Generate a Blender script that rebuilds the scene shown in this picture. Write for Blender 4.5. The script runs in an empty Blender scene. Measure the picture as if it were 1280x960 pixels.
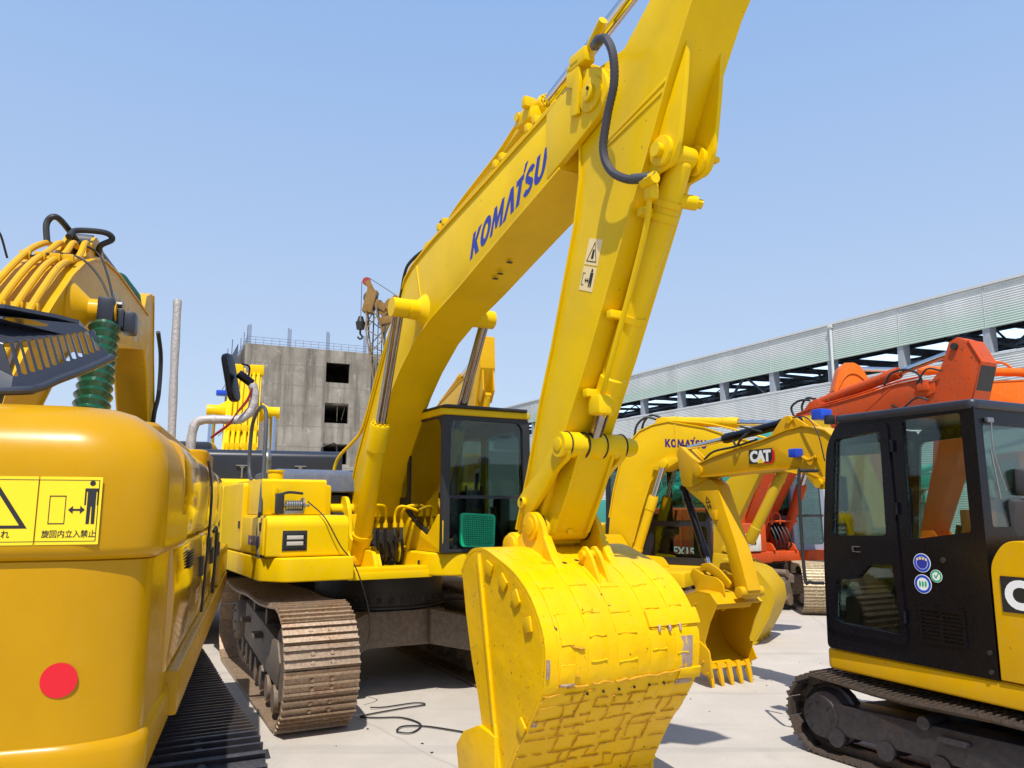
import bpy, bmesh, math, random
from mathutils import Vector, Matrix
from mathutils.geometry import tessellate_polygon
PI = math.pi
R = math.radians
rnd = random.Random(7)
SC = bpy.context.scene
COL = SC.collection

# ------------------------------------------------------------------ camera, sky, sun, exposure
cam = bpy.data.cameras.new('camera')
cam.sensor_width = 36.0
cam.lens = 27.2
cam.clip_start = 0.05
cam.clip_end = 2000
cam_o = bpy.data.objects.new('camera', cam)
COL.objects.link(cam_o)
cam_o.location = (0, 0, 1.75)
cam_o.rotation_euler = (R(90 + 9.05), 0, 0)
SC.camera = cam_o

SUN_EL = 60.0
SUN_DIR = Vector((-0.02, -1.0, 0)).normalized() * math.cos(R(SUN_EL)) + Vector((0, 0, math.sin(R(SUN_EL))))
world = bpy.data.worlds.new("World")
SC.world = world
world.use_nodes = True
nt = world.node_tree
nt.nodes.clear()
sky = nt.nodes.new('ShaderNodeTexSky')
sky.sky_type = 'NISHITA'
sky.sun_disc = False
sky.sun_elevation = R(SUN_EL)
sky.sun_rotation = math.atan2(SUN_DIR.x, SUN_DIR.y)
sky.altitude = 0
sky.air_density = 1.0
sky.dust_density = 1.3
sky.ozone_density = 2.2
bg = nt.nodes.new('ShaderNodeBackground')
bg.inputs[1].default_value = 0.115
wo = nt.nodes.new('ShaderNodeOutputWorld')
haze_mix = nt.nodes.new('ShaderNodeMixRGB')
haze_mix.inputs[0].default_value = 0.75
tcw = nt.nodes.new('ShaderNodeTexCoord')
sepw = nt.nodes.new('ShaderNodeSeparateXYZ')
rw = nt.nodes.new('ShaderNodeValToRGB')                       # milky summer haze, paler towards the horizon
rw.color_ramp.elements[0].position = 0.0
rw.color_ramp.elements[0].color = (0.66, 0.78, 0.95, 1)
rw.color_ramp.elements[1].position = 0.62
rw.color_ramp.elements[1].color = (0.33, 0.545, 0.95, 1)
gain = nt.nodes.new('ShaderNodeMixRGB')
gain.blend_type = 'MULTIPLY'
gain.inputs[0].default_value = 1
gain.inputs[2].default_value = (8.2, 8.2, 8.2, 1)
nt.links.new(tcw.outputs['Generated'], sepw.inputs[0])
nt.links.new(sepw.outputs[2], rw.inputs[0])
nt.links.new(rw.outputs[0], gain.inputs[1])
nt.links.new(gain.outputs[0], haze_mix.inputs[2])
nt.links.new(sky.outputs[0], haze_mix.inputs[1])
nt.links.new(haze_mix.outputs[0], bg.inputs[0])
nt.links.new(bg.outputs[0], wo.inputs[0])

sun = bpy.data.lights.new('sun', 'SUN')
sun.energy = 5.0
sun.angle = R(0.5)
sun.color = (1.0, 0.95, 0.87)
sun_o = bpy.data.objects.new('sun', sun)
COL.objects.link(sun_o)
sun_o.rotation_euler = SUN_DIR.to_track_quat('Z', 'Y').to_euler()
SC.view_settings.view_transform = 'Standard'
SC.view_settings.look = 'None'
SC.view_settings.gamma = 1
SC.view_settings.exposure = 0.14

# ------------------------------------------------------------------ materials
def new_mat(name):
    m = bpy.data.materials.new(name)
    m.use_nodes = True
    n = m.node_tree
    b = n.nodes['Principled BSDF']
    return m, n, b

def noise(n, scale, detail=4, rough=0.55, vec=None, dim=None):
    t = n.nodes.new('ShaderNodeTexNoise')
    t.inputs['Scale'].default_value = scale
    t.inputs['Detail'].default_value = detail
    t.inputs['Roughness'].default_value = rough
    if vec is not None:
        n.links.new(vec, t.inputs['Vector'])
    return t

def ramp(n, src, stops):
    r = n.nodes.new('ShaderNodeValToRGB')
    els = r.color_ramp.elements
    els[0].position, els[0].color = stops[0][0], (*stops[0][1], 1)
    els[1].position, els[1].color = stops[-1][0], (*stops[-1][1], 1)
    for p, c in stops[1:-1]:
        e = els.new(p)
        e.color = (*c, 1)
    n.links.new(src, r.inputs[0])
    return r

def mix(n, fac, a, b):
    m = n.nodes.new('ShaderNodeMixRGB')
    for s, v in ((0, fac), (1, a), (2, b)):
        if hasattr(v, 'is_linked'):
            n.links.new(v, m.inputs[s])
        elif isinstance(v, (int, float)):
            m.inputs[s].default_value = v
        else:
            m.inputs[s].default_value = (*v, 1)
    return m.outputs[0]

def objvec(n, scale=None):
    tc = n.nodes.new('ShaderNodeTexCoord')
    if scale is None:
        return tc.outputs['Object']
    mp = n.nodes.new('ShaderNodeMapping')
    mp.inputs['Scale'].default_value = scale
    n.links.new(tc.outputs['Object'], mp.inputs[0])
    return mp.outputs[0]

def bump(n, b, h, strength=0.2, dist=0.01):
    bp = n.nodes.new('ShaderNodeBump')
    bp.inputs['Strength'].default_value = strength
    bp.inputs['Distance'].default_value = dist
    n.links.new(h, bp.inputs['Height'])
    n.links.new(bp.outputs[0], b.inputs['Normal'])

def paint(name, col, rough=0.32, dirt=(0.35, 0.27, 0.16), dirt_amt=0.25, coat=0.3, chips=0.0, chip_col=(0.10, 0.05, 0.025), wave=0.12, streak=0.25, spec=0.16):
    m, n, b = new_mat(name)
    v = objvec(n)
    big = noise(n, 1.7, 5, 0.6, v)
    darker = tuple(c * 0.86 for c in col)
    c = mix(n, ramp(n, big.outputs[0], [(0.35, (0, 0, 0)), (0.7, (1, 1, 1))]).outputs[0], col, darker)
    st = noise(n, 1.0, 6, 0.7, objvec(n, (7, 7, 1.1)))
    sr = ramp(n, st.outputs[0], [(0.5, (0, 0, 0)), (0.75, (1, 1, 1))])
    mm = n.nodes.new('ShaderNodeMath'); mm.operation = 'MULTIPLY'; mm.inputs[1].default_value = streak * dirt_amt * 2
    n.links.new(sr.outputs[0], mm.inputs[0])
    c = mix(n, mm.outputs[0], c, dirt)
    fine = noise(n, 14, 8, 0.7, v)
    fr = ramp(n, fine.outputs[0], [(0.52, (0, 0, 0)), (0.8, (1, 1, 1))])
    m2 = n.nodes.new('ShaderNodeMath'); m2.operation = 'MULTIPLY'; m2.inputs[1].default_value = dirt_amt
    n.links.new(fr.outputs[0], m2.inputs[0])
    c = mix(n, m2.outputs[0], c, dirt)
    if chips > 0:
        ch = noise(n, 23, 6, 0.75, v)
        cr = ramp(n, ch.outputs[0], [(0.74 - chips * 0.1, (0, 0, 0)), (0.76 - chips * 0.1, (1, 1, 1))])
        c = mix(n, cr.outputs[0], c, chip_col)
    n.links.new(c, b.inputs['Base Color'])
    rr = n.nodes.new('ShaderNodeMapRange')
    rr.inputs['To Min'].default_value = rough * 0.75
    rr.inputs['To Max'].default_value = rough * 1.5
    n.links.new(fine.outputs[0], rr.inputs[0])
    n.links.new(rr.outputs[0], b.inputs['Roughness'])
    b.inputs['Coat Weight'].default_value = coat
    b.inputs['Coat Roughness'].default_value = 0.12
    b.inputs['Specular IOR Level'].default_value = spec
    w = noise(n, 5.0, 3, 0.5, v)
    bump(n, b, w.outputs[0], wave, 0.02)
    return m

def plain(name, col, rough=0.5, metal=0.0, var=0.25, scale=9, bmp=0.0, coat=0.0):
    m, n, b = new_mat(name)
    v = objvec(n)
    t = noise(n, scale, 6, 0.65, v)
    c = mix(n, t.outputs[0], tuple(x * (1 - var) for x in col), tuple(min(1, x * (1 + var)) for x in col))
    n.links.new(c, b.inputs['Base Color'])
    b.inputs['Roughness'].default_value = rough
    b.inputs['Metallic'].default_value = metal
    b.inputs['Coat Weight'].default_value = coat
    if bmp:
        bump(n, b, t.outputs[0], bmp, 0.01)
    return m

def rusty(name, base, rust, amt=0.5, rough=0.6, metal=0.4, scale=6):
    m, n, b = new_mat(name)
    v = objvec(n)
    t = noise(n, scale, 8, 0.7, v)
    r = ramp(n, t.outputs[0], [(0.62 - amt * 0.3, base), (0.5 + 0.12, tuple((x + y) / 2 for x, y in zip(base, rust))), (0.8, rust)])
    f = noise(n, scale * 9, 4, 0.6, v)
    c = mix(n, ramp(n, f.outputs[0], [(0.4, (0, 0, 0)), (0.7, (1, 1, 1))]).outputs[0], r.outputs[0], tuple(x * 1.5 for x in base))
    n.links.new(c, b.inputs['Base Color'])
    b.inputs['Roughness'].default_value = rough
    b.inputs['Metallic'].default_value = metal
    bump(n, b, f.outputs[0], 0.35, 0.006)
    return m

def glass(name, tint=(0.55, 0.68, 0.65), refl=1.0):
    m, n, b = new_mat(name)
    n.nodes.remove(b)
    out = n.nodes['Material Output']
    tr = n.nodes.new('ShaderNodeBsdfTransparent')
    tr.inputs[0].default_value = (*tint, 1)
    gl = n.nodes.new('ShaderNodeBsdfGlossy')
    gl.inputs['Roughness'].default_value = 0.03
    fr = n.nodes.new('ShaderNodeFresnel')
    fr.inputs[0].default_value = 1.5
    mm = n.nodes.new('ShaderNodeMath'); mm.operation = 'MULTIPLY'; mm.inputs[1].default_value = refl
    n.links.new(fr.outputs[0], mm.inputs[0])
    ms = n.nodes.new('ShaderNodeMixShader')
    n.links.new(mm.outputs[0], ms.inputs[0])
    n.links.new(tr.outputs[0], ms.inputs[1])
    n.links.new(gl.outputs[0], ms.inputs[2])
    n.links.new(ms.outputs[0], out.inputs[0])
    return m

Y1 = paint('fresh_yellow_paint', (0.80, 0.52, 0.0), 0.34, dirt_amt=0.11, coat=0.04, chips=0.65)
Y1B = paint('bucket_yellow_paint', (0.80, 0.47, 0.0), 0.36, dirt_amt=0.12, coat=0.05, wave=0.6, chips=1.0)
Y2 = paint('amber_yellow_paint', (0.50, 0.255, 0.0), 0.26, dirt_amt=0.05, coat=0.12, wave=0.05)
Y2S = paint('polished_amber_paint', (0.60, 0.30, 0.0), 0.12, dirt_amt=0.06, coat=0.8, wave=0.05, spec=0.5)
Y3 = paint('chrome_yellow_paint', (0.66, 0.36, 0.001), 0.38, dirt_amt=0.18, coat=0.05, chips=0.8)
Y4 = paint('lemon_yellow_paint', (0.72, 0.44, 0.002), 0.42, dirt_amt=0.14, coat=0.1)
OLIVE = paint('dull_yellow_paint', (0.52, 0.33, 0.006), 0.5, dirt_amt=0.35, coat=0.05)
OR1 = paint('orange_paint', (0.56, 0.072, 0.012), 0.45, dirt=(0.20, 0.10, 0.06), dirt_amt=0.55, chips=1.3, coat=0.03, streak=0.5)
OR2 = paint('bright_orange_paint', (0.74, 0.13, 0.006), 0.4, dirt_amt=0.2, coat=0.05)
TEAL = paint('teal_paint', (0.06, 0.42, 0.34), 0.45, dirt_amt=0.2)
GREYP = paint('grey_blue_paint', (0.25, 0.29, 0.36), 0.45, dirt_amt=0.3)
SLATE = paint('slate_blue_paint', (0.10, 0.12, 0.17), 0.45, dirt_amt=0.35)
NAVY = plain('dark_navy_plastic', (0.014, 0.017, 0.028), 0.4, coat=0.1)
BLK = paint('gloss_black_paint', (0.004, 0.004, 0.007), 0.25, dirt=(0.02, 0.02, 0.025), dirt_amt=0.1, coat=0.10, wave=0.03, spec=0.2)
HOODP = plain('black_moulded_plastic', (0.03, 0.034, 0.048), 0.3, coat=0.3, bmp=0.05)
RUB = plain('black_rubber', (0.018, 0.018, 0.02), 0.55)
HOSEG = plain('spiral_hose_rubber', (0.035, 0.033, 0.045), 0.5)
CHR = plain('chromed_steel', (0.62, 0.62, 0.64), 0.12, 1.0, 0.12, 14)
CHRD = plain('oiled_chrome_steel', (0.36, 0.32, 0.29), 0.22, 1.0, 0.35, 10)
STEEL = plain('bare_steel', (0.3, 0.3, 0.3), 0.4, 0.9)
TRK = rusty('worn_track_steel', (0.32, 0.235, 0.16), (0.27, 0.12, 0.055), 0.5, 0.42, 0.45, 4.5)
TRKT = rusty('dusty_track_steel', (0.42, 0.34, 0.22), (0.3, 0.2, 0.1), 0.3, 0.6, 0.2, 3)
TRKD = rusty('dark_track_steel', (0.035, 0.032, 0.036), (0.10, 0.055, 0.03), 0.3, 0.4, 0.4, 3)
FRM = rusty('dusty_undercarriage_steel', (0.15, 0.115, 0.085), (0.22, 0.13, 0.07), 0.4, 0.7, 0.1, 3)
DARKF = plain('greasy_dark_steel', (0.03, 0.028, 0.028), 0.5, 0.3, 0.5)
WELD = rusty('weld_rust', (0.50, 0.26, 0.01), (0.16, 0.06, 0.01), 0.6, 0.75, 0.0, 22)
WORN = rusty('scuffed_bare_patch', (0.36, 0.27, 0.22), (0.20, 0.09, 0.04), 0.6, 0.6, 0.3, 18)
GL = glass('cab_glass', (0.62, 0.72, 0.69), 1.1)
GLR = glass('reflective_side_glass', (0.66, 0.74, 0.72), 3.2)
GLC = glass('clear_cab_glass', (0.74, 0.84, 0.80), 0.8)
SEAT = plain('seat_fabric', (0.03, 0.03, 0.035), 0.9)
WINE = plain('wine_red_fabric', (0.25, 0.01, 0.04), 0.9)
GRNP = plain('green_plastic', (0.0, 0.36, 0.16), 0.35)
GRNW = plain('dark_green_wrap', (0.006, 0.075, 0.04), 0.2, 0, 0.5, 16, 0.7, coat=0.5)
FOAM = plain('silver_foam_wrap', (0.42, 0.40, 0.40), 0.45, 0.15, 0.5, 45, 0.7)
BLUEP = plain('blue_plastic', (0.01, 0.06, 0.50), 0.3)
BLUEL = plain('lettering_blue', (0.02, 0.03, 0.30), 0.4, 0, 0.05)
PURL = plain('lettering_purple', (0.05, 0.01, 0.14), 0.4, 0, 0.05)
FADEL = plain('faded_lettering_grey', (0.44, 0.30, 0.14), 0.5, 0, 0.3, 30)
WHT = plain('white_paint', (0.78, 0.78, 0.78), 0.45, 0, 0.06)
REDD = plain('red_paint', (0.60, 0.002, 0.012), 0.75, 0, 0.05)
BLKL = plain('black_ink', (0.012, 0.012, 0.012), 0.5, 0, 0.1)
DECY = plain('sticker_yellow', (0.86, 0.62, 0.01), 0.4, 0, 0.04)
DECC = plain('sticker_cream', (0.80, 0.62, 0.30), 0.4, 0, 0.04)
LAMPW = plain('lamp_lens', (0.5, 0.46, 0.4), 0.15, 0, 0.2)
GREYH = plain('grey_painted_tube', (0.05, 0.055, 0.065), 0.55)
PALEL = plain('worn_pale_lettering', (0.50, 0.40, 0.26), 0.5, 0, 0.3, 30)
CREAM = plain('cream_housing', (0.62, 0.60, 0.50), 0.5)

# ------------------------------------------------------------------ mesh helpers
def catmull(pts, n=6):
    P = [Vector(p) for p in pts]
    if len(P) < 3:
        return P
    out = []
    Q = [P[0] * 2 - P[1]] + P + [P[-1] * 2 - P[-2]]
    for i in range(1, len(Q) - 2):
        a, b, c, d = Q[i - 1], Q[i], Q[i + 1], Q[i + 2]
        for k in range(n):
            t = k / n
            out.append(0.5 * ((2 * b) + (c - a) * t + (2 * a - 5 * b + 4 * c - d) * t * t + (3 * b - a - 3 * c + d) * t ** 3))
    out.append(P[-1])
    return out

def roundpoly(pts, r, n=5):
    """2-D polygon with every corner filleted by about r (a number or one per corner)."""
    out = []
    N = len(pts)
    for i in range(N):
        rr = r[i] if isinstance(r, (list, tuple)) else r
        p = Vector(pts[i]); a = Vector(pts[i - 1]); b = Vector(pts[(i + 1) % N])
        if rr <= 0:
            out.append(tuple(p)); continue
        da, db = (a - p), (b - p)
        k = min(rr, da.length * 0.45, db.length * 0.45)
        s, e = p + da.normalized() * k, p + db.normalized() * k
        for j in range(n + 1):
            t = j / n
            q = s * (1 - t) ** 2 + p * 2 * t * (1 - t) + e * t * t
            out.append((q.x, q.y))
    return out

class MB:
    def __init__(self):
        self.bm = bmesh.new()
    def add(self, vs, fs, M=None):
        vv = [self.bm.verts.new(M @ Vector(v) if M else v) for v in vs]
        out = []
        for f in fs:
            try:
                out.append(self.bm.faces.new([vv[i] for i in f]))
            except ValueError:
                pass
        return vv, out
    def _bev(self, vv, fs, bev, seg=2, ang=0.45):
        if bev > 0:
            self.bm.normal_update()
            es = set()
            for f in fs:
                for e in f.edges:
                    if len(e.link_faces) == 2 and e.calc_face_angle(0) > ang:
                        es.add(e)
            bmesh.ops.bevel(self.bm, geom=list(es), offset=bev, segments=seg, profile=0.6, affect='EDGES', clamp_overlap=True)
    def box(self, x0, x1, y0, y1, z0, z1, bev=0.012, M=None, seg=2):
        vs = [(x, y, z) for x in (x0, x1) for y in (y0, y1) for z in (z0, z1)]
        fs = [(0, 1, 3, 2), (4, 6, 7, 5), (0, 4, 5, 1), (2, 3, 7, 6), (0, 2, 6, 4), (1, 5, 7, 3)]
        vv, ff = self.add(vs, fs, M)
        self._bev(vv, ff, bev, seg)
        return self
    def bar(self, a, b, w, h, bev=0.004):
        a, b = Vector(a), Vector(b)
        d = b - a
        M = Matrix.Translation(a) @ d.to_track_quat('X', 'Z').to_matrix().to_4x4()
        return self.box(0, d.length, -w / 2, w / 2, -h / 2, h / 2, bev, M)
    def _prism(self, pts, m3, bev, seg=2, M=None):
        # pts 2-D, m3(p, k) -> 3-D for k = 0, 1
        n = len(pts)
        vs = [m3(p, 0) for p in pts] + [m3(p, 1) for p in pts]
        fs = [tuple(range(n)), tuple(range(2 * n - 1, n - 1, -1))]
        fs += [(i, i + n, (i + 1) % n + n, (i + 1) % n) for i in range(n)]
        vv, ff = self.add(vs, fs, M)
        bmesh.ops.recalc_face_normals(self.bm, faces=ff)
        self._bev(vv, ff, bev, seg)
        return self
    def side(self, pts, y0, y1, bev=0.008, seg=2, M=None):      # outline in the (s, z) plane
        return self._prism(pts, lambda p, k: (p[0], y1 if k else y0, p[1]), bev, seg, M)
    def plan(self, pts, z0, z1, bev=0.012, seg=2, M=None):      # outline in plan
        return self._prism(pts, lambda p, k: (p[0], p[1], z1 if k else z0), bev, seg, M)
    def front(self, pts, x0, x1, bev=0.008, seg=2, M=None):     # outline in the (l, z) plane
        return self._prism(pts, lambda p, k: (x1 if k else x0, p[0], p[1]), bev, seg, M)
    def holed(self, outer, holes, m3, M=None):
        """flat sheet with openings: m3(u, v, k) gives the point on the front (k=0) or back (k=1)."""
        loops = [outer] + list(holes)
        flat = [p for l in loops for p in l]
        tris = tessellate_polygon([[Vector((p[0], p[1], 0)) for p in l] for l in loops])
        n = len(flat)
        vs = [m3(p[0], p[1], 0) for p in flat] + [m3(p[0], p[1], 1) for p in flat]
        fs = [tuple(t) for t in tris] + [tuple(i + n for i in reversed(t)) for t in tris]
        o = 0
        for l in loops:
            m = len(l)
            for i in range(m):
                a, b = o + i, o + (i + 1) % m
                fs.append((a, b, b + n, a + n))
            o += m
        vv, ff = self.add(vs, fs, M)
        bmesh.ops.recalc_face_normals(self.bm, faces=ff)
        return self
    def cyl(self, a, b, r, r2=None, seg=24, caps=True, bev=0.0):
        a, b = Vector(a), Vector(b)
        r2 = r if r2 is None else r2
        d = b - a
        q = d.to_track_quat('Z', 'Y')
        vs = []
        for c, rr in ((a, r), (b, r2)):
            for i in range(seg):
                t = 2 * PI * i / seg
                vs.append(c + q @ Vector((math.cos(t) * rr, math.sin(t) * rr, 0)))
        fs = [(i, (i + 1) % seg, (i + 1) % seg + seg, i + seg) for i in range(seg)]
        if caps:
            fs += [tuple(range(seg - 1, -1, -1)), tuple(range(seg, 2 * seg))]
        vv, ff = self.add(vs, fs)
        if bev:
            self._bev(vv, ff, bev, 2, 0.7)
        return self
    def lathe(self, a, b, prof, seg=24):
        """prof: list of (t along a->b in metres, radius)."""
        a, b = Vector(a), Vector(b)
        q = (b - a).to_track_quat('Z', 'Y')
        vs, fs = [], []
        for t, r in prof:
            for i in range(seg):
                an = 2 * PI * i / seg
                vs.append(a + q @ Vector((math.cos(an) * r, math.sin(an) * r, t)))
        for k in range(len(prof) - 1):
            for i in range(seg):
                j = (i + 1) % seg
                fs.append((k * seg + i, k * seg + j, (k + 1) * seg + j, (k + 1) * seg + i))
        fs.append(tuple(range(seg - 1, -1, -1)))
        e = (len(prof) - 1) * seg
        fs.append(tuple(range(e, e + seg)))
        self.add(vs, fs)
        return self
    def tube(self, pts, r, seg=10, smooth=6, rf=None):
        P = catmull(pts, smooth) if smooth > 1 else [Vector(p) for p in pts]
        vs, fs = [], []
        up = None
        for i, p in enumerate(P):
            d = (P[min(i + 1, len(P) - 1)] - P[max(i - 1, 0)]).normalized()
            if up is None:
                up = d.orthogonal().normalized()
            else:
                up = (up - d * up.dot(d))
                up = up.normalized() if up.length > 1e-6 else d.orthogonal().normalized()
            s = d.cross(up)
            rr = r if rf is None else r * rf(i, len(P))
            for k in range(seg):
                t = 2 * PI * k / seg
                vs.append(p + up * math.cos(t) * rr + s * math.sin(t) * rr)
        for i in range(len(P) - 1):
            for k in range(seg):
                j = (k + 1) % seg
                fs.append((i * seg + k, i * seg + j, (i + 1) * seg + j, (i + 1) * seg + k))
        fs.append(tuple(range(seg - 1, -1, -1)))
        e = (len(P) - 1) * seg
        fs.append(tuple(range(e, e + seg)))
        self.add(vs, fs)
        return self
    def strip(self, line, y0, y1, th):
        """a plate th thick following a line of (s, z) points, on its left-hand side (th may be negative)."""
        L = [Vector(p) for p in line]
        off = []
        for i, p in enumerate(L):
            d = (L[min(i + 1, len(L) - 1)] - L[max(i - 1, 0)]).normalized()
            off.append(p + Vector((-d.y, d.x)) * th)
        n = len(L)
        vs = []
        for y in (y0, y1):
            vs += [(p.x, y, p.y) for p in L] + [(p.x, y, p.y) for p in off]
        fs = []
        for i in range(n - 1):
            fs += [(i, i + 1, i + 1 + 2 * n, i + 2 * n), (i + n, i + 3 * n, i + 1 + 3 * n, i + 1 + n),
                   (i, i + n, i + n + 1, i + 1), (i + 2 * n, i + 2 * n + 1, i + 3 * n + 1, i + 3 * n)]
        fs += [(0, 2 * n, 3 * n, n), (n - 1, 2 * n - 1, 4 * n - 1, 3 * n - 1)]
        vv, ff = self.add(vs, fs)
        bmesh.ops.recalc_face_normals(self.bm, faces=ff)
        return self
    def build(self, name, mat, parent=None, label=None, sharp=0.6):
        if name in ('hose', 'lug', 'thin_cable', 'door_seal', 'bolt_hole', 'headlight', 'worn_patch', 'arm_boss', 'lamp_slot', 'lock', 'cable', 'side_link', 'arm_flange', 'hose_fitting', 'arm_lug', 'hinge'):
            return self.build_pieces(name, mat, parent, label, sharp)
        return self.build_one(name, mat, parent, label, sharp)
    def build_pieces(self, name, mat, parent, label, sharp):
        bm = self.bm
        bm.verts.index_update(); bm.verts.ensure_lookup_table()
        seen, first = set(), None
        for v in bm.verts:
            if v.index in seen:
                continue
            st, grp = [v], []
            seen.add(v.index)
            while st:
                w = st.pop(); grp.append(w)
                for e in w.link_edges:
                    u = e.other_vert(w)
                    if u.index not in seen:
                        seen.add(u.index); st.append(u)
            ids = {w.index: i for i, w in enumerate(grp)}
            fs = {f for w in grp for f in w.link_faces}
            m = MB()
            m.add([w.co.copy() for w in grp], [[ids[x.index] for x in f.verts] for f in fs])
            o = m.build_one(name, mat, parent, label, sharp)
            first = first or o
        bm.free()
        return first
    def build_one(self, name, mat, parent=None, label=None, sharp=0.6):
        me = bpy.data.meshes.new(name)
        self.bm.normal_update()
        self.bm.to_mesh(me)
        self.bm.free()
        for p in me.polygons:
            p.use_smooth = True
        me.set_sharp_from_angle(angle=sharp)
        me.materials.append(mat)
        o = bpy.data.objects.new(name, me)
        COL.objects.link(o)
        if parent:
            o.parent = parent
        if label:
            o['label'] = label
        return o

def thing(name, label, cat, x=0, y=0, z=0, yaw=0, group=None):
    o = bpy.data.objects.new(name, None)
    o.empty_display_size = 0.3
    COL.objects.link(o)
    o.location = (x, y, z)
    o.rotation_euler = (0, 0, yaw)
    o['label'] = label
    o['category'] = cat
    if group:
        o['group'] = group
    return o

def tag(o, label, cat, group=None):
    o['label'] = label
    o['category'] = cat
    if group:
        o['group'] = group
    return o

def lettering(txt, name, mat, parent, org, X, Y, th=0.004, bold=0.02, spacing=1.0, label=None):
    """text laid on a surface: its bounding box is mapped on org + u X + v Y (metres), th thick."""
    cu = bpy.data.curves.new(name, 'FONT')
    cu.body = txt
    cu.size = 1
    cu.offset = bold
    cu.space_character = spacing
    cu.extrude = 0.5
    cu.resolution_u = 5
    to = bpy.data.objects.new(name, cu)
    COL.objects.link(to)
    bpy.context.view_layer.update()
    dg = bpy.context.evaluated_depsgraph_get()
    me = bpy.data.meshes.new_from_object(to.evaluated_get(dg))
    bpy.data.objects.remove(to)
    org, X, Y = Vector(org), Vector(X), Vector(Y)
    N = X.cross(Y).normalized()
    xs = [v.co.x for v in me.vertices]; ys = [v.co.y for v in me.vertices]
    x0, x1, y0, y1 = min(xs), max(xs), min(ys), max(ys)
    for v in me.vertices:
        v.co = org + X * ((v.co.x - x0) / (x1 - x0)) + Y * ((v.co.y - y0) / (y1 - y0)) + N * (v.co.z + 0.5) * th
    me.materials.clear()
    me.materials.append(mat)
    o = bpy.data.objects.new(name, me)
    COL.objects.link(o)
    o.parent = parent
    if label:
        o['label'] = label
    return o

def thick_path(path, w):
    P = [Vector(p) for p in path]
    L, Rr = [], []
    for i, p in enumerate(P):
        d = (P[min(i + 1, len(P) - 1)] - P[max(i - 1, 0)]).normalized()
        nn = Vector((-d.y, d.x)) * w / 2
        L.append(tuple(p + nn)); Rr.append(tuple(p - nn))
    return L + Rr[::-1]

def heavy_word(name, mat, parent, org, X, Y, th=0.0015):
    """the seven heavy slanted capitals painted on the booms, drawn as polygons; X is the whole width, Y the letter height."""
    def arc(cx, cy, rx, ry, a0, a1, n=10):
        return [(cx + rx * math.cos(R(a0 + (a1 - a0) * i / n)), cy + ry * math.sin(R(a0 + (a1 - a0) * i / n))) for i in range(n + 1)]
    G = []
    G.append((0.0, [[(0, 0), (.24, 0), (.24, .40), (.50, 0), (.80, 0), (.46, .52), (.76, 1), (.48, 1), (.24, .60), (.24, 1), (0, 1)]], []))
    G.append((.82, [disc(.42, .5, .42, 30, .52)], [disc(.42, .5, .17, 24, .28)]))
    G.append((1.72, [[(0, 0), (.22, 0), (.25, .55), (.42, .12), (.58, .12), (.75, .55), (.78, 0), (1.0, 0), (.90, 1), (.70, 1), (.5, .50), (.30, 1), (.10, 1)]], []))
    G.append((2.76, [[(0, 0), (.24, 0), (.44, .60), (.62, 0), (.88, 0), (.56, 1), (.34, 1)]], []))
    G.append((3.56, [[(0, .80), (.20, .80), (.20, 0), (.46, 0), (.46, .80), (.56, .80), (.56, 1), (0, 1)]], []))
    G.append((3.56, [[(.46, 1.03), (.60, 1.03), (.72, 1.32), (.52, 1.32)]], []))
    sp = arc(.36, .72, .22, .17, 20, 200, 8) + arc(.36, .28, .24, .17, 110, -160, 10)
    sp = arc(.37, .72, .22, .17, 15, 250, 10) + arc(.37, .28, .23, .17, 70, -165, 12)
    G.append((4.22, [thick_path(sp, .21)], []))
    G.append((5.0, [[(0, 1), (0, .34)] + arc(.38, .36, .38, .38, 180, 360, 12)[1:] + [(.76, 1), (.52, 1), (.52, .38)] + arc(.38, .36, .14, .17, 0, -180, 8) + [(.24, 1)]], []))
    tot = 5.76
    org, X, Y = Vector(org), Vector(X), Vector(Y)
    N = X.cross(Y).normalized()
    for ox, outs, holes in G:
        mb = MB()
        for o_ in outs:
            mb.holed(o_, holes, lambda u, v, k: tuple(org + X * ((u + ox) / tot) + Y * v + N * (th if k else 0.0003)))
        mb.build('lettering', mat, parent)

def decal_poly(mb, org, X, Y, pts, th=0.002, lift=0.0):
    org, X, Y = Vector(org), Vector(X), Vector(Y)
    N = X.cross(Y).normalized()
    mb._prism(pts, lambda p, k: tuple(org + X * p[0] + Y * p[1] + N * (lift + (th if k else 0))), 0)
    return mb

def disc(cx, cy, r, n=28, ry=None):
    ry = ry or r
    return [(cx + math.cos(2 * PI * i / n) * r, cy + math.sin(2 * PI * i / n) * ry) for i in range(n)]
# ------------------------------------------------------------------ shared machine parts (local axes: x forward, y left, z up)
def belt_path(xr, xf, r, r2=None, sag=0.02, z0=0.02, rear_up=0.0):
    r2 = r2 or r
    P = []
    for i in range(13):
        t = i / 12; P.append((xr + (xf - xr) * t, z0))
    for i in range(1, 12):
        a = -PI / 2 + PI * i / 12
        P.append((xf + math.cos(a) * r, z0 + r + math.sin(a) * r))
    zt, zr = z0 + 2 * r, z0 + 2 * r2
    for i in range(13):
        t = i / 12
        P.append((xf + (xr - xf) * t, zt + (zr - zt) * t - sag * math.sin(PI * t) * (1 + 0.5 * math.sin(3 * PI * t))))
    for i in range(1, 12):
        a = PI / 2 + PI * i / 12
        P.append((xr + math.cos(a) * r2, z0 + r2 + math.sin(a) * r2))
    return P

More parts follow.
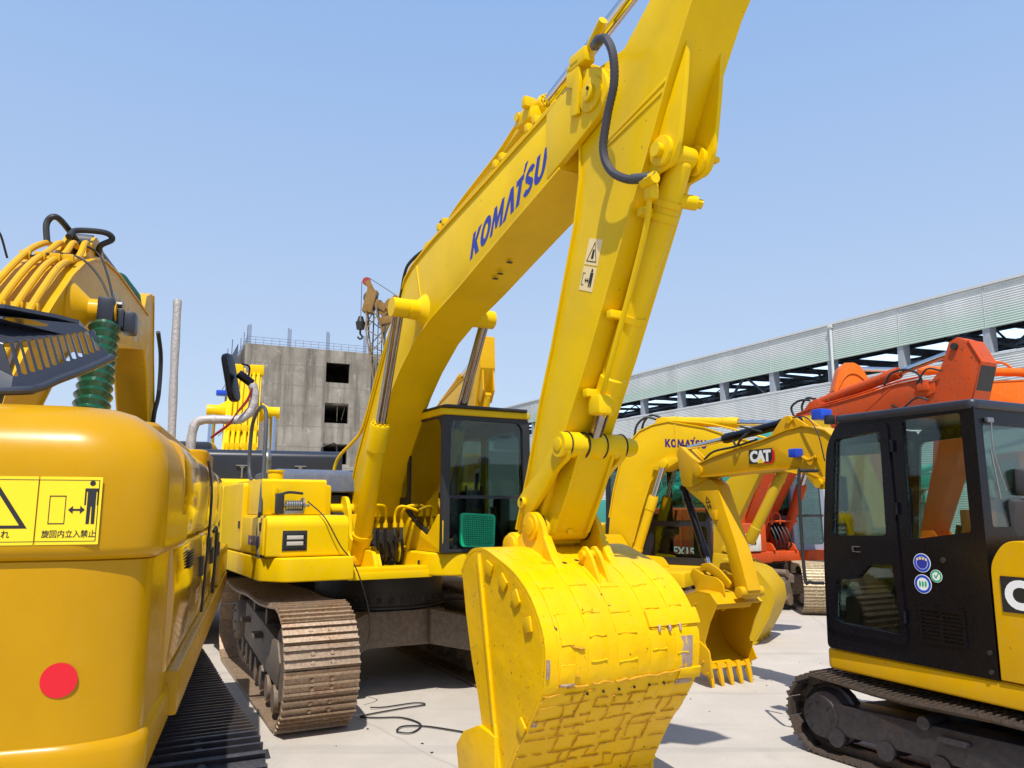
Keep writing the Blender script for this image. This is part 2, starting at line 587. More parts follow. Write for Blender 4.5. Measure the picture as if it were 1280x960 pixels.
def resample(P, pitch, closed=True):
    Q = [Vector(p) for p in P]
    if closed:
        Q.append(Q[0])
    tot = sum((Q[i + 1] - Q[i]).length for i in range(len(Q) - 1))
    n = max(2, int(round(tot / pitch)))
    step = tot / n
    out, acc, i = [], 0.0, 0
    for k in range(n):
        s = k * step
        while acc + (Q[i + 1] - Q[i]).length < s and i < len(Q) - 2:
            acc += (Q[i + 1] - Q[i]).length; i += 1
        d = (Q[i + 1] - Q[i])
        t = (s - acc) / max(d.length, 1e-9)
        out.append((Q[i] + d * t, d.normalized()))
    return out, step

def track(root, y, w, xr, xf, r, mat, fmat, pitch=0.17, r2=None, yaw=0.0, sag=0.02, detail=True, outer=1, hub=None, label=None):
    def place(o):
        o.rotation_euler = (0, 0, yaw)
        return o
    pads, step = resample(belt_path(xr, xf, r, r2, sag), pitch)
    mb = MB()
    for p, d in pads:
        nrm = Vector((d.y, -d.x))                      # outward (path runs counter-clockwise seen from the right)
        M = Matrix(((d.x, 0, nrm.x, p.x), (0, 1, 0, y), (d.y, 0, nrm.y, p.y), (0, 0, 0, 1)))
        h = step / 2 * 0.97
        mb.box(-h, h, -w / 2, w / 2, -0.012, 0.008, 0, M)
        gh = 0.032 if w > 0.5 else 0.024
        for gx in (-h * 0.9, -h * 0.2, h * 0.55):
            mb.box(gx, gx + 0.014, -w / 2, w / 2, 0.008, gh, 0, M)
        if detail:
            for sy in (-1, 1):
                mb.box(-h * 1.02, h * 1.02, sy * w * 0.13 - 0.02, sy * w * 0.13 + 0.02, -0.10 if w > 0.5 else -0.06, -0.012, 0, M)
                for gx in (-h * 0.55, h * 0.22):
                    mb.cyl(M @ Vector((gx, sy * w * 0.13, 0.006)), M @ Vector((gx, sy * w * 0.13, 0.022)), 0.016, seg=6)
    belt = place(mb.build('track', mat, root, label))
    if detail:
        mb = MB()
        for p, d in pads:
            nrm = Vector((d.y, -d.x))
            M = Matrix(((d.x, 0, nrm.x, p.x), (0, 1, 0, y), (d.y, 0, nrm.y, p.y), (0, 0, 0, 1)))
            mb.box(-0.024, 0.020, -0.06, 0.06, 0.0085, 0.0105, 0, M)
        place(mb.build('shoe_pattern', BLKL, belt))
    # frame, idler, sprocket, rollers
    mb = MB()
    rr = r2 or r
    zc = 0.02 + r
    fw = w * 0.28
    mb.side([(xr + rr * 0.5, zc - r * 0.42), (xf - r * 0.1, zc - r * 0.42), (xf + r * 0.1, zc + r * 0.05), (xf - r * 0.3, zc + r * 0.38), (xr + rr * 0.6, zc + r * 0.45)], y - fw, y + fw, 0.02)
    for sx in (0.25, 0.62):
        px = xr + (xf - xr) * sx
        mb.box(px - 0.09, px + 0.09, y + outer * fw, y + outer * (fw + w * 0.16), zc + r * 0.12, zc + r * 0.22, 0.008)
    place(mb.build('track_frame', fmat, belt))
    mb = MB(); mb.lathe((xf, y - fw * 0.9, zc), (xf, y + fw * 0.9, zc), [(0, r * 0.3), (0.0, r * 0.62), (fw * 0.5, r * 0.72), (fw * 0.6, r * 0.8), (fw * 1.2, r * 0.8), (fw * 1.3, r * 0.72), (fw * 1.8, r * 0.62), (fw * 1.8, r * 0.3)])
    place(mb.build('idler', fmat, belt))
    mb = MB()
    zr = 0.02 + rr
    n = 21
    pts = []
    for i in range(n * 2):
        a = PI * i / n
        q = rr * (0.84 if i % 2 else 0.72)
        pts.append((xr + math.cos(a) * q, zr + math.sin(a) * q))
    mb.side(pts, y - 0.03, y + 0.03, 0)
    hr = hub or rr * 0.5
    mb.lathe((xr, y, zr), (xr, y + outer, zr), [(-fw, hr * 0.9), (0, hr), (w * 0.36, hr), (w * 0.42, hr * 0.9), (w * 0.46, hr * 0.45)])
    for i in range(8):
        a = PI * i / 4
        c = Vector((xr + math.cos(a) * hr * 0.75, y + outer * w * 0.42, zr + math.sin(a) * hr * 0.75))
        mb.cyl(c, c + Vector((0, outer * 0.03, 0)), 0.014, seg=6)
    place(mb.build('sprocket', fmat, belt))
    nb = 7 if xf - xr > 2.2 else 5
    for i in range(nb):
        px = xr + rr * 0.55 + (xf - xr - rr * 0.55 - r * 0.3) * i / (nb - 1)
        mb = MB(); q = r * 0.2
        mb.lathe((px, y - fw * 1.1, 0.10 + q), (px, y + fw * 1.1, 0.10 + q), [(0, q * .7), (0.0, q * 1.2), (0.04, q * 1.2), (0.05, q), (fw * 2.2 - 0.05, q), (fw * 2.2 - 0.04, q * 1.2), (fw * 2.2, q * 1.2), (fw * 2.2, q * .7)], 16)
        place(mb.build('roller', fmat, belt))
    for sx in (0.36, 0.7):
        px = xr + (xf - xr) * sx
        mb = MB(); q = r * 0.16
        mb.cyl((px, y - fw, 0.02 + 2 * r - 0.11 - q), (px, y + fw * 1.2, 0.02 + 2 * r - 0.11 - q), q, seg=16)
        place(mb.build('carrier_roller', fmat, belt))
    return belt

def carbody(root, ys, w, r, mat, ztop, yaw=0.0, ring_r=0.62, ring_mat=None):
    mid = (ys[0] + ys[1]) / 2
    mb = MB()
    zb = 0.02 + r * 0.85
    mb.plan([(0.62, mid - 0.5), (0.62, mid + 0.5), (-0.62, mid + 0.5), (-0.62, mid - 0.5)], zb, zb + r * 0.75, 0.03)
    for sx in (1, -1):
        for y in ys:
            s = 1 if y > mid else -1
            yi = y - s * w * 0.22
            a = [(sx * 0.18, mid + s * 0.3), (sx * 0.72, mid + s * 0.3), (sx * 1.12, yi), (sx * 0.62, yi)]
            vs, zt1, zt2 = [], zb + r * 0.78, zb + r * 0.5
            for k, (px, py) in enumerate(a):
                zt = zt1 if k < 2 else zt2
                zlow = zb + 0.02 if k < 2 else zb - r * 0.18
                vs += [(px, py, zlow), (px, py, zt)]
            fs = [(0, 2, 4, 6), (7, 5, 3, 1), (0, 1, 3, 2), (2, 3, 5, 4), (4, 5, 7, 6), (6, 7, 1, 0)]
            vv, ff = mb.add(vs, fs)
            bmesh.ops.recalc_face_normals(mb.bm, faces=ff)
            mb._bev(vv, ff, 0.025)
    o = mb.build('carbody', mat, root); o.rotation_euler = (0, 0, yaw)
    mb = MB()
    z1 = zb + r * 0.78
    mb.lathe((0, mid, z1), (0, mid, z1 + 1), [(0, ring_r * 1.02), (0.02, ring_r * 1.02), (0.03, ring_r), (ztop - z1 - 0.03, ring_r), (ztop - z1 - 0.03, ring_r * 0.96), (ztop - z1 + 0.01, ring_r * 0.96)], 40)
    for i in range(36):
        a = 2 * PI * i / 36
        c = Vector((math.cos(a) * ring_r * 1.0, mid + math.sin(a) * ring_r * 1.0, z1 + 0.06))
        mb.cyl(c, c + Vector((0, 0, 0.05)), 0.02, seg=6)
    mb.build('swing_ring', ring_mat or DARKF, root)
    return o

def girder(root, name, mat, outline, up, low, w, c=0.0, fl=0.018, seams=(), smooth=0.02):
    """box-section boom or arm: web outline prism plus top and bottom flange plates."""
    mb = MB()
    mb.side(outline, c - w / 2, c + w / 2, 0.006)
    if up:
        mb.strip(up, c - w / 2 - 0.014, c + w / 2 + 0.014, fl)
    if low:
        mb.strip(low, c - w / 2 - 0.014, c + w / 2 + 0.014, -fl)
    for a, b in seams:
        for sy in (-1, 1):
            y = c + sy * (w / 2 + 0.003)
            mb.bar((a[0], y, a[1]), (b[0], y, b[1]), 0.008, 0.02, 0.003)
    return mb.build(name, mat, root)

def hydraulic(root, name, a, b, rb, rr, frac, mat, rodmat=None, rib=True, head=True, label=None):
    """barrel from a along frac of the way, chromed rod on to b."""
    a, b = Vector(a), Vector(b)
    d = (b - a); L = d.length; u = d.normalized()
    m = a + u * L * frac
    mb = MB()
    prof = [(0.0, rb * 0.55), (0.03, rb * 0.95), (0.05, rb), (L * frac - 0.22 * (rb / 0.07), rb)]
    if rib:
        prof += [(L * frac - 0.21 * (rb / 0.07), rb * 1.12), (L * frac - 0.02, rb * 1.12), (L * frac, rb * 1.02), (L * frac, rr * 1.1)]
    else:
        prof += [(L * frac, rb), (L * frac, rr * 1.1)]
    mb.lathe(a, b, prof, 28)
    if head:
        lat = Vector((0, 1, 0))
        mb.cyl(a - lat * rb * 0.9, a + lat * rb * 0.9, rb * 0.85, seg=20, bev=0.004)
        for i in range(10):
            q = u.to_track_quat('Z', 'Y')
            t = 2 * PI * i / 10
            c = m + q @ Vector((math.cos(t) * rb * 0.85, math.sin(t) * rb * 0.85, 0))
            mb.cyl(c - u * 0.005, c + u * 0.018, rb * 0.13, seg=6)
        c = a + u * (L * frac * 0.16)
        mb.lathe(c, c + u, [(0, rb), (0, rb * 1.14), (0.035, rb * 1.14), (0.035, rb)], 24)
    o = mb.build(name, mat, root, label)
    mb = MB()
    mb.cyl(m - u * 0.02, b, rr, seg=20)
    mb.build('piston_rod', rodmat or CHR, o)
    mb = MB()
    lat = Vector((0, 1, 0))
    mb.cyl(b - lat * rb * 0.85, b + lat * rb * 0.85, rb * 0.95, seg=22, bev=0.004)
    mb.build('rod_eye', mat, o)
    return o

def bucket(root, mat, back, mouth, hw, c, lipn=5, ears=None, ear_pts=None, ear_y=0.2, tooth=0.2, lipdir=(-0.4, -1), mb_extra=None, name='bucket', toothw=0.09, label=None, ear_th=0.03, lip_len=0.18):
    """back: (s, z) points of the curved shell from the hinge end to the cutting lip; mouth: side-plate points from the lip back to the hinge."""
    mb = MB()
    mb.strip(back, c - hw, c + hw, 0.022 if hw > .35 else 0.016)
    for sy in (-1, 1):
        y = c + sy * hw
        mb.side(list(back) + list(mouth), y - 0.014 if sy > 0 else y - 0.0, y if sy > 0 else y + 0.014, 0.004, 1)
    e = Vector(back[-1]); p = Vector(back[-2])
    d = (e - p).normalized()
    ld = Vector(lipdir).normalized()
    nn = Vector((-ld.y, ld.x))
    q = e + ld * lip_len
    mb.side([tuple(e - nn * 0.0), tuple(q), tuple(q + nn * 0.03), tuple(e + nn * 0.035)], c - hw - 0.01, c + hw + 0.01, 0.004, 1)
    if ear_pts:
        for sy in (-1, 1):
            y = c + sy * ear_y
            mb.side(ear_pts, y - ear_th / 2, y + ear_th / 2, 0.006)
    if mb_extra:
        mb_extra(mb)
    o = mb.build(name, mat, root, label)
    for i in range(lipn):
        y = c - hw + 0.05 + (2 * hw - 0.10) * i / (lipn - 1)
        t = MB()
        a, b = q - ld * 0.06, q + ld * tooth
        vs = []
        for pt, hh, ww in ((a, 0.05, toothw / 2), (q + ld * tooth * 0.5, 0.035, toothw * 0.42), (b, 0.008, toothw * 0.34)):
            for s1, s2 in ((-1, -1), (1, -1), (1, 1), (-1, 1)):
                z = pt + nn * (0.015 + s2 * hh * 0.6)
                vs.append((z.x, y + s1 * ww, z.y))
        fs = [(3, 2, 1, 0), (8, 9, 10, 11)]
        for k in (0, 4):
            for j in range(4):
                fs.append((k + j, k + (j + 1) % 4, k + 4 + (j + 1) % 4, k + 4 + j))
        vv, ff = t.add(vs, fs)
        bmesh.ops.recalc_face_normals(t.bm, faces=ff)
        t._bev(vv, ff, 0.004, 1)
        t.build('tooth', mat, o)
    return o

def side_shell(name, mat, root, outer, holes, y, th):
    mb = MB()
    mb.holed(outer, holes, lambda u, v, k: (u, y + (th if k else 0), v))
    return mb.build(name, mat, root, sharp=0.5)

def pane(name, parent, mat, pts, y, th=0.006, axis='y'):
    mb = MB()
    if axis == 'y':
        mb._prism(pts, lambda p, k: (p[0], y + (th if k else 0), p[1]), 0)
    else:
        mb._prism(pts, lambda p, k: (y + (th if k else 0), p[0], p[1]), 0)
    return mb.build(name, mat, parent)

def seat(parent, x, y, z, mat=None, back=None, s=1.0):
    mb = MB()
    mb.box(x - 0.25 * s, x + 0.25 * s, y - 0.24 * s, y + 0.24 * s, z, z + 0.14 * s, 0.04)
    M = Matrix.Translation((x - 0.24 * s, y, z + 0.1 * s)) @ Matrix.Rotation(-0.18, 4, 'Y')
    mb.box(-0.06 * s, 0.07 * s, -0.23 * s, 0.23 * s, 0, 0.62 * s, 0.045, M)
    mb.box(-0.05 * s, 0.05 * s, -0.13 * s, 0.13 * s, 0.64 * s, 0.82 * s, 0.04, M)
    mb.box(x - 0.15 * s, x + 0.15 * s, y - 0.15 * s, y + 0.15 * s, z - 0.25, z, 0.01)
    for sy in (-1, 1):
        mb.box(x - 0.05 * s, x + 0.28 * s, y + sy * 0.30 * s - 0.07 * s, y + sy * 0.30 * s + 0.07 * s, z + 0.05 * s, z + 0.24 * s, 0.03)
        mb.tube([(x + 0.22 * s, y + sy * 0.30 * s, z + 0.22 * s), (x + 0.26 * s, y + sy * 0.30 * s, z + 0.42 * s)], 0.02, 8, 1)
    return mb.build('seat', mat or SEAT, parent)

def simple_cab(root, x0, x1, y0, y1, z0, z1, mat, glassm, lean=0.05, sill=0.34, post=0.07, roofmat=None, low_glass=True):
    """a four-sided cab with real window openings, panes, seat and levers."""
    H = z1 - z0
    outer = roundpoly([(x0, z0), (x1, z0), (x1 - lean, z1 - 0.04), (x0 + 0.02, z1 - 0.04)], [0.01, 0.05, 0.14, 0.10])
    zs = z0 + H * sill
    xm = x0 + (x1 - x0) * 0.45
    h1 = roundpoly([(x0 + post, zs + 0.1), (xm - post / 2, zs + 0.1), (xm - post / 2, z1 - 0.15), (x0 + post + 0.02, z1 - 0.15)], 0.05)
    h2 = roundpoly([(xm + post / 2, zs), (x1 - post, zs), (x1 - post - lean * 0.8, z1 - 0.15), (xm + post / 2, z1 - 0.15)], 0.06)
    h3 = roundpoly([(xm + post / 2, z0 + 0.1), (x1 - post, z0 + 0.1), (x1 - post, zs - 0.07), (xm + post / 2, zs - 0.07)], 0.05)
    cab = side_shell('cab', mat, root, outer, [h1, h2, h3], y1 - 0.03, 0.03)
    side_shell('side_panel', mat, cab, outer, [h1, h2] + ([h3] if low_glass else []), y0, 0.03)
    for y in (y1 - 0.02, y0 + 0.012):
        for h in (h1, h2, h3):
            pane('window', cab, glassm, h, y)
    for nm, x, zz, ln in (('front_frame', x1 - 0.03, z0, lean), ('rear_frame', x0, zs + 0.04, 0)):
        o2 = roundpoly([(y0 + 0.03, z0), (y1 - 0.03, z0), (y1 - 0.03, z1 - 0.05), (y0 + 0.03, z1 - 0.05)], 0.02)
        hh = roundpoly([(y0 + post + 0.03, zz + 0.09), (y1 - post - 0.03, zz + 0.09), (y1 - post - 0.03, z1 - 0.15), (y0 + post + 0.03, z1 - 0.15)], 0.07)
        mb = MB()
        sh = lambda z, ln=ln: -ln * (z - z0) / H
        mb.holed(o2, [hh], lambda u, v, k, x=x, sh=sh: (x + sh(v) + (0.03 if k else 0), u, v))
        mb.build(nm, mat, cab, sharp=0.5)
        mb = MB()
        mb._prism(hh, lambda p, k, x=x, sh=sh: (x + sh(p[1]) + (0.018 if k else 0.012), p[0], p[1]), 0)
        mb.build('windscreen' if ln else 'rear_window', glassm, cab)
        if ln:
            mb = MB(); zd = z0 + H * 0.42
            mb.box(x + sh(zd) - 0.005, x + sh(zd) + 0.032, y0 + 0.06, y1 - 0.06, zd - 0.02, zd + 0.02, 0.004)
            mb.build('windscreen_bar', RUB, cab)
    mb = MB()
    mb.plan(roundpoly([(x0 + 0.01, y0 - 0.005), (x1 - lean - 0.0, y0 - 0.005), (x1 - lean - 0.0, y1 + 0.005), (x0 + 0.01, y1 + 0.005)], 0.1), z1 - 0.07, z1, 0.025)
    mb.build('cab_roof', roofmat or mat, cab)
    mb = MB(); mb.box(x0 + 0.03, x1 - 0.04, y0 + 0.03, y1 - 0.03, z0, z0 + 0.05, 0.005)
    mb.box(x1 - 0.30, x1 - 0.12, y0 + 0.06, y0 + 0.2, z0 + 0.05, z0 + 0.75, 0.03)
    mb.tube([(x1 - 0.25, (y0 + y1) / 2 - .08, z0 + 0.05), (x1 - 0.28, (y0 + y1) / 2 - .08, z0 + 0.6)], 0.012, 6, 1)
    mb.tube([(x1 - 0.25, (y0 + y1) / 2 + .08, z0 + 0.05), (x1 - 0.28, (y0 + y1) / 2 + .08, z0 + 0.6)], 0.012, 6, 1)
    mb.build('cab_floor', DARKF, cab)
    seat(cab, x0 + (x1 - x0) * 0.38, (y0 + y1) / 2, z0 + 0.35, s=min(1, (x1 - x0) / 1.4))
    return cab

def counterweight(root, mat, xr, hw, z0, z1, depth=0.6, rad=0.35, bev=0.09, label=None, name='counterweight', xf=None):
    mb = MB()
    xf = xr + depth if xf is None else xf
    pts = roundpoly([(xf, hw), (xr + 0.12, hw), (xr, hw * 0.55), (xr, -hw * 0.55), (xr + 0.12, -hw), (xf, -hw)], [0, rad, rad, rad, rad, 0], 6)
    mb.plan(pts, z0, z1, bev, 4)
    return mb.build(name, mat, root, label)
# ------------------------------------------------------------------ the big yellow excavator in the middle
def build_main():
    r = thing('excavator', 'large bright yellow excavator with blue lettering on its raised boom and a patched bucket', 'excavator',
              -1.5, 8.31, 0, R(-60), 'excavators parked in the yard')
    YW = R(-3)
    # undercarriage
    for y, out in ((-0.91, -1), (1.15, 1)):
        track(r, y, 0.585, -1.62, 1.42, 0.46, TRK, FRM, 0.185, yaw=YW, outer=out, sag=0.04, r2=0.44)
    carbody(r, (-0.91, 1.15), 0.585, 0.46, FRM, 1.12, YW, 0.66)
    # upper deck
    mb = MB()
    mb.plan([(1.22, -0.62), (1.22, 0.18), (0.4, 0.25), (-2.5, 0.25), (-2.5, -0.62)], 1.115, 1.18, 0.006)
    mb.plan(roundpoly([(1.30, -0.60), (1.30, -1.20), (1.08, -1.36), (-2.35, -1.36), (-2.35, -0.60)], [0, .08, .05, .05, 0]), 1.13, 1.33, 0.02, 3)
    mb.plan(roundpoly([(0.2, 0.12), (1.24, 0.12), (1.40, 0.32), (1.40, 0.95), (1.25, 1.16), (0.2, 1.16)], [0, .12, .12, .16, .16, 0]), 1.125, 1.335, 0.03, 3)
    mb.plan([(0.2, 0.26), (0.2, 1.3), (-2.4, 1.3), (-2.4, 0.26)], 1.13, 1.33, 0.012)
    mb.build('deck', Y1, r)
    # right-hand boxes
    mb = MB()
    mb.side(roundpoly([(-0.5, 1.335), (1.22, 1.335), (1.23, 1.62), (1.17, 1.68), (-0.5, 1.68)], [0, .02, .05, .05, 0]), -1.34, -0.63, 0.015, 3)
    fb = mb.build('step_box', Y1, r)
    mb = MB()
    for i in range(3):
        mb.box(1.226, 1.236, -1.19, -1.02, 1.405 + i * 0.05, 1.435 + i * 0.05, 0.002)
    mb.build('lamp_slot', BLKL, fb)
    mb = MB(); mb.box(1.222, 1.228, -1.21, -1.00, 1.385, 1.555, 0.002)
    mb.build('lamp_bezel', DARKF, fb)
    mb = MB()
    for i in range(2):
        mb.box(1.229, 1.240, -1.175, -1.035, 1.43 + i * 0.05, 1.463 + i * 0.05, 0.004)
    mb.build('headlight', LAMPW, fb)
    mb = MB()
    mb.side([(-0.25, 1.683), (0.88, 1.683), (0.88, 1.98), (0.85, 2.0), (-0.25, 2.0)], -1.32, -0.74, 0.012)
    tk = mb.build('fuel_tank', Y1, r)
    mb = MB()
    mb.cyl((0.7, -1.17, 1.995), (0.7, -1.17, 2.075), 0.07, seg=20, bev=0.01)
    mb.cyl((0.7, -1.17, 2.07), (0.7, -1.17, 2.085), 0.08, seg=20)
    mb.build('filler_cap', Y1, tk)
    mb = MB(); mb.box(0.882, 0.895, -1.235, -1.17, 1.70, 1.92, 0.004); mb.box(0.89, 0.91, -1.215, -1.19, 1.86, 1.93, 0.003)
    mb.build('latch', Y1, tk)
    # side doors, engine hood, counterweight
    for a, b in ((0.30, 1.18), (-0.78, 0.27), (-2.0, -0.81)):
        mb = MB()
        top = 1.66 if a > 0 else 1.98
        if a > 0:
            mb.box(a, b, -1.362, -1.34, 1.35, top, 0.012)
        else:
            mb.side(roundpoly([(a, 1.345), (b, 1.345), (b, top), (a, top)], 0.05), -1.362, -1.30, 0.02, 3)
            mb.box(a + 0.02, b - 0.02, -1.30, -0.5, 1.34, top - 0.01, 0.03)
        d = mb.build('side_door', Y1, r)
        mb = MB(); mb.box(b - 0.13, b - 0.07, -1.372, -1.36, 1.55, 1.62, 0.004)
        mb.build('handle', DARKF, d)
    mb = MB()
    for i in range(9):
        mb.box(-1.75 + i * 0.07, -1.71 + i * 0.07, -1.366, -1.36, 1.45, 1.75, 0.001)
    mb.build('vent', DARKF, r)
    lettering('KOMATSU', 'lettering', PURL, r, (0.62, -1.364, 1.42), (0.46, 0, 0), (0, 0, 0.085), 0.002, 0.03)
    mb = MB(); mb.side(roundpoly([(-1.1, 1.90), (0.05, 1.90), (0.0, 2.10), (-0.1, 2.14), (-1.1, 2.12)], [0, 0, .04, .05, 0]), -0.98, 0.1, 0.03, 3)
    mb.build('engine_hood', SLATE, r)
    mb = MB(); mb.cyl((-0.35, -1.02, 2.1), (-0.35, -1.02, 2.2), 0.045, seg=18); mb.tube([(-0.35, -1.02, 2.18), (-0.34, -1.02, 2.27), (-0.42, -1.02, 2.33)], 0.042, 14, 4)
    mb.build('exhaust_pipe', STEEL, r)
    mb = MB(); mb.box(-2.3, -0.45, -0.7, 1.25, 1.33, 1.97, 0.05)
    mb.build('engine_housing', Y1, r)
    mb = MB(); mb.box(-0.44, -0.02, -0.72, 0.1, 1.33, 1.88, 0.02); mb.box(-0.02, 0.1, -0.70, -0.2, 1.4, 1.7, 0.03)
    mb.build('dark_gap_block', DARKF, r)  # dark block filling the gap beside the tank, its shade put into the colour
    counterweight(r, Y1, -2.9, 1.34, 1.1, 2.1, 0.8)
    # handrail
    mb = MB()
    mb.tube([(1.10, -1.31, 1.30), (1.0, -1.36, 1.42), (0.80, -1.30, 2.02), (0.68, -1.27, 2.46), (0.58, -1.26, 2.64), (0.36, -1.26, 2.70), (0.12, -1.27, 2.60), (0.02, -1.27, 2.42), (0.03, -1.27, 2.12), (0.20, -1.27, 1.99), (0.44, -1.27, 1.98)], 0.018, 10, 4)
    mb.box(1.06, 1.14, -1.34, -1.28, 1.33, 1.345, 0.002)
    mb.build('handrail', GREYH, r)
    mb = MB()
    mb.box(0.95, 1.05, -1.2, -1.0, 1.69, 1.72, 0.004)
    for i in range(8):
        mb.cyl((1.0, -1.14 + i * 0.02, 1.765), (1.0, -1.125 + i * 0.02, 1.765), 0.045, seg=18)
    mb.cyl((1.0, -1.2, 1.765), (1.0, -0.93, 1.765), 0.012, seg=8)
    mb.cyl((1.0, -1.0, 1.765), (1.0, -0.985, 1.765), 0.07, seg=18)
    mb.build('cable_reel', STEEL, r)
    mb = MB(); mb.box(1.02, 1.08, -1.24, -1.17, 1.69, 1.87, 0.01); mb.tube([(1.05, -1.2, 1.86), (1.03, -1.12, 1.88), (1.03, -1.0, 1.87)], 0.012, 8, 3)
    mb.build('lamp_bracket', DARKF, r)
    # boom foot brackets and centre bay
    mb = MB()
    for y in (-0.58, -0.30, 0.27):
        pts = roundpoly([(-0.35, 1.18), (-0.25, 1.72), (-0.12, 1.86), (0.12, 1.86), (0.22, 1.74), (0.30, 1.45), (0.62, 1.36), (0.98, 1.34), (1.06, 1.18)], 0.06)
        mb.side(pts, y - 0.02, y + 0.02, 0.005)
    mb.cyl((0.0, -0.62, 1.73), (0.0, 0.30, 1.73), 0.055, seg=20)
    mb.cyl((0.0, -0.64, 1.73), (0.0, -0.58, 1.73), 0.09, seg=20, bev=0.005)
    mb.box(0.08, 0.14, -0.28, 0.25, 1.18, 1.68, 0.01)
    mb.box(0.98, 1.20, -0.58, 0.24, 1.18, 1.215, 0.005)
    for y in (-0.47, -0.18, 0.14, 0.42):
        mb.side(roundpoly([(0.42, 1.18), (0.45, 1.34), (0.60, 1.38), (0.74, 1.33), (0.84, 1.18)], 0.05), y - 0.015, y + 0.015, 0.004)
    mb.build('boom_bracket', Y1, r)
    mb = MB()
    mb.box(0.16, 0.40, -0.20, 0.16, 1.18, 1.52, 0.02)
    for i in range(4):
        mb.cyl((0.40, -0.15 + i * 0.09, 1.42), (0.50, -0.15 + i * 0.09, 1.42), 0.025, seg=8)
    mb.cyl((0.38, -0.03, 1.33), (0.44, -0.03, 1.33), 0.10, seg=24)
    mb.build('control_valve', DARKF, r)
    for i, y in enumerate((-0.16, -0.08, 0.02, 0.09)):
        mb = MB()
        mb.tube([(0.42, y, 1.22), (0.60, y + 0.01, 1.20), (0.70, y, 1.32), (0.68, y - 0.01, 1.48), (0.66, y, 1.58)], 0.016, 10, 5)
        mb.build('hose', RUB, r)
    for s in (-1, 1):
        for q in (0.0, 0.07):
            y0 = s * (0.32 - 0.012) - 0.01
            mb = MB(); yy = (-0.16 + q * 1.15) if s < 0 else (0.02 + q)
            mb.tube([(0.66, yy, 1.57), (0.66, yy, 1.68), (0.72, yy + s * 0.04, 1.76), (0.78, s * 0.27, 1.70 + q)], 0.014, 10, 4)
            mb.cyl((0.66, yy, 1.555), (0.66, yy, 1.60), 0.024, seg=8)
            mb.build('steel_pipe', Y1, r)
    # boom
    back = [(-.12, 1.62), (-.10, 1.84), (.13, 2.26), (.29, 2.47), (.46, 2.69), (.91, 3.30), (1.08, 3.54), (1.20, 3.72), (1.34, 3.87), (1.50, 3.95), (1.75, 4.01), (1.98, 4.06), (2.88, 4.21), (3.61, 4.34), (4.02, 4.41)]
    low = [(.15, 1.59), (.28, 1.66), (.33, 1.98), (.61, 2.37), (.95, 2.74), (1.05, 2.84), (1.28, 3.03), (1.63, 3.25), (1.96, 3.37), (2.53, 3.52), (2.93, 3.64), (3.38, 3.77), (3.98, 3.94)]
    boom = girder(r, 'boom', Y1, back + low[::-1], back[1:], low[1:], 0.40, 0, 0.018,
                  seams=[((1.60, 3.93), (1.80, 3.34)), ((3.86, 4.35), (3.84, 3.93))])
    mb = MB()
    for y in (-0.195, 0.195):
        mb.side(roundpoly([(3.84, 4.37), (4.05, 4.42), (4.30, 4.47), (4.46, 4.40), (4.53, 4.24), (4.44, 4.10), (4.2, 4.02), (3.84, 3.91)], [0, .05, .1, .1, .1, .08, .05, 0]), y - 0.022, y + 0.022, 0.004)
    mb.cyl((4.36, -0.25, 4.26), (4.36, 0.25, 4.26), 0.055, seg=20)
    for s in (-1, 1):
        mb.cyl((4.36, s * 0.215, 4.26), (4.36, s * 0.235, 4.26), 0.11, seg=28, bev=0.006)
        mb.cyl((4.36, s * 0.235, 4.26), (4.36, s * 0.26, 4.26), 0.05, seg=20, bev=0.004)
    mb.build('boom_tip', Y1, boom)
    mb = MB()   # hub for the boom cylinders
    mb.lathe((1.77, -0.50, 3.47), (1.77, 0.50, 3.47), [(0, 0.05), (0, 0.085), (0.14, 0.085), (0.145, 0.072), (0.16, 0.085), (0.24, 0.09), (0.32, 0.17), (0.68, 0.17), (0.76, 0.09), (0.84, 0.085), (1.0, 0.085), (1.0, 0.05)], 30)
    mb.build('cross_tube', Y1, boom)
    heavy_word('lettering', BLUEL, boom, (2.68, -0.2005, 3.675), (1.10, 0, 0.28), (0.06, 0, 0.205))
    mb = MB()
    for (s, z) in ((2.72, 3.55), (2.80, 3.57), (2.95, 3.62)):
        mb.box(s, s + 0.03, -0.02, 0.02, z - 0.01, z - 0.004 + 0.0, 0)
    mb.build('bolt_hole', DARKF, boom)
    # boom cylinders
    for s in (-1, 1):
        c = hydraulic(r, 'boom_cylinder', (0.62, s * 0.325, 1.27), (1.77, s * 0.425, 3.47), 0.085, 0.047, 0.56, Y1, CHRD)
    # arm cylinder above the boom
    hydraulic(r, 'arm_cylinder', (1.55, 0.0, 4.13), (5.78, 0.0, 5.26), 0.075, 0.05, 0.47, Y1, CHR)
    mb = MB()
    mb.side(roundpoly([(1.4, 3.95), (1.48, 4.18), (1.6, 4.2), (1.75, 4.02)], 0.04), -0.09, -0.06, 0.003)
    mb.side(roundpoly([(1.4, 3.95), (1.48, 4.18), (1.6, 4.2), (1.75, 4.02)], 0.04), 0.06, 0.09, 0.003)
    mb.tube([(1.95, -0.12, 4.13), (2.3, -0.13, 4.27), (3.0, -0.13, 4.45), (3.3, -0.13, 4.56), (3.42, -0.1, 4.60)], 0.016, 8, 4)
    mb.tube([(1.5, -0.17, 4.02), (1.9, -0.17, 4.10), (2.9, -0.17, 4.28), (3.9, -0.17, 4.45)], 0.016, 8, 3)
    mb.tube([(1.5, -0.12, 4.04), (1.9, -0.12, 4.12), (2.9, -0.12, 4.3), (4.1, -0.12, 4.5)], 0.013, 8, 3)
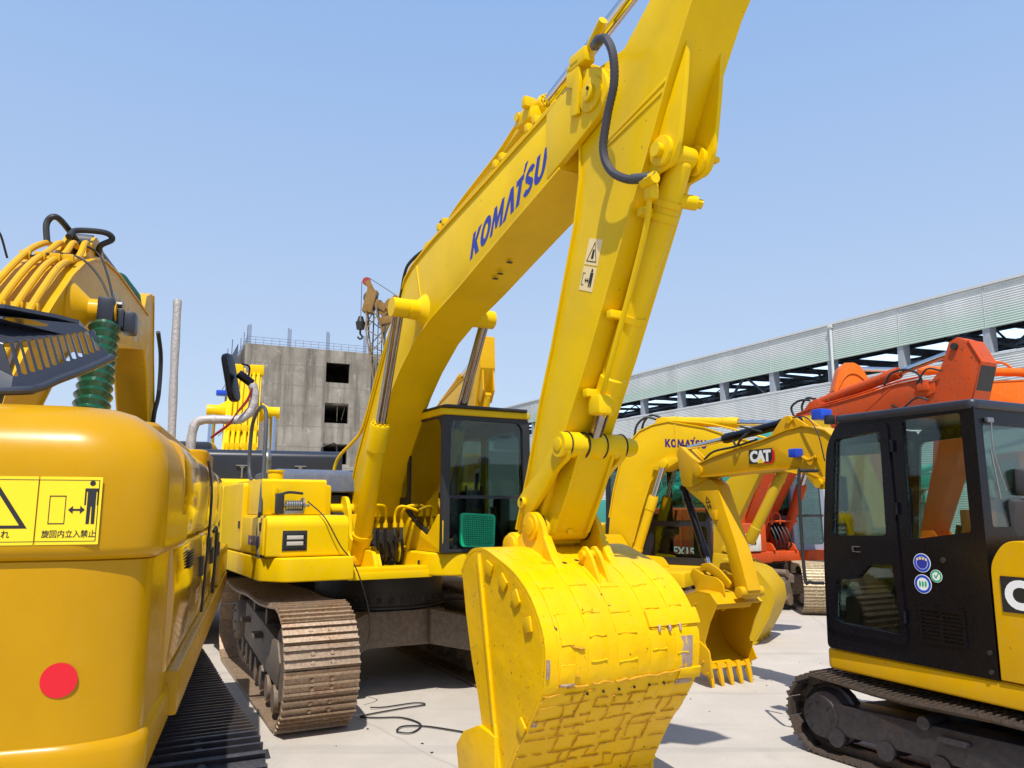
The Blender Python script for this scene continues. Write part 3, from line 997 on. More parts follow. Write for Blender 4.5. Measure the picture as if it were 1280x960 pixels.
    for s in (2.0, 2.1, 3.02, 3.12, 3.5, 3.6):
        mb.box(s, s + 0.05, -0.19, -0.10, 4.14 + (s - 2) * 0.17, 4.20 + (s - 2) * 0.17, 0.008)
    mb.box(3.30, 3.52, -0.15, -0.03, 4.52, 4.63, 0.02)
    mb.cyl((3.34, -0.16, 4.60), (3.34, -0.03, 4.60), 0.035, seg=10)
    mb.box(3.46, 3.52, -0.19, -0.10, 4.60, 4.68, 0.012)
    mb.build('hydraulic_line', Y1, r)
    mb = MB()
    mb.side(roundpoly([(4.13, 4.54), (4.26, 4.50), (4.27, 4.40), (4.24, 4.18), (4.16, 4.20), (4.19, 4.38), (4.12, 4.42)], 0.012), -0.245, -0.222, 0.003)
    mb.box(4.14, 4.26, -0.25, 0.0, 4.52, 4.545, 0.003)
    mb.cyl((4.3, -0.2, 4.58), (4.52, -0.24, 4.66), 0.028, seg=12)
    mb.box(4.16, 4.34, -0.25, -0.17, 4.50, 4.60, 0.015)
    mb.build('hose_bracket', Y1, boom)
    mb = MB()
    mb.tube([(4.50, -0.26, 4.52), (4.57, -0.32, 4.47), (4.67, -0.34, 4.42), (4.72, -0.33, 4.30), (4.70, -0.31, 4.14), (4.62, -0.30, 3.98), (4.56, -0.29, 3.80), (4.60, -0.27, 3.66), (4.72, -0.24, 3.565), (4.86, -0.20, 3.53)], 0.024, 10, 14,
            rf=lambda i, n: 1 + 0.09 * (i % 2))
    mb.build('hose', HOSEG, r)
    mb = MB()
    mb.cyl((4.44, -0.24, 4.545), (4.56, -0.31, 4.485), 0.030, seg=12, bev=0.004); mb.cyl((4.74, -0.235, 3.56), (4.86, -0.20, 3.53), 0.029, seg=12, bev=0.004)
    mb.cyl((4.40, -0.22, 4.565), (4.45, -0.245, 4.54), 0.034, seg=6); mb.cyl((4.85, -0.203, 3.532), (4.89, -0.19, 3.52), 0.034, seg=6)
    mb.build('hose_fitting', GREYH, r)
    mb = MB()
    mb.tube([(1.16, -0.19, 3.62), (1.34, -0.21, 3.93), (1.5, -0.2, 4.02), (1.75, -0.16, 4.07)], 0.015, 8, 5)
    mb.tube([(1.75, -0.05, 4.05), (1.9, -0.1, 4.26), (2.06, -0.12, 4.20), (2.1, -0.12, 4.13)], 0.018, 8, 5)
    mb.build('hose', RUB, r)
    mb = MB()   # pipe up the back of the boom
    mb.tube([(-0.25, -0.36, 1.95), (-0.16, -0.33, 2.25), (0.12, -0.26, 2.42), (0.33, -0.22, 2.58), (0.75, -0.21, 3.15), (1.16, -0.2, 3.64)], 0.018, 8, 4)
    mb.box(-0.30, -0.20, -0.40, -0.32, 1.90, 1.97, 0.01)
    mb.build('steel_pipe', Y1, r)
    # arm
    ab = [(3.31, 1.47), (3.37, 1.60), (3.53, 1.99), (3.69, 2.44), (3.83, 2.77), (4.10, 3.50), (4.17, 3.80), (4.18, 4.15), (4.24, 4.36), (4.36, 4.45), (4.62, 4.44), (4.88, 4.62), (5.60, 5.20), (5.80, 5.36)]
    af = [(3.46, 1.40), (3.58, 1.52), (3.90, 2.13), (4.22, 2.66), (4.67, 3.47), (4.78, 3.66), (5.00, 4.07), (5.20, 4.40), (5.72, 5.02), (5.93, 5.27)]
    arm = girder(r, 'arm', Y1, ab + af[::-1], ab[1:8], af[1:], 0.335, 0, 0.016, seams=[((4.44, 3.93), (4.98, 4.06)), ((4.42, 3.90), (4.96, 4.01))])
    mb = MB()
    for s in (-1, 1):
        mb.cyl((4.36, s * 0.17, 4.26), (4.36, s * 0.186, 4.26), 0.17, seg=32, bev=0.004)
    mb.cyl((3.40, -0.24, 1.50), (3.40, 0.24, 1.50), 0.085, seg=24, bev=0.006)
    mb.cyl((3.54, -0.25, 1.78), (3.54, 0.25, 1.78), 0.035, seg=18)
    mb.cyl((3.54, -0.205, 1.78), (3.54, -0.17, 1.78), 0.065, seg=24, bev=0.005)
    mb.build('arm_boss', Y1, arm)
    mb = MB()
    for y in (-0.125, 0.125):
        mb.side(roundpoly([(5.12, 4.26), (5.09, 4.02), (5.05, 3.80), (5.02, 3.66), (4.93, 3.58), (4.80, 3.58), (4.70, 3.52), (4.80, 3.70), (5.0, 4.07)], [0.01, .05, .08, .08, .08, .05, 0, 0, 0]), y - 0.014, y + 0.014, 0.004)
        mb.cyl((4.90, y - 0.04, 3.68), (4.90, y + 0.04, 3.68), 0.085, seg=26, bev=0.006)
    mb.cyl((4.90, -0.20, 3.68), (4.90, 0.20, 3.68), 0.04, seg=16)
    mb.box(4.92, 4.96, 0.15, 0.23, 3.68, 3.71, 0.005)
    mb.build('cylinder_bracket', Y1, arm)
    mb = MB()
    og, X, Y = (4.125, -0.168, 3.085), (0.135, 0, -0.05), (0.12, 0, 0.295)
    decal_poly(mb, og, X, Y, [(0, 0), (1, 0), (1, 0.47), (0, 0.47)], 0.002)
    decal_poly(mb, og, X, Y, [(0, 0.5), (1, 0.5), (1, 1), (0, 1)], 0.002)
    st = mb.build('warning_sticker', DECC, arm)
    mb = MB()
    def ring(a, w):
        for i in range(3):
            p, q = Vector(a[i]), Vector(a[(i + 1) % 3]); cc = (Vector(a[0]) + Vector(a[1]) + Vector(a[2])) / 3
            decal_poly(mb, og, X, Y, [tuple(p), tuple(q), tuple(q + (cc - q) * w), tuple(p + (cc - p) * w)], 0.001, 0.0025 + i * 0.0002)
    ring([(0.12, 0.56), (0.88, 0.56), (0.5, 0.95)], 0.14)
    decal_poly(mb, og, X, Y, [(0.42, 0.62), (0.6, 0.62), (0.58, 0.8), (0.46, 0.8)], 0.001, 0.0025)
    decal_poly(mb, og, X, Y, disc(0.72, 0.40, 0.07, 12, 0.035), 0.001, 0.0025)
    decal_poly(mb, og, X, Y, [(0.62, 0.08), (0.70, 0.08), (0.72, 0.2), (0.76, 0.08), (0.84, 0.08), (0.84, 0.36), (0.62, 0.36)], 0.001, 0.0025)
    decal_poly(mb, og, X, Y, [(0.30, 0.2), (0.40, 0.15), (0.40, 0.19), (0.5, 0.19), (0.5, 0.15), (0.6, 0.2), (0.5, 0.25), (0.5, 0.21), (0.4, 0.21), (0.4, 0.25)], 0.001, 0.0025)
    for p in ([(0.08, 0.1), (0.11, 0.1), (0.11, 0.34), (0.08, 0.34)], [(0.111, 0.1), (0.26, 0.1), (0.26, 0.115), (0.111, 0.115)], [(0.111, 0.325), (0.26, 0.325), (0.26, 0.34), (0.111, 0.34)]):
        decal_poly(mb, og, X, Y, p, 0.001, 0.0025)
    mb.build('pictogram', BLKL, st)
    # bucket cylinder with its pipe
    bc = hydraulic(r, 'bucket_cylinder', (4.90, 0, 3.68), (4.00, 0, 2.13), 0.072, 0.045, 0.865, Y1, CHRD)
    mb = MB()
    mb.tube([(4.86, -0.2, 3.53), (4.83, -0.18, 3.50), (4.77, -0.155, 3.32), (4.60, -0.13, 3.02), (4.33, -0.115, 2.53), (4.22, -0.09, 2.38)], 0.017, 10, 4)
    mb.cyl((4.80, -0.20, 3.52), (4.90, -0.20, 3.52), 0.034, seg=10)
    mb.box(4.80, 4.86, -0.2, -0.14, 3.42, 3.55, 0.012)
    for k in (0.18, 0.52, 0.80):
        c = Vector((4.90, 0, 3.68)).lerp(Vector((4.00, 0, 2.13)), k)
        d = (Vector((4.00, 0, 2.13)) - Vector((4.90, 0, 3.68))).normalized()
        mb.lathe(c, c + d, [(0, .072), (0, .083), (0.04, .083), (0.04, .072)], 26)
        mb.box(c.x - 0.05, c.x - 0.0, -0.16, -0.07, c.z - 0.03, c.z + 0.02, 0.008)
    mb.box(4.14, 4.26, -0.13, -0.03, 2.30, 2.42, 0.02)
    mb.cyl((4.80, 0.03, 3.47), (4.86, 0.14, 3.45), 0.042, seg=12, bev=0.006); mb.cyl((4.86, 0.14, 3.45), (4.87, 0.165, 3.445), 0.028, seg=6)
    mb.build('cylinder_pipe', Y1, bc)
    # link
    mb = MB()
    for y in (-0.205, 0.205):
        p = roundpoly([(3.50, 1.70), (3.46, 1.80), (3.55, 1.87), (3.74, 1.98), (3.90, 2.16), (3.98, 2.22), (4.08, 2.16), (4.06, 2.05), (3.92, 1.98), (3.80, 1.86), (3.68, 1.76), (3.60, 1.70)], 0.05)
        mb.side(p, y - 0.02, y + 0.02, 0.006)
    mb.build('side_link', Y1, arm)
    mb = MB()
    mb.lathe((4.00, -0.255, 2.13), (4.00, 0.33, 2.13), [(0, .045), (0, .078), (0.055, .078), (0.058, .07), (0.066, .07), (0.07, .08), (0.145, .08), (0.15, .07), (0.22, .07), (0.25, 0.09), (0.30, 0.09), (0.33, .07), (0.40, .08), (0.47, .08), (0.475, .068), (0.555, .06), (0.585, .05), (0.585, .02)], 28)
    mb.cyl((4.00, -0.262, 2.13), (4.00, -0.25, 2.13), 0.042, seg=20, bev=0.003)
    mb.side(roundpoly([(3.95, 2.07), (4.05, 2.09), (3.90, 1.84), (3.74, 1.60), (3.66, 1.56), (3.60, 1.66), (3.74, 1.84)], 0.02), -0.125, 0.125, 0.012, 3)
    for y in (-0.13, 0.13):
        mb.side(roundpoly([(3.97, 2.08), (4.07, 2.10), (3.93, 1.84), (3.76, 1.58), (3.60, 1.55), (3.58, 1.66), (3.74, 1.86)], 0.03), y - 0.012, y + 0.012, 0.005)
    mb.cyl((3.65, -0.165, 1.62), (3.65, 0.165, 1.62), 0.082, seg=26, bev=0.006)
    mb.cyl((3.735, -0.0, 1.60), (3.75, -0.0, 1.595), 0.02, seg=10)
    mb.build('bucket_link', Y1, arm)
    for y in (-0.197, -0.068, 0.068, 0.222):
        mb = MB(); mb.cyl((4.00, y - 0.003, 2.13), (4.00, y + 0.003, 2.13), 0.0845, seg=26); mb.build('grease_ring', DARKF, arm)
    for y in (-0.172, 0.172):
        mb = MB(); mb.cyl((3.65, y - 0.004, 1.62), (3.65, y + 0.004, 1.62), 0.087, seg=26); mb.build('grease_ring', DARKF, arm)
    for (s_, z_, y_) in ((3.40, 1.50, -0.246), (4.36, 4.26, -0.262), (3.54, 1.78, -0.252)):
        mb = MB()
        mb.cyl((s_ + .02, y_, z_ + .02), (s_ + .02, y_ - .008, z_ + .02), 0.012, seg=6); mb.build('bolt', DARKF, arm)
    # bucket
    bk = [(3.30, 1.325), (3.40, 1.44), (3.50, 1.475), (3.62, 1.47), (3.76, 1.43), (3.95, 1.365), (4.11, 1.27), (4.22, 1.15), (4.28, 1.03), (4.285, 0.90), (4.25, 0.76), (4.14, 0.60), (4.02, 0.46), (3.91, 0.30), (3.80, 0.13), (3.74, 0.03)]
    bks = [tuple(v) for v in catmull([(p[0], p[1], 0) for p in bk], 4)]
    bks = [(p[0], p[1]) for p in bks]
    mouth = [(3.36, 0.10), (3.36, 0.26), (3.52, 0.34), (3.60, 0.42), (3.53, 0.62), (3.45, 0.80), (3.36, 1.08)]
    ear = roundpoly([(3.30, 1.36), (3.26, 1.46), (3.34, 1.53), (3.44, 1.53), (3.55, 1.60), (3.58, 1.70), (3.68, 1.73), (3.77, 1.66), (3.82, 1.53), (3.90, 1.40), (3.97, 1.34), (3.6, 1.3)], [.02, .04, .05, .05, .03, .06, .06, .06, .05, .05, 0, 0])
    def extra(mb):
        for s in (-1, 1):
            y = s * 0.55
            # raised rib down the side plate, wear shrouds along the shell edge
            mb.bar((3.545, y + s * 0.008, 1.46), (3.76, y + s * 0.008, 0.48), 0.022, 0.03, 0.006)
            mb.bar((3.76, y + s * 0.008, 0.50), (3.84, y + s * 0.008, 0.16), 0.022, 0.03, 0.006)
            mb.side([(3.36, 0.05), (3.30, 0.28), (3.40, 0.38), (3.60, 0.46), (3.80, 0.44), (3.82, 0.10)], y + (0 if s > 0 else -0.03), y + (0.03 if s > 0 else 0), 0.006)
            for (a, c, w) in ((3.70, 1.41, 0.085), (3.88, 1.34, 0.085), (4.03, 1.26, 0.085), (4.165, 1.13, 0.085), (4.09, 0.57, 0.08)):
                an = math.atan2(c - 0.85, a - 3.6)
                M = Matrix.Translation((a - 0.01, y + s * 0.012, c - 0.02)) @ Matrix.Rotation(-an + 0.2, 4, 'Y')
                mb.box(-0.045, 0.03, -0.007, 0.007, -w / 2, w / 2, 0.009, M)
        # lifting eye on top between the ears
        for y in (-0.035, 0.035):
            mb.side(roundpoly([(3.93, 1.36), (3.90, 1.47), (3.96, 1.52), (4.03, 1.46), (4.12, 1.30), (4.12, 1.25)], 0.025), y - 0.012, y + 0.012, 0.004)
        mb.cyl((3.96, -0.07, 1.46), (3.96, 0.07, 1.46), 0.028, seg=12)
        mb.box(3.84, 3.9, -0.30, -0.18, 1.40, 1.425, 0.008)
        for s in (-1, 1):
            mb.cyl((3.65, s * 0.195, 1.63), (3.65, s * 0.25, 1.63), 0.088, seg=26, bev=0.006)
            mb.cyl((3.65, s * 0.25, 1.63), (3.65, s * 0.258, 1.63), 0.055, seg=22, bev=0.003)
            mb.cyl((3.40, s * 0.20, 1.49), (3.40, s * 0.26, 1.49), 0.08, seg=24, bev=0.006)
            # gusset from ear on to the shell
            mb.side([(3.78, 1.42), (3.80, 1.58), (3.90, 1.44), (4.02, 1.33), (3.9, 1.36)], s * 0.21 - 0.03, s * 0.21 + 0.03, 0.01)
    b = bucket(r, Y1B, bks, mouth, 0.55, 0.0, 5, None, ear, 0.215, 0.22, (-0.55, -1), extra, ear_th=0.036, lip_len=0.08)
    # wear plates and weld beads on the shell
    L = [Vector((p[0], p[1])) for p in bks]
    cum = [0.0]
    for i in range(1, len(L)):
        cum.append(cum[-1] + (L[i] - L[i - 1]).length)
    tot = cum[-1]
    def at(t, lift):
        s = max(0, min(0.9999, t)) * tot
        i = max(j for j in range(len(cum) - 1) if cum[j] <= s)
        q = (s - cum[i]) / (cum[i + 1] - cum[i])
        p = L[i].lerp(L[i + 1], q)
        a = L[max(i - 1, 0)]; c = L[min(i + 2, len(L) - 1)]
        d = (c - a).normalized()
        return p + Vector((-d.y, d.x)) * lift
    rn = random.Random(3)
    def patch(mb, t0, t1, y0, y1, th, skew=0.0, base=0.0225):
        nt_, ny = max(3, int((t1 - t0) * 60)), 4
        vs, fs = [], []
        for k, lf in ((0, base + th), (1, base - 0.01)):
            for i in range(nt_ + 1):
                for j in range(ny + 1):
                    t = t0 + (t1 - t0) * i / nt_
                    e = 0.004 if (k == 0 and (i in (0, nt_) or j in (0, ny))) else 0
                    y = y0 + (y1 - y0) * j / ny + skew * (i / nt_ - 0.5)
                    p = at(t, lf - e + (rn.uniform(-0.0025, 0.0025) if k == 0 else 0))
                    vs.append((p.x, y, p.y))
        m = (nt_ + 1) * (ny + 1)
        ix = lambda i, j: i * (ny + 1) + j
        for i in range(nt_):
            for j in range(ny):
                fs.append((ix(i, j), ix(i, j + 1), ix(i + 1, j + 1), ix(i + 1, j)))
        for i in range(nt_):
            for j in (0, ny):
                fs.append((ix(i, j), ix(i + 1, j), m + ix(i + 1, j), m + ix(i, j)))
        for j in range(ny):
            for i in (0, nt_):
                fs.append((ix(i, j), m + ix(i, j), m + ix(i, j + 1), ix(i, j + 1)))
        vv, ff = mb.add(vs, fs)
        bmesh.ops.recalc_face_normals(mb.bm, faces=ff)
    def bead(mb, t0, y0, t1, y1, rad=0.005, br=0.8):
        n = max(4, int(abs(t1 - t0) * 60 + abs(y1 - y0) * 30))
        pts = []
        for i in range(n + 1):
            if rn.random() > br and len(pts) > 2:
                mb.tube(pts, rad, 6, 1, rf=lambda i, n: rn.uniform(0.5, 1.3)); pts = []
            p = at(t0 + (t1 - t0) * i / n + rn.uniform(-.0022, .0022), 0.030)
            pts.append((p.x, y0 + (y1 - y0) * i / n + rn.uniform(-.006, .006), p.y))
        if len(pts) > 2:
            mb.tube(pts, rad, 6, 1, rf=lambda i, n: rn.uniform(0.5, 1.3))
    mb = MB(); wb = MB(); yb = MB()
    # long vertical straps, middle of the back
    for y0, y1 in ((-0.47, -0.36), (-0.27, -0.13), (-0.07, 0.08), (0.17, 0.30), (0.36, 0.47)):
        patch(mb, 0.30 + rn.uniform(-.02, .02), 0.61, y0, y1, 0.007)
        for t in (0.38, 0.45, 0.50, 0.56):
            t += rn.uniform(-.012, .012)
            bead(yb, t, y0 + 0.01, t, y1 - 0.01, 0.005, 2)
    patch(mb, 0.15, 0.24, -0.46, -0.10, 0.005); patch(mb, 0.16, 0.24, 0.12, 0.5, 0.005)
    patch(mb, 0.465, 0.500, 0.17, 0.56, 0.022); patch(mb, 0.60, 0.625, 0.40, 0.56, 0.02)
    patch(mb, 0.455, 0.52, -0.45, -0.37, 0.016); patch(mb, 0.56, 0.60, -0.46, -0.36, 0.015)
    # brick-like plates on the floor of the bucket
    for (ya, yb_, tof) in ((-0.54, -0.17, 0.0), (-0.17, 0.19, 0.022), (0.19, 0.54, 0.008)):
        t = 0.625 + tof
        while t < 0.985:
            dt = rn.uniform(0.030, 0.062)
            y = ya
            while y < yb_ - 0.02:
                dy = min(rn.uniform(0.07, 0.22), yb_ - y)
                if yb_ - y - dy < 0.05:
                    dy = yb_ - y
                patch(mb, t + 0.002 + rn.uniform(-.004, .004), t + dt - 0.002 + rn.uniform(-.004, .004), y + 0.003, y + dy - 0.003, rn.uniform(0.001, 0.006), rn.uniform(-.025, .025))
                if rn.random() < 0.6:
                    bead(wb, t, y, t + dt, y + rn.uniform(-.02, .02), rn.uniform(0.002, 0.0045), 0.8)
                y += dy
            bead(wb, t + rn.uniform(-.004, .004), ya, t + rn.uniform(-.010, .010), yb_, rn.uniform(0.0022, 0.0045), 0.75)
            t += dt
    bead(wb, 0.61, -0.40, 0.605, 0.50, 0.006, 0.9)
    for (t0, y0) in ((0.60, -0.44), (0.58, -0.42), (0.52, -0.40), (0.615, 0.42)):
        bead(wb, t0, y0, t0 + 0.01, y0 + 0.1, 0.007, 2)
    mb.build('wear_plates', Y1B, b)
    yb.build('painted_weld_pattern', Y1B, b)
    wb.build('rusty_weld_pattern', WELD, b)
    mb = MB()
    patch(mb, 0.525, 0.60, 0.40, 0.49, 0.010); patch(mb, 0.628, 0.642, 0.39, 0.51, 0.012)
    patch(mb, 0.545, 0.585, -0.545, -0.525, 0.012); patch(mb, 0.60, 0.606, -0.45, -0.36, 0.018)
    patch(mb, 0.70, 0.715, -0.545, -0.51, 0.012)
    for y in (0.23, 0.31, 0.39):
        patch(mb, 0.497, 0.512, y, y + 0.016, 0.024)
    mb.build('worn_patch', WORN, b)
    mb = MB()
    for y, t in ((-0.14, 0.275), (-0.03, 0.262), (0.12, 0.268)):
        p = at(t, 0.0225); q = at(t, 0.0235)
        mb.cyl((p.x, y, p.y), (q.x, y, q.y), 0.016, seg=12)
    for i in range(7):
        y = -0.25 + i * 0.11; p = at(0.632, 0.024); q = at(0.632, 0.034)
        mb.cyl((p.x, y, p.y), (q.x, y, q.y), 0.007, seg=8)
    mb.build('bolt_hole', DARKF, b)
    # cab
    x0, x1, y0, y1, z0, z1 = -0.25, 1.40, 0.20, 1.12, 1.34, 2.68
    outer = roundpoly([(x0, z0), (x1, z0), (x1 - 0.02, z1 - 0.05), (x0 + 0.04, z1 - 0.05)], [0, .03, .06, .1])
    hA = roundpoly([(0.62, 1.68), (1.32, 1.42), (1.31, 2.5), (1.25, 2.59), (0.56, 2.59), (0.56, 1.80)], [.03, .03, .05, .05, .05, .03])
    hB = roundpoly([(-0.15, 1.85), (0.5, 1.85), (0.5, 2.58), (-0.10, 2.58)], 0.06)
    cab = side_shell('cab', RUB, r, outer, [hA, hB], y0, 0.035)
    mb = MB()
    mb.side(roundpoly([(x0, z0), (x1 + 0.003, z0), (x1 + 0.003, 1.66), (1.30, 1.70), (1.22, 1.62), (1.05, 1.48), (0.7, 1.60), (0.4, 1.76), (x0, 1.78)], [0, .02, .05, .06, .05, .05, .05, .05, 0]), y0 - 0.012, y0 - 0.002, 0.003)
    mb.build('lower_panel', Y1, cab)
    pane('window', cab, GLR, hA, y0 + 0.012); pane('window', cab, GLR, hB, y0 + 0.012)
    hC = roundpoly([(0.55, 1.62), (1.27, 1.62), (1.25, 2.5), (0.55, 2.5)], 0.1)
    hD = roundpoly([(-0.12, 1.85), (0.44, 1.85), (0.44, 2.5), (-0.08, 2.5)], 0.08)
    dr = side_shell('door', Y1, cab, outer, [hC, hD], y1 - 0.035, 0.035)
    pane('window', dr, GLC, hC, y1 - 0.02); pane('window', dr, GLC, hD, y1 - 0.02)
    # front frame
    o2 = roundpoly([(y0 - 0.02, z0), (y1 + 0.02, z0), (y1 + 0.01, z1 - 0.06), (y0 - 0.01, z1 - 0.06)], [.01, .01, .08, .06])
    h1 = roundpoly([(y0 + 0.06, z0 + 0.03), (y1 - 0.05, z0 + 0.03), (y1 - 0.06, 1.83), (y0 + 0.06, 1.83)], [.02, .06, .01, .01])
    h2 = roundpoly([(y0 + 0.06, 1.86), (y1 - 0.06, 1.86), (y1 - 0.07, z1 - 0.11), (y0 + 0.07, z1 - 0.11)], [.01, .01, .10, .08])
    mb = MB(); mb.holed(o2, [h1, h2], lambda u, v, k: (x1 + 0.004 + (-0.05 if k else 0) - 0.012 * (v - z0), u, v))
    mb.build('windscreen_frame', RUB, cab, sharp=0.5)
    for nm, h in (('windscreen', h2), ('lower_windscreen', h1)):
        mb = MB(); mb._prism(h, lambda p, k: (x1 - 0.015 - 0.012 * (p[1] - z0) - (0.006 if k else 0), p[0], p[1]), 0)
        mb.build(nm, GL, cab)
    mb = MB(); mb.holed([(y0, 1.5), (y1, 1.5), (y1, z1 - 0.06), (y0, z1 - 0.06)], [roundpoly([(y0 + 0.1, 1.9), (y1 - 0.1, 1.9), (y1 - 0.1, z1 - 0.16), (y0 + 0.1, z1 - 0.16)], 0.06)], lambda u, v, k: (x0 + (0.03 if k else 0), u, v))
    mb.build('rear_frame', Y1, cab, sharp=0.5)
    mb = MB(); mb.front(roundpoly([(y0 + 0.1, 1.9), (y1 - 0.1, 1.9), (y1 - 0.1, z1 - 0.16), (y0 + 0.1, z1 - 0.16)], 0.06), x0 + 0.01, x0 + 0.016, 0)
    mb.build('rear_window', GLC, cab)
    mb = MB(); mb.plan(roundpoly([(x0, y0 - 0.03), (x1 + 0.02, y0 - 0.03), (x1 + 0.02, y1 + 0.03), (x0, y1 + 0.03)], 0.09), z1 - 0.07, z1 - 0.005, 0.022, 3)
    rf = mb.build('cab_roof', Y1, cab)
    mb = MB(); mb.plan(roundpoly([(x0 + 0.1, y0 - 0.02), (x1 + 0.05, y0 - 0.02), (x1 + 0.05, y1 - 0.03), (x0 + 0.1, y1 - 0.03)], 0.05), z1 - 0.0045, z1 + 0.022, 0.006)
    mb.build('rain_visor', DARKF, rf)
    mb = MB(); mb.box(x0 + 0.03, x1 - 0.06, y0 + 0.04, y1 - 0.04, z0 - 0.002, z0 + 0.03, 0.004)
    for s in (0.45, 0.62):
        mb.tube([(1.15, s + 0.15, z0), (1.13, s + 0.15, z0 + 0.2), (1.05, s + 0.15, z0 + 0.62)], 0.013, 8, 3)
    mb.box(0.95, 1.12, 0.95, 1.07, z0 + 0.03, z0 + 0.5, 0.03)
    mb.box(0.1, 0.7, 0.27, 0.42, z0 + 0.03, z0 + 0.55, 0.03)
    mb.tube([(1.28, 0.98, 1.37), (1.2, 0.95, 1.45), (1.18, 0.86, 1.62), (1.2, 0.82, 1.75)], 0.03, 8, 4)
    mb.build('cab_floor', DARKF, cab)
    seat(cab, 0.42, 0.62, 1.68)
    mb = MB(); mb.box(0.55, 0.62, 0.36, 0.50, 1.8, 2.35, 0.04); mb.box(0.5, 0.75, 0.4, 0.62, 1.83, 1.86, 0.02)
    mb.build('seat_cover', WINE, cab)
    mb = MB(); mb.tube([(1.42, 1.16, 1.75), (1.50, 1.22, 1.8), (1.50, 1.24, 2.25), (1.44, 1.18, 2.3)], 0.012, 8, 3)
    mb.side(roundpoly([(1.44, 2.2), (1.56, 2.2), (1.56, 2.5), (1.44, 2.5)], 0.04), 1.25, 1.29, 0.01)
    mr = mb.build('mirror', RUB, cab)
    mb = MB()
    mb.box(1.07, 1.095, 0.09, 0.105, 1.22, 1.26, 0.003)
    mb.build('lock', DARKF, r)
    return r
main_root = build_main()
# green plastic tray leaning in the windscreen of the big machine
def green_basket():
    b = thing('basket', 'green perforated plastic basket leaning on the windscreen of the big yellow excavator', 'basket', main_root.location.x, main_root.location.y, 0, R(-60))
    mb = MB()
    W, H, n, m = 0.33, 0.29, 17, 15
    a = Matrix.Translation((1.425, 0.375, 1.40)) @ Matrix.Rotation(-0.08, 4, 'Y') @ Matrix.Rotation(-0.05, 4, 'X')
    for i in range(n + 1):
        y = W * i / n
        mb.box(-0.003, 0.003, y - 0.0035, y + 0.0035, 0, H, 0, a)
    for j in range(m + 1):
        z = H * j / m
        mb.box(-0.0028, 0.0028, 0, W, z - 0.0035, z + 0.0035, 0, a)
    grid = mb.build('grid', GRNP, b)
    mb = MB()
    o = roundpoly([(-0.01, -0.01), (W + 0.01, -0.01), (W + 0.02, H + 0.01), (-0.02, H + 0.01)], 0.04)
    h = roundpoly([(0.008, 0.008), (W - 0.008, 0.008), (W - 0.008, H - 0.008), (0.008, H - 0.008)], 0.035)
    mb.holed(o, [h], lambda u, v, k: (-0.02 if k else 0.005, u, v), a)
    mb.build('rim', GRNP, b)
green_basket()
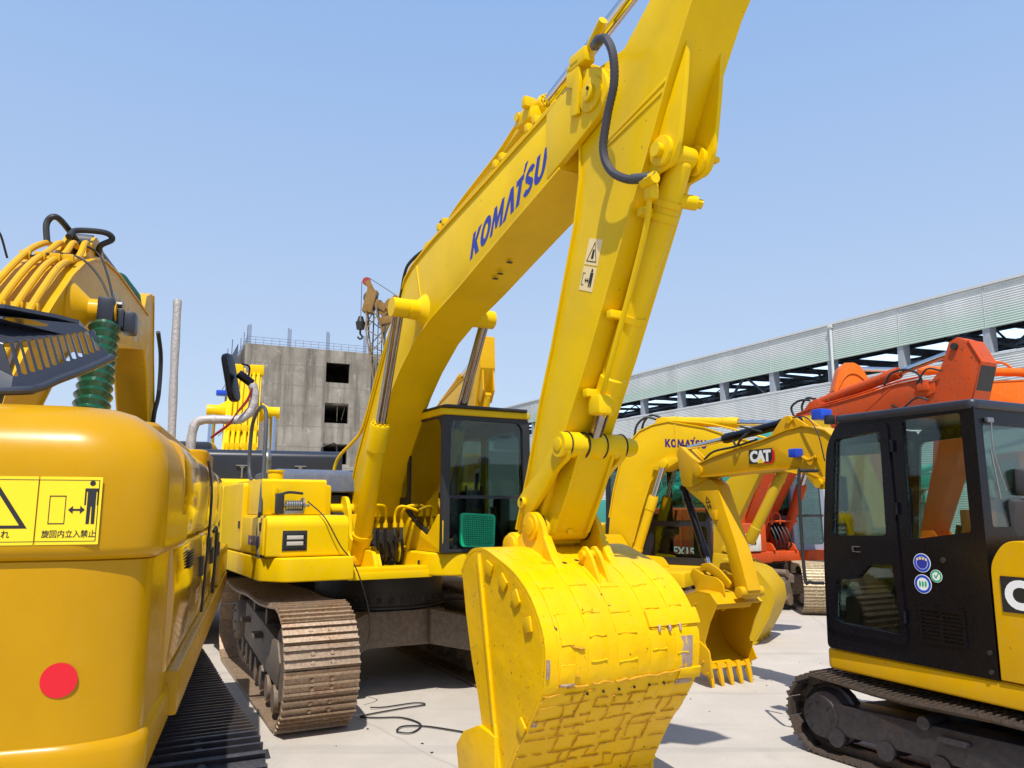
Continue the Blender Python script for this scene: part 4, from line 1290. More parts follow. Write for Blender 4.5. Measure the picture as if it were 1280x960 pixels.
# ------------------------------------------------------------------ the near amber machine seen from behind
def build_near():
    r = thing('excavator', 'amber excavator seen from behind, with a red dot and safety sticker on its rounded counterweight', 'excavator',
              -3.07, 4.21, 0, R(108), 'excavators parked in the yard')
    for y, out in ((-1.10, -1), (1.15, 1)):
        track(r, y, 0.62, -1.75, 1.75, 0.405, TRKD, TRKD, 0.175, yaw=R(9), outer=out)
    carbody(r, (-1.10, 1.15), 0.62, 0.405, DARKF, 1.0, R(9))
    # counterweight: overhanging upper part, inset lower part, flared foot
    def cw(x, rad, ins, rings, mb):
        """stacked outlines (height, inset) of one casting, so only the edges that are round get rounded."""
        vs, fs, n = [], [], 0
        for z, d in rings:
            e = ins + d
            pts = roundpoly([(-1.60, 1.36 - e), (x + 0.04 + d, 1.36 - e), (x + d, 0.9), (x + d, -1.20 + e * 0.6), (x + 0.07 + d, -1.36 + e), (-1.60, -1.36 + e)], [0, rad, .2, 0.10, rad, 0], 9)
            n = len(pts)
            vs += [(p[0], p[1], z) for p in pts]
        for k in range(len(rings) - 1):
            for i in range(n):
                j = (i + 1) % n
                fs.append((k * n + i, k * n + j, (k + 1) * n + j, (k + 1) * n + i))
        fs.append(tuple(range(n - 1, -1, -1)))
        fs.append(tuple(range((len(rings) - 1) * n, len(rings) * n)))
        vv, ff = mb.add(vs, fs)
        bmesh.ops.recalc_face_normals(mb.bm, faces=ff)
    mb = MB()
    cw(-2.50, 0.22, 0.0, [(1.600, 0.05), (1.606, 0.02), (1.622, 0.004), (1.64, 0.0), (1.845, 0.0), (1.89, 0.006), (1.935, 0.020), (1.975, 0.045), (2.01, 0.080), (2.035, 0.120), (2.052, 0.17), (2.060, 0.24)], mb)
    cwt = mb.build('counterweight', Y2, r, sharp=0.9)
    mb = MB(); cw(-2.475, 0.20, 0.03, [(1.10, 0.0), (1.60, 0.0), (1.63, 0.05)], mb); mb.build('lower_counterweight', Y2, cwt, sharp=0.9)
    mb = MB(); cw(-2.49, 0.20, 0.012, [(0.98, 0.02), (0.99, 0.004), (1.01, 0.0), (1.085, 0.0), (1.11, 0.008), (1.125, 0.03)], mb); mb.build('counterweight_foot', Y2, cwt, sharp=0.9)
    # red dot
    mb = MB(); mb._prism(disc(-1.128, 1.285, 0.046, 32), lambda p, k: (-2.4752 - (0.002 if k else 0), p[0], p[1]), 0)
    mb.build('red_dot', REDD, cwt)
    # safety sticker
    mb = MB()
    og, X, Y = (-2.5005, -0.66, 1.648), (0, -0.54, 0), (0, 0, 0.186)
    decal_poly(mb, og, X, Y, roundpoly([(0, 0), (0.705, 0), (0.705, 1), (0, 1)], 0.01), 0.0012)
    decal_poly(mb, og, X, Y, roundpoly([(0.712, 0), (1, 0), (1, 1), (0.712, 1)], 0.01), 0.0012)
    st = mb.build('warning_sticker', DECY, cwt)
    mb = MB()
    lf = 0.0014
    def q(pts, k=0):
        decal_poly(mb, og, X, Y, pts, 0.0006, lf + k * 0.0002)
    # thin frame
    for (u0, u1, v0, v1) in ((0.012, 0.988, 0.045, 0.053), (0.012, 0.988, 0.947, 0.955), (0.984, 0.988, 0.0535, 0.9465), (0.708, 0.7095, 0.054, 0.946)):
        q([(u0, v0), (u1, v0), (u1, v1), (u0, v1)])
    # warning triangle in three bars
    tri = [(0.36, 0.24), (0.672, 0.24), (0.516, 0.94)]
    inn = [(0.395, 0.285), (0.637, 0.285), (0.516, 0.83)]
    for i in range(3):
        j = (i + 1) % 3
        q([tri[i], tri[j], inn[j], inn[i]], i)
    q([(0.49, 0.36), (0.54, 0.36), (0.54, 0.62), (0.49, 0.62)])
    # machine outline box
    for (u0, u1, v0, v1) in ((0.762, 0.838, 0.30, 0.315), (0.762, 0.838, 0.705, 0.72), (0.762, 0.766, 0.316, 0.704), (0.834, 0.838, 0.316, 0.704)):
        q([(u0, v0), (u1, v0), (u1, v1), (u0, v1)])
    q([(0.850, 0.51), (0.872, 0.45), (0.872, 0.495), (0.905, 0.495), (0.905, 0.45), (0.927, 0.51), (0.905, 0.57), (0.905, 0.525), (0.872, 0.525), (0.872, 0.57)])
    q(disc(0.955, 0.905, 0.0135, 20, 0.040))
    q([(0.922, 0.83), (0.988, 0.83), (0.988, 0.58), (0.980, 0.58), (0.980, 0.78), (0.975, 0.78), (0.975, 0.30), (0.959, 0.30), (0.957, 0.56), (0.953, 0.56), (0.951, 0.30), (0.935, 0.30), (0.935, 0.78), (0.930, 0.78), (0.930, 0.58), (0.922, 0.58)])
    mb.build('pictogram', BLKL, st)
    lettering('旋回内立入禁止', 'lettering', BLKL, st, (-2.502, -1.059, 1.667), (0, -0.133, 0), (0, 0, 0.021), 0.0006, 0.012)
    lettering('はさまれ', 'lettering', BLKL, st, (-2.502, -0.90, 1.667), (0, -0.083, 0), (0, 0, 0.021), 0.0006, 0.012)
    # right-hand side doors, curved at the top
    def sidebox(name, x0, x1, z0, z1, y=-1.35, label=None, rad=0.10):
        mb = MB()
        prof = roundpoly([(-1.0, z0), (y, z0), (y - 0.02, (z0 + z1) / 2), (y, z1), (-1.0, z1)], [0, .02, .2, rad, 0], 9)
        mb.front(prof, x0, x1, 0.012, 2)
        return mb.build(name, Y2S, r, label, 0.7)
    for i, (a, b) in enumerate(((-1.88, -0.42), (-0.39, 0.55), (0.58, 1.36))):
        d = sidebox('side_door', a, b, 1.63, 2.0, rad=0.19)
        d2 = sidebox('lower_door', a + (0.0 if i else 0.0), b, 1.17, 1.615, -1.338, rad=0.03)
        mb = MB(); mb.box(b - 0.20, b - 0.08, -1.370, -1.345, 1.40, 1.50, 0.01)
        mb.build('handle', DARKF, d2)
        mb = MB()
        for k in range(6):
            mb.box(a + 0.45, a + 0.70, -1.364, -1.350, 1.50 + k * 0.012, 1.506 + k * 0.012, 0.001)
        mb.build('vent', DARKF, d2)
    mb = MB()
    mb.tube([(-0.39, -1.35, 2.0), (-0.36, -1.374, 1.86), (-0.37, -1.376, 1.65), (-0.40, -1.362, 1.2)], 0.007, 8, 4)
    mb.tube([(0.25, -1.368, 1.60), (0.45, -1.374, 1.62), (0.56, -1.374, 1.5), (0.56, -1.368, 1.2)], 0.010, 8, 4)
    mb.build('door_seal', RUB, r)
    mb = MB(); mb.box(-1.7, 1.3, -1.0, 1.33, 1.17, 1.98, 0.06); mb.build('engine_housing', Y2, r)
    mb = MB(); mb.side(roundpoly([(-1.75, 1.0), (1.9, 1.0), (3.0, 1.05), (3.0, 1.16), (-1.75, 1.16)], [0, .05, .02, .02, 0]), -1.375, -0.9, 0.015)
    mb.side([(-1.75, 1.02), (2.0, 1.02), (2.0, 1.15), (-1.75, 1.15)], -0.9, 1.33, 0.01)
    mb.build('deck', Y2, r)
    mb = MB(); mb.side(roundpoly([(1.42, 1.165), (3.0, 1.165), (3.0, 1.36), (2.9, 1.42), (1.42, 1.42)], [0, .02, .03, .03, 0]), -1.37, -0.6, 0.02)
    mb.build('step_box', Y2, r)
    lettering('860-11', 'lettering', FADEL, r, (-0.95, -1.3625, 1.30), (0.38, 0, 0), (0, 0, 0.07), 0.001, 0.02)
    # housings on top
    mb = MB(); mb.plan(roundpoly([(-1.3, -1.2), (0.4, -1.2), (0.4, -0.75), (-1.3, -0.75)], 0.1), 2.0, 2.12, 0.04, 3)
    mb.plan(roundpoly([(0.7, -1.28), (1.5, -1.28), (1.5, -0.7), (0.7, -0.7)], 0.1), 1.98, 2.14, 0.03, 3)
    mb.build('top_cover', Y2, r)
    # black slotted hood, raised
    def P(px, py, k=0.0):
        L = -0.84 - 0.0022 * px - 0.00027 * (py - 378); z = 2.36 - 0.0024 * (py - 378) + 0.0001 * px
        return (-2.27 + k + 0.0022 * max(0, px) * 0.9 - 0.0006 * (py - 430), L, z)
    outer = [(-160, 376), (0, 377), (55, 378), (78, 381), (92, 392), (104, 408), (118, 423), (112, 434), (90, 447), (60, 466), (38, 481), (10, 489), (-160, 492)]
    holes = []
    for i in range(13):
        t = i / 12
        x = 3 + 92 * t ** 0.92; top = 422 - 37 * t; h = 46 - 14 * t; w = 3.1 - 0.6 * t; sl = 11 - 3 * t
        holes.append(roundpoly([(x - w, top + 4), (x + w, top), (x + sl + w, top + h), (x + sl - w, top + h)], 2.2, 3))
    holes.append([(22 + math.cos(2 * PI * i / 16) * 24, 391 + math.sin(2 * PI * i / 16) * 4.0) for i in range(16)])
    mb = MB(); mb.holed(outer, holes, lambda u, v, k: P(u, v, 0.012 if k else 0))
    hood = mb.build('slotted_hood', HOODP, r, sharp=0.5)
    mb = MB()
    mb.tube([P(-160, 490), P(10, 488), P(38, 480), P(60, 465), P(90, 446), P(120, 424)], 0.014, 10, 6)
    a = [P(-160, 376), P(0, 377), P(55, 378), P(80, 381)]
    vs = [v for v in a] + [(v[0] + 0.6, v[1] + 0.02, v[2] - 0.01) for v in a] + [(v[0], v[1], v[2] + 0.012) for v in a] + [(v[0] + 0.6, v[1] + 0.02, v[2] + 0.002) for v in a]
    fs = []
    for i in range(3):
        fs += [(i, i + 1, i + 5, i + 4), (8 + i, 12 + i, 13 + i, 9 + i), (i, 8 + i, 9 + i, i + 1), (4 + i, 5 + i, 13 + i, 12 + i)]
    fs += [(0, 4, 12, 8), (3, 11, 15, 7)]
    vv, ff = mb.add(vs, fs); bmesh.ops.recalc_face_normals(mb.bm, faces=ff)
    mb.build('hood_lip', HOODP, hood)
    mb = MB(); mb.cyl((-1.9, -0.55, 1.98), (-2.1, -0.6, 2.12), 0.02, seg=8); mb.cyl((-1.8, -0.7, 1.98), (-1.9, -0.8, 2.34), 0.012, seg=8)
    mb.build('hood_stay', STEEL, hood)
    # boom
    back = [(-.15, 1.65), (-.14, 2.0), (.15, 2.45), (.6, 2.85), (1.02, 3.18), (1.40, 3.46), (1.75, 3.66), (2.1, 3.80), (2.5, 3.92), (3.2, 4.0), (4.5, 4.06), (5.35, 4.10)]
    low = [(.2, 1.62), (.45, 2.0), (.9, 2.45), (1.4, 2.85), (1.9, 3.1), (2.5, 3.25), (3.4, 3.37), (4.6, 3.55), (5.2, 3.66)]
    boom = girder(r, 'boom', Y3, back + [(5.55, 4.0), (5.6, 3.85), (5.45, 3.7)] + low[::-1], back[1:], low[1:], 0.42)
    mb = MB()
    mb.side(roundpoly([(2.2, 3.86), (2.55, 4.16), (2.75, 4.16), (3.2, 3.98)], [0, .06, .06, 0]), -0.12, -0.09, 0.004)
    mb.side(roundpoly([(2.2, 3.86), (2.55, 4.16), (2.75, 4.16), (3.2, 3.98)], [0, .06, .06, 0]), 0.09, 0.12, 0.004)
    mb.lathe((1.45, -0.48, 3.22), (1.45, 0.48, 3.22), [(0, .05), (0, .09), (.14, .09), (.26, .21), (.70, .21), (.82, .09), (.96, .09), (.96, .05)], 30)
    mb.build('lug', Y3, boom)
    lettering('TEWOF', 'lettering', PALEL, boom, (3.0, -0.2115, 3.50), (2.0, 0, 0.13), (0, 0, 0.30), 0.001, 0.01, label='worn pale lettering')
    for i, y in enumerate((0.15, 0.05, -0.05, -0.14)):
        mb = MB()
        mb.tube([(0.1, y, 2.52), (0.55, y, 2.90), (0.97, y, 3.25), (1.36, y, 3.53), (1.70 + .05 * i, y, 3.74), (2.05, y, 3.90 + .01 * i), (2.3, y + 0.02, 3.97)], 0.025, 10, 5)
        for (s, z) in ((0.75, 3.05), (1.55, 3.64)):
            mb.box(s - 0.01, s + 0.03, y - 0.038, y + 0.038, z - 0.03, z + 0.035, 0.008)
        mb.build('steel_pipe', Y3, boom)
    mb = MB()
    mb.tube([(2.1, 0.15, 3.92), (2.12, 0.17, 4.10), (2.15, 0.10, 4.16), (2.5, 0.02, 4.08), (2.8, 0.0, 4.02)], 0.026, 10, 6)
    mb.tube([(2.2, 0.02, 4.02), (2.35, 0.0, 4.13), (2.45, -0.2, 4.17), (2.5, -0.26, 4.13), (2.5, -0.17, 4.06), (2.6, -0.14, 4.0)], 0.026, 10, 6)
    mb.build('hose', RUB, r)
    mb = MB()
    mb.tube([(1.1, 0.23, 3.3), (1.05, 0.27, 3.5), (1.15, 0.29, 3.68), (1.3, 0.26, 3.72), (1.4, 0.22, 3.56)], 0.008, 8, 6)
    mb.tube([(1.5, 0.1, 3.62), (1.7, -0.05, 3.72), (1.75, -0.2, 3.70), (1.6, -0.36, 3.52), (1.5, -0.46, 3.33)], 0.009, 8, 6)
    mb.tube([(2.0, -0.1, 3.92), (2.1, -0.24, 3.86), (1.9, -0.36, 3.62), (1.6, -0.47, 3.34)], 0.009, 8, 6)
    mb.build('thin_cable', RUB, r)
    # wrapped boom cylinders
    for s in (-1, 1):
        c = hydraulic(r, 'boom_cylinder', (0.75, s * 0.46, 1.3), (1.45, s * 0.46, 3.22), 0.08, 0.05, 0.5, Y3)
        a, b_ = Vector((0.75, s * 0.46, 1.3)), Vector((1.45, s * 0.46, 3.22))
        u = (b_ - a).normalized(); st_ = a + u * 0.85; n = 15; prof = []
        for i in range(n * 2 + 1):
            t = i / (2 * n)
            prof.append((t * 1.07, (0.128 - 0.030 * t) + (0.012 if i % 2 else -0.010) + rnd.uniform(-.004, .004)))
        mb = MB(); mb.lathe(st_, b_, prof, 26); mb.build('cylinder_wrap', GRNW, c)
        mb = MB(); e = b_
        mb.box(e.x - 0.1, e.x + 0.1, e.y - 0.06, e.y + 0.06, e.z - 0.1, e.z + 0.1, 0.03)
        mb.box(e.x - 0.02, e.x + 0.14, e.y + s * 0.06, e.y + s * 0.12, e.z - 0.12, e.z + 0.03, 0.02)
        mb.cyl((e.x, e.y + s * 0.05, e.z + 0.06), (e.x, e.y + s * 0.10, e.z + 0.06), 0.025, seg=8)
        mb.build('cylinder_head', NAVY, c)
    mb = MB(); mb.box(1.45, 1.62, -0.66, -0.55, 3.07, 3.24, 0.03); mb.build('work_lamp', NAVY, boom)
    # arm cylinder with dark wrap, arm
    ac = hydraulic(r, 'arm_cylinder', (2.65, 0, 4.12), (6.0, 0, 4.32), 0.09, 0.05, 0.6, GREYH, CHR)
    mb = MB()
    prof = [(i * 0.02, 0.115 + (0.012 if i % 2 else 0) + 0.006 * math.sin(i)) for i in range(70)]
    mb.lathe((4.35, 0, 4.22), (6.0, 0, 4.32), prof, 20); mb.build('cylinder_wrap', GRNW, ac)
    arm = girder(r, 'arm', Y3, [(5.35, 4.35), (5.8, 4.5), (6.05, 4.35), (6.25, 3.8), (7.2, 2.4), (7.6, 1.5), (7.3, 1.4), (6.7, 2.4), (5.75, 3.45), (5.2, 3.85), (5.2, 4.1)],
                 [(5.9, 4.5), (6.25, 3.8), (7.2, 2.4), (7.6, 1.5)], [(7.3, 1.4), (6.7, 2.4), (5.75, 3.45), (5.2, 3.85)], 0.36)
    mb = MB(); mb.tube([(6.3, -0.22, 4.1), (6.6, -0.24, 3.8), (6.65, -0.24, 3.3), (6.5, -0.22, 3.0), (6.6, -0.2, 2.7)], 0.03, 8, 6)
    mb.build('hose', RUB, r)
    bucket(r, Y3, [(6.9, 1.45), (7.1, 1.6), (7.6, 1.5), (7.9, 1.2), (7.95, 0.8), (7.7, 0.4), (7.3, 0.2)], [(7.0, 0.5), (6.95, 1.0)], 0.5, 0, 5, None, [(7.1, 1.5), (7.2, 1.75), (7.7, 1.7), (7.8, 1.35)], 0.2)
    # wrapped handrail and mirror
    mb = MB(); mb.tube([(1.6, -0.95, 1.45), (1.6, -0.955, 2.2), (1.6, -0.94, 2.8), (1.6, -0.93, 3.34), (1.6, -0.93, 3.38)], 0.032, 12, 5, rf=lambda i, n: 1 + 0.06 * math.sin(i * 1.7))
    mb.build('wrapped_handrail', FOAM, r)
    mb = MB()
    mb.tube([(1.6, -1.10, 2.0), (1.6, -1.10, 2.3), (1.6, -1.14, 2.42), (1.6, -1.28, 2.44), (1.6, -1.44, 2.445), (1.6, -1.53, 2.52), (1.6, -1.555, 2.64), (1.6, -1.53, 2.74)], 0.036, 12, 5, rf=lambda i, n: 1 + 0.07 * math.sin(i * 1.9))
    ma = mb.build('mirror_arm', FOAM, r)
    mb = MB()
    mb.cyl((1.6, -1.53, 2.74), (1.6, -1.42, 2.82), 0.035, seg=12, bev=0.008)
    mb.tube([(1.6, -1.50, 2.80), (1.6, -1.5, 2.88), (1.6, -1.44, 2.9)], 0.008, 6, 3)
    M = Matrix.Translation((1.6, -1.36, 2.78)) @ Matrix.Rotation(R(-12), 4, 'X') @ Matrix.Rotation(R(68), 4, 'Z')
    mb._prism(roundpoly([(-0.085, -0.20), (0.085, -0.20), (0.085, 0.20), (-0.085, 0.20)], 0.08, 8), lambda p, k: (-0.03 + 0.05 * k, p[0], p[1]), 0.02, 3, M)
    mb.build('mirror', BLK, ma)
    return r
near_root = build_near()
def red_strap():
    o = MB().tube([(0, -1.53, 2.70), (0.0, -1.50, 2.60), (-0.03, -1.42, 2.48), (0.0, -1.37, 2.40), (0.02, -1.24, 2.29)], 0.009, 6, 4, rf=lambda i, n: 0.5 + 0.8 * abs(math.sin(i * 0.35))).build('strap', plain('dark_red_webbing', (0.22, 0.006, 0.01), 0.8))
    o.location = near_root.location; o.rotation_euler = (0, 0, R(108))
    o.location += Vector((math.cos(R(108)), math.sin(R(108)), 0)) * 1.56
    tag(o, 'red strap dangling from the foam-wrapped mirror arm', 'strap')
red_strap()
# ------------------------------------------------------------------ compact machine with the black cab, right foreground
def cat_logo(parent, org, X, Y, wm=None):
    """white block letters with black outline, yellow triangle and a red hexagon corner."""
    org, X, Y = Vector(org), Vector(X), Vector(Y)
    N = X.cross(Y).normalized()
    mb = MB(); decal_poly(mb, org, X, Y, [(0.66, -0.16), (0.98, -0.16), (1.13, 0.12), (1.13, 0.85), (1.0, 1.08), (0.7, 1.08), (0.7, 0.2), (0.45, -0.02)], 0.0015)
    mb.build('emblem_backing', REDD, parent)
    mb = MB(); decal_poly(mb, org, X, Y, [(-0.05, -0.10), (0.62, -0.10), (0.70, -0.02), (0.96, -0.02), (1.02, 0.25), (1.02, 1.10), (-0.05, 1.10)], 0.0015, 0.0017)
    bk = mb.build('emblem_outline', BLKL, parent)
    lettering('CAT', 'lettering', WHT, bk, org + N * 0.0036, X * 0.97, Y, 0.0015, 0.055, 0.92)
    mb = MB(); decal_poly(mb, org, X, Y, [(0.34, -0.10), (0.66, -0.10), (0.50, 0.36)], 0.0012, 0.0056)
    mb.build('emblem_triangle', DECY, bk)

TRKM = rusty('scuffed_dark_track', (0.075, 0.06, 0.05), (0.16, 0.09, 0.05), 0.5, 0.45, 0.35, 5)
def build_compact():
    r = thing('excavator', 'compact yellow excavator with glossy black cab and three round stickers behind its door', 'excavator',
              3.66, 5.23, 0, R(117), 'excavators parked in the yard')
    for y, out in ((0.76, 1), (-0.86, -1)):
        track(r, y, 0.40, -1.15, 1.27, 0.262, TRKM, TRKD, 0.135, yaw=R(3), outer=out, sag=0.03, hub=0.17)
    # the drive hub faces forward on this machine
    mb = MB()
    mb.lathe((1.27, 0.76, 0.27), (1.27, 1.2, 0.27), [(0, .15), (0.13, .155), (0.18, .14), (0.19, .06)], 28)
    for i in range(8):
        a = PI * i / 4
        mb.cyl((1.27 + math.cos(a) * .11, 0.93, 0.27 + math.sin(a) * .11), (1.27 + math.cos(a) * .11, 0.955, 0.27 + math.sin(a) * .11), 0.011, seg=6)
    o = mb.build('drive_hub', TRKD, r); o.rotation_euler = (0, 0, R(3))
    carbody(r, (0.76, -0.86), 0.40, 0.262, DARKF, 0.64, R(3), 0.40)
    # skirt and deck
    mb = MB()
    mb.plan(roundpoly([(1.20, 0.93), (1.22, 0.3), (1.1, -0.9), (-1.0, -0.93), (-1.3, -0.5), (-1.3, 0.5), (-1.0, 0.95)], [.06, .1, .1, .3, .3, .3, .3]), 0.60, 0.745, 0.03, 3)
    mb.build('deck', Y3, r)
    # cab
    S0, S1, y1 = -0.07, 1.16, 0.95
    y0 = -0.02
    outer = roundpoly([(S0, 0.75), (S1, 0.75), (1.145, 1.5), (1.06, 2.2), (0.95, 2.36), (0.5, 2.385), (S0, 2.395)], [.01, .04, .3, .12, .06, .1, .05])
    h_top = roundpoly([(0.60, 1.56), (1.05, 1.55), (0.975, 2.24), (0.59, 2.27)], 0.03)
    h_low = roundpoly([(0.54, 0.92), (1.07, 0.94), (1.04, 1.24), (0.88, 1.25), (0.76, 1.36), (0.57, 1.37)], [.04, .06, .03, .04, .04, .02])
    h_rear = roundpoly([(0.015, 1.60), (0.435, 1.54), (0.425, 2.33), (0.02, 2.335)], 0.02)
    cab = side_shell('cab', BLK, r, outer, [h_top, h_low, h_rear], y1 - 0.04, 0.04)
    for h, n in ((h_top, 'door_window'), (h_low, 'lower_door_window'), (h_rear, 'window')):
        pane(n, cab, GLC, h, y1 - 0.02)
    mb = MB()   # raised door frame, door edge gap, visor band
    mb.holed(roundpoly([(0.50, 0.86), (1.12, 0.88), (1.11, 1.5), (1.03, 2.24), (0.93, 2.31), (0.53, 2.33)], [.04, .08, .2, .08, .08, .05]), [h_top, h_low], lambda u, v, k: (u, y1 + (0.014 if k else 0.0005), v))
    dr = mb.build('door', BLK, cab, sharp=0.5)
    mb = MB(); mb.box(0.81, 0.87, y1 + 0.014, y1 + 0.03, 1.44, 1.445, 0.001); mb.box(0.81, 0.87, y1 + 0.014, y1 + 0.03, 1.475, 1.48, 0.001); mb.box(0.862, 0.87, y1 + 0.014, y1 + 0.03, 1.445, 1.475, 0.001)
    mb.build('handle', STEEL, dr)
    mb = MB()
    for z in (1.0, 1.7, 2.12):
        mb.cyl((0.505, y1 + 0.015, z), (0.505, y1 + 0.015, z + 0.08), 0.013, seg=10)
    mb.build('hinge', BLK, dr)
    mb = MB(); mb.box(0.60, 0.985, y1 - 0.06, y1 - 0.052, 2.12, 2.20, 0.003); mb.build('window_strip', STEEL, cab)
    mb = MB(); mb.tube([(1.02, 0.90, 1.18), (0.95, 0.91, 1.26), (0.84, 0.93, 1.33), (0.72, 0.94, 1.385), (0.6, 0.945, 1.39)], 0.016, 8, 4); mb.build('door_rail', RUB, dr)
    inner = roundpoly([(S0, 0.75), (S1, 0.75), (1.145, 1.5), (1.06, 2.2), (0.95, 2.36), (0.5, 2.385), (S0, 2.395)], [.01, .04, .3, .12, .06, .1, .05])
    i1 = roundpoly([(0.56, 1.35), (1.07, 1.35), (0.975, 2.25), (0.56, 2.27)], 0.05)
    i2 = roundpoly([(0.03, 1.5), (0.48, 1.45), (0.48, 2.3), (0.03, 2.3)], 0.05)
    sp = side_shell('side_panel', BLK, cab, inner, [i1, i2], y0, 0.03)
    pane('window', sp, GLC, i1, y0 + 0.01); pane('window', sp, GLC, i2, y0 + 0.01)
    # front frame following the curve
    fr = roundpoly([(y0 + 0.03, 0.76), (y1 - 0.04, 0.76), (y1 - 0.04, 2.34), (y0 + 0.03, 2.34)], 0.05)
    fh = roundpoly([(y0 + 0.08, 1.0), (y1 - 0.09, 1.0), (y1 - 0.09, 2.2), (y0 + 0.08, 2.2)], 0.06)
    xf = lambda z: 1.16 - 0.13 * max(0, z - 1.3) ** 1.6
    mb = MB(); mb.holed(fr, [fh], lambda u, v, k: (xf(v) - (0.05 if k else 0.005), u, v)); mb.build('front_frame', BLK, cab, sharp=0.5)
    mb = MB(); mb._prism(fh, lambda p, k: (xf(p[1]) - 0.03 - 0.005 * k, p[0], p[1]), 0); mb.build('windscreen', GLC, cab)
    # rear frame and rear window
    rr_ = roundpoly([(y0, 1.4), (y1 - 0.04, 1.4), (y1 - 0.04, 2.385), (y0, 2.385)], 0.03)
    rh = roundpoly([(y0 + 0.10, 1.63), (y1 - 0.085, 1.63), (y1 - 0.075, 2.26), (y0 + 0.10, 2.26)], 0.03)
    mb = MB(); mb.holed(rr_, [rh], lambda u, v, k: (S0 + (0.04 if k else 0.001), u, v)); mb.build('rear_frame', BLK, cab, sharp=0.5)
    mb = MB(); mb._prism(rh, lambda p, k: (S0 + 0.012 + 0.005 * k, p[0], p[1]), 0); mb.build('rear_window', GLC, cab)
    mb = MB(); mb.plan(roundpoly([(S0 - 0.015, y0 - 0.01), (0.99, y0 - 0.01), (0.99, y1 + 0.012), (S0 - 0.015, y1 + 0.012)], [.06, .1, .1, .06]), 2.35, 2.415, 0.03, 4)
    rf = mb.build('cab_roof', NAVY, cab)
    mb = MB(); mb.box(-0.04, 1.1, y0 + 0.04, y1 - 0.05, 0.75, 0.80, 0.005)
    mb.box(0.75, 1.0, y0 + 0.10, y0 + 0.35, 0.8, 1.35, 0.04)
    mb.box(0.95, 1.08, 0.1, 0.85, 0.8, 1.12, 0.04)
    mb.tube([(0.95, 0.35, 0.8), (0.92, 0.35, 1.15), (0.85, 0.35, 1.5)], 0.014, 8, 3); mb.tube([(0.95, 0.5, 0.8), (0.92, 0.5, 1.15), (0.85, 0.5, 1.5)], 0.014, 8, 3)
    for s in (0.2, 0.72):
        mb.box(0.25, 0.6, s - 0.06, s + 0.06, 1.2, 1.36, 0.03); mb.tube([(0.56, s, 1.36), (0.6, s, 1.5), (0.58, s, 1.62)], 0.022, 8, 3)
    mb.build('cab_floor', DARKF, cab)
    seat(cab, 0.28, 0.45, 1.13, s=0.95)
    # door-post stickers
    for (s, z, rad, col, c2) in ((0.36, 1.395, 0.060, BLUEL, WHT), (0.365, 1.262, 0.060, WHT, BLUEP), (0.268, 1.318, 0.040, GRNP, WHT)):
        mb = MB(); mb._prism(disc(s, z, rad, 36), lambda p, k: (p[0], y1 + 0.0015 * k + 0.0004, p[1]), 0)
        sk = mb.build('sticker', WHT, cab)
        mb = MB(); mb.holed(disc(s, z, rad * 0.93, 36), [disc(s, z, rad * (0.0 + 0.68), 36)], lambda u, v, k: (u, y1 + 0.0021 + 0.0007 * k, v)); mb.build('sticker_ring', BLUEP if col is not GRNP else GRNP, sk)
        mb = MB()
        if col is BLUEL:
            mb._prism(disc(s, z, rad * 0.62, 24), lambda p, k: (p[0], y1 + 0.0021 + 0.0007 * k, p[1]), 0); mb.build('sticker_centre', BLUEL, sk)
            mb = MB()
            for i in range(4):
                mb._prism(disc(s - 0.03 + i * 0.02, z + 0.022 + 0.006 * math.sin(i * PI / 3), 0.008, 8), lambda p, k: (p[0], y1 + 0.003 + 0.0006 * k, p[1]), 0)
            mb.build('sticker_marks', DECC, sk)
        elif col is WHT:
            for i in range(3):
                mb._prism(disc(s - 0.02 + i * 0.02, z, 0.007, 12, 0.020), lambda p, k: (p[0], y1 + 0.0021 + 0.0007 * k, p[1]), 0)
            mb.build('sticker_marks', GRNP, sk)
        else:
            mb._prism([(s + 0.016, z + 0.004), (s + 0.002, z - 0.018), (s - 0.020, z + 0.018), (s - 0.014, z + 0.022), (s + 0.002, z - 0.004), (s + 0.010, z + 0.010)], lambda p, k: (p[0], y1 + 0.0021 + 0.0007 * k, p[1]), 0)
            mb.build('sticker_marks', GRNP, sk)
    mb = MB(); mb.cyl((0.21, y1, 1.42), (0.21, y1 + 0.012, 1.42), 0.018, seg=16, bev=0.003); mb.cyl((-0.035, y1, 0.90), (-0.035, y1 + 0.012, 0.90), 0.014, seg=12); mb.cyl((-0.035, y1, 0.79), (-0.035, y1 + 0.012, 0.79), 0.014, seg=12)
    mb.build('lock', DARKF, cab)
    mb = MB(); mb.holed([(0.10, 0.90), (0.41, 0.90), (0.41, 1.13), (0.10, 1.13)], [[(0.12 + c * 0.145, 0.92 + k * 0.024), (0.245 + c * 0.145, 0.92 + k * 0.024), (0.245 + c * 0.145, 0.932 + k * 0.024), (0.12 + c * 0.145, 0.932 + k * 0.024)] for c in range(2) for k in range(8)], lambda u, v, k: (u, y1 + 0.001 + 0.006 * k, v))
    mb.build('vent', BLK, cab)
    # wiper
    mb = MB(); mb.box(S0 - 0.03, S0 - 0.005, 0.80, 0.86, 2.27, 2.30, 0.004); mb.tube([(S0 - 0.03, 0.83, 2.28), (S0 - 0.02, 0.82, 2.1), (S0 - 0.015, 0.72, 1.85)], 0.004, 6, 3); mb.tube([(S0 - 0.015, 0.84, 2.1), (S0 - 0.012, 0.78, 1.8)], 0.005, 6, 1)
    mb.build('wiper', STEEL, cab)
    # blue lamps
    mb = MB(); mb.box(1.06, 1.16, 0.86, 0.98, 2.40, 2.48, 0.012); mb.build('work_lamp', BLUEP, rf)
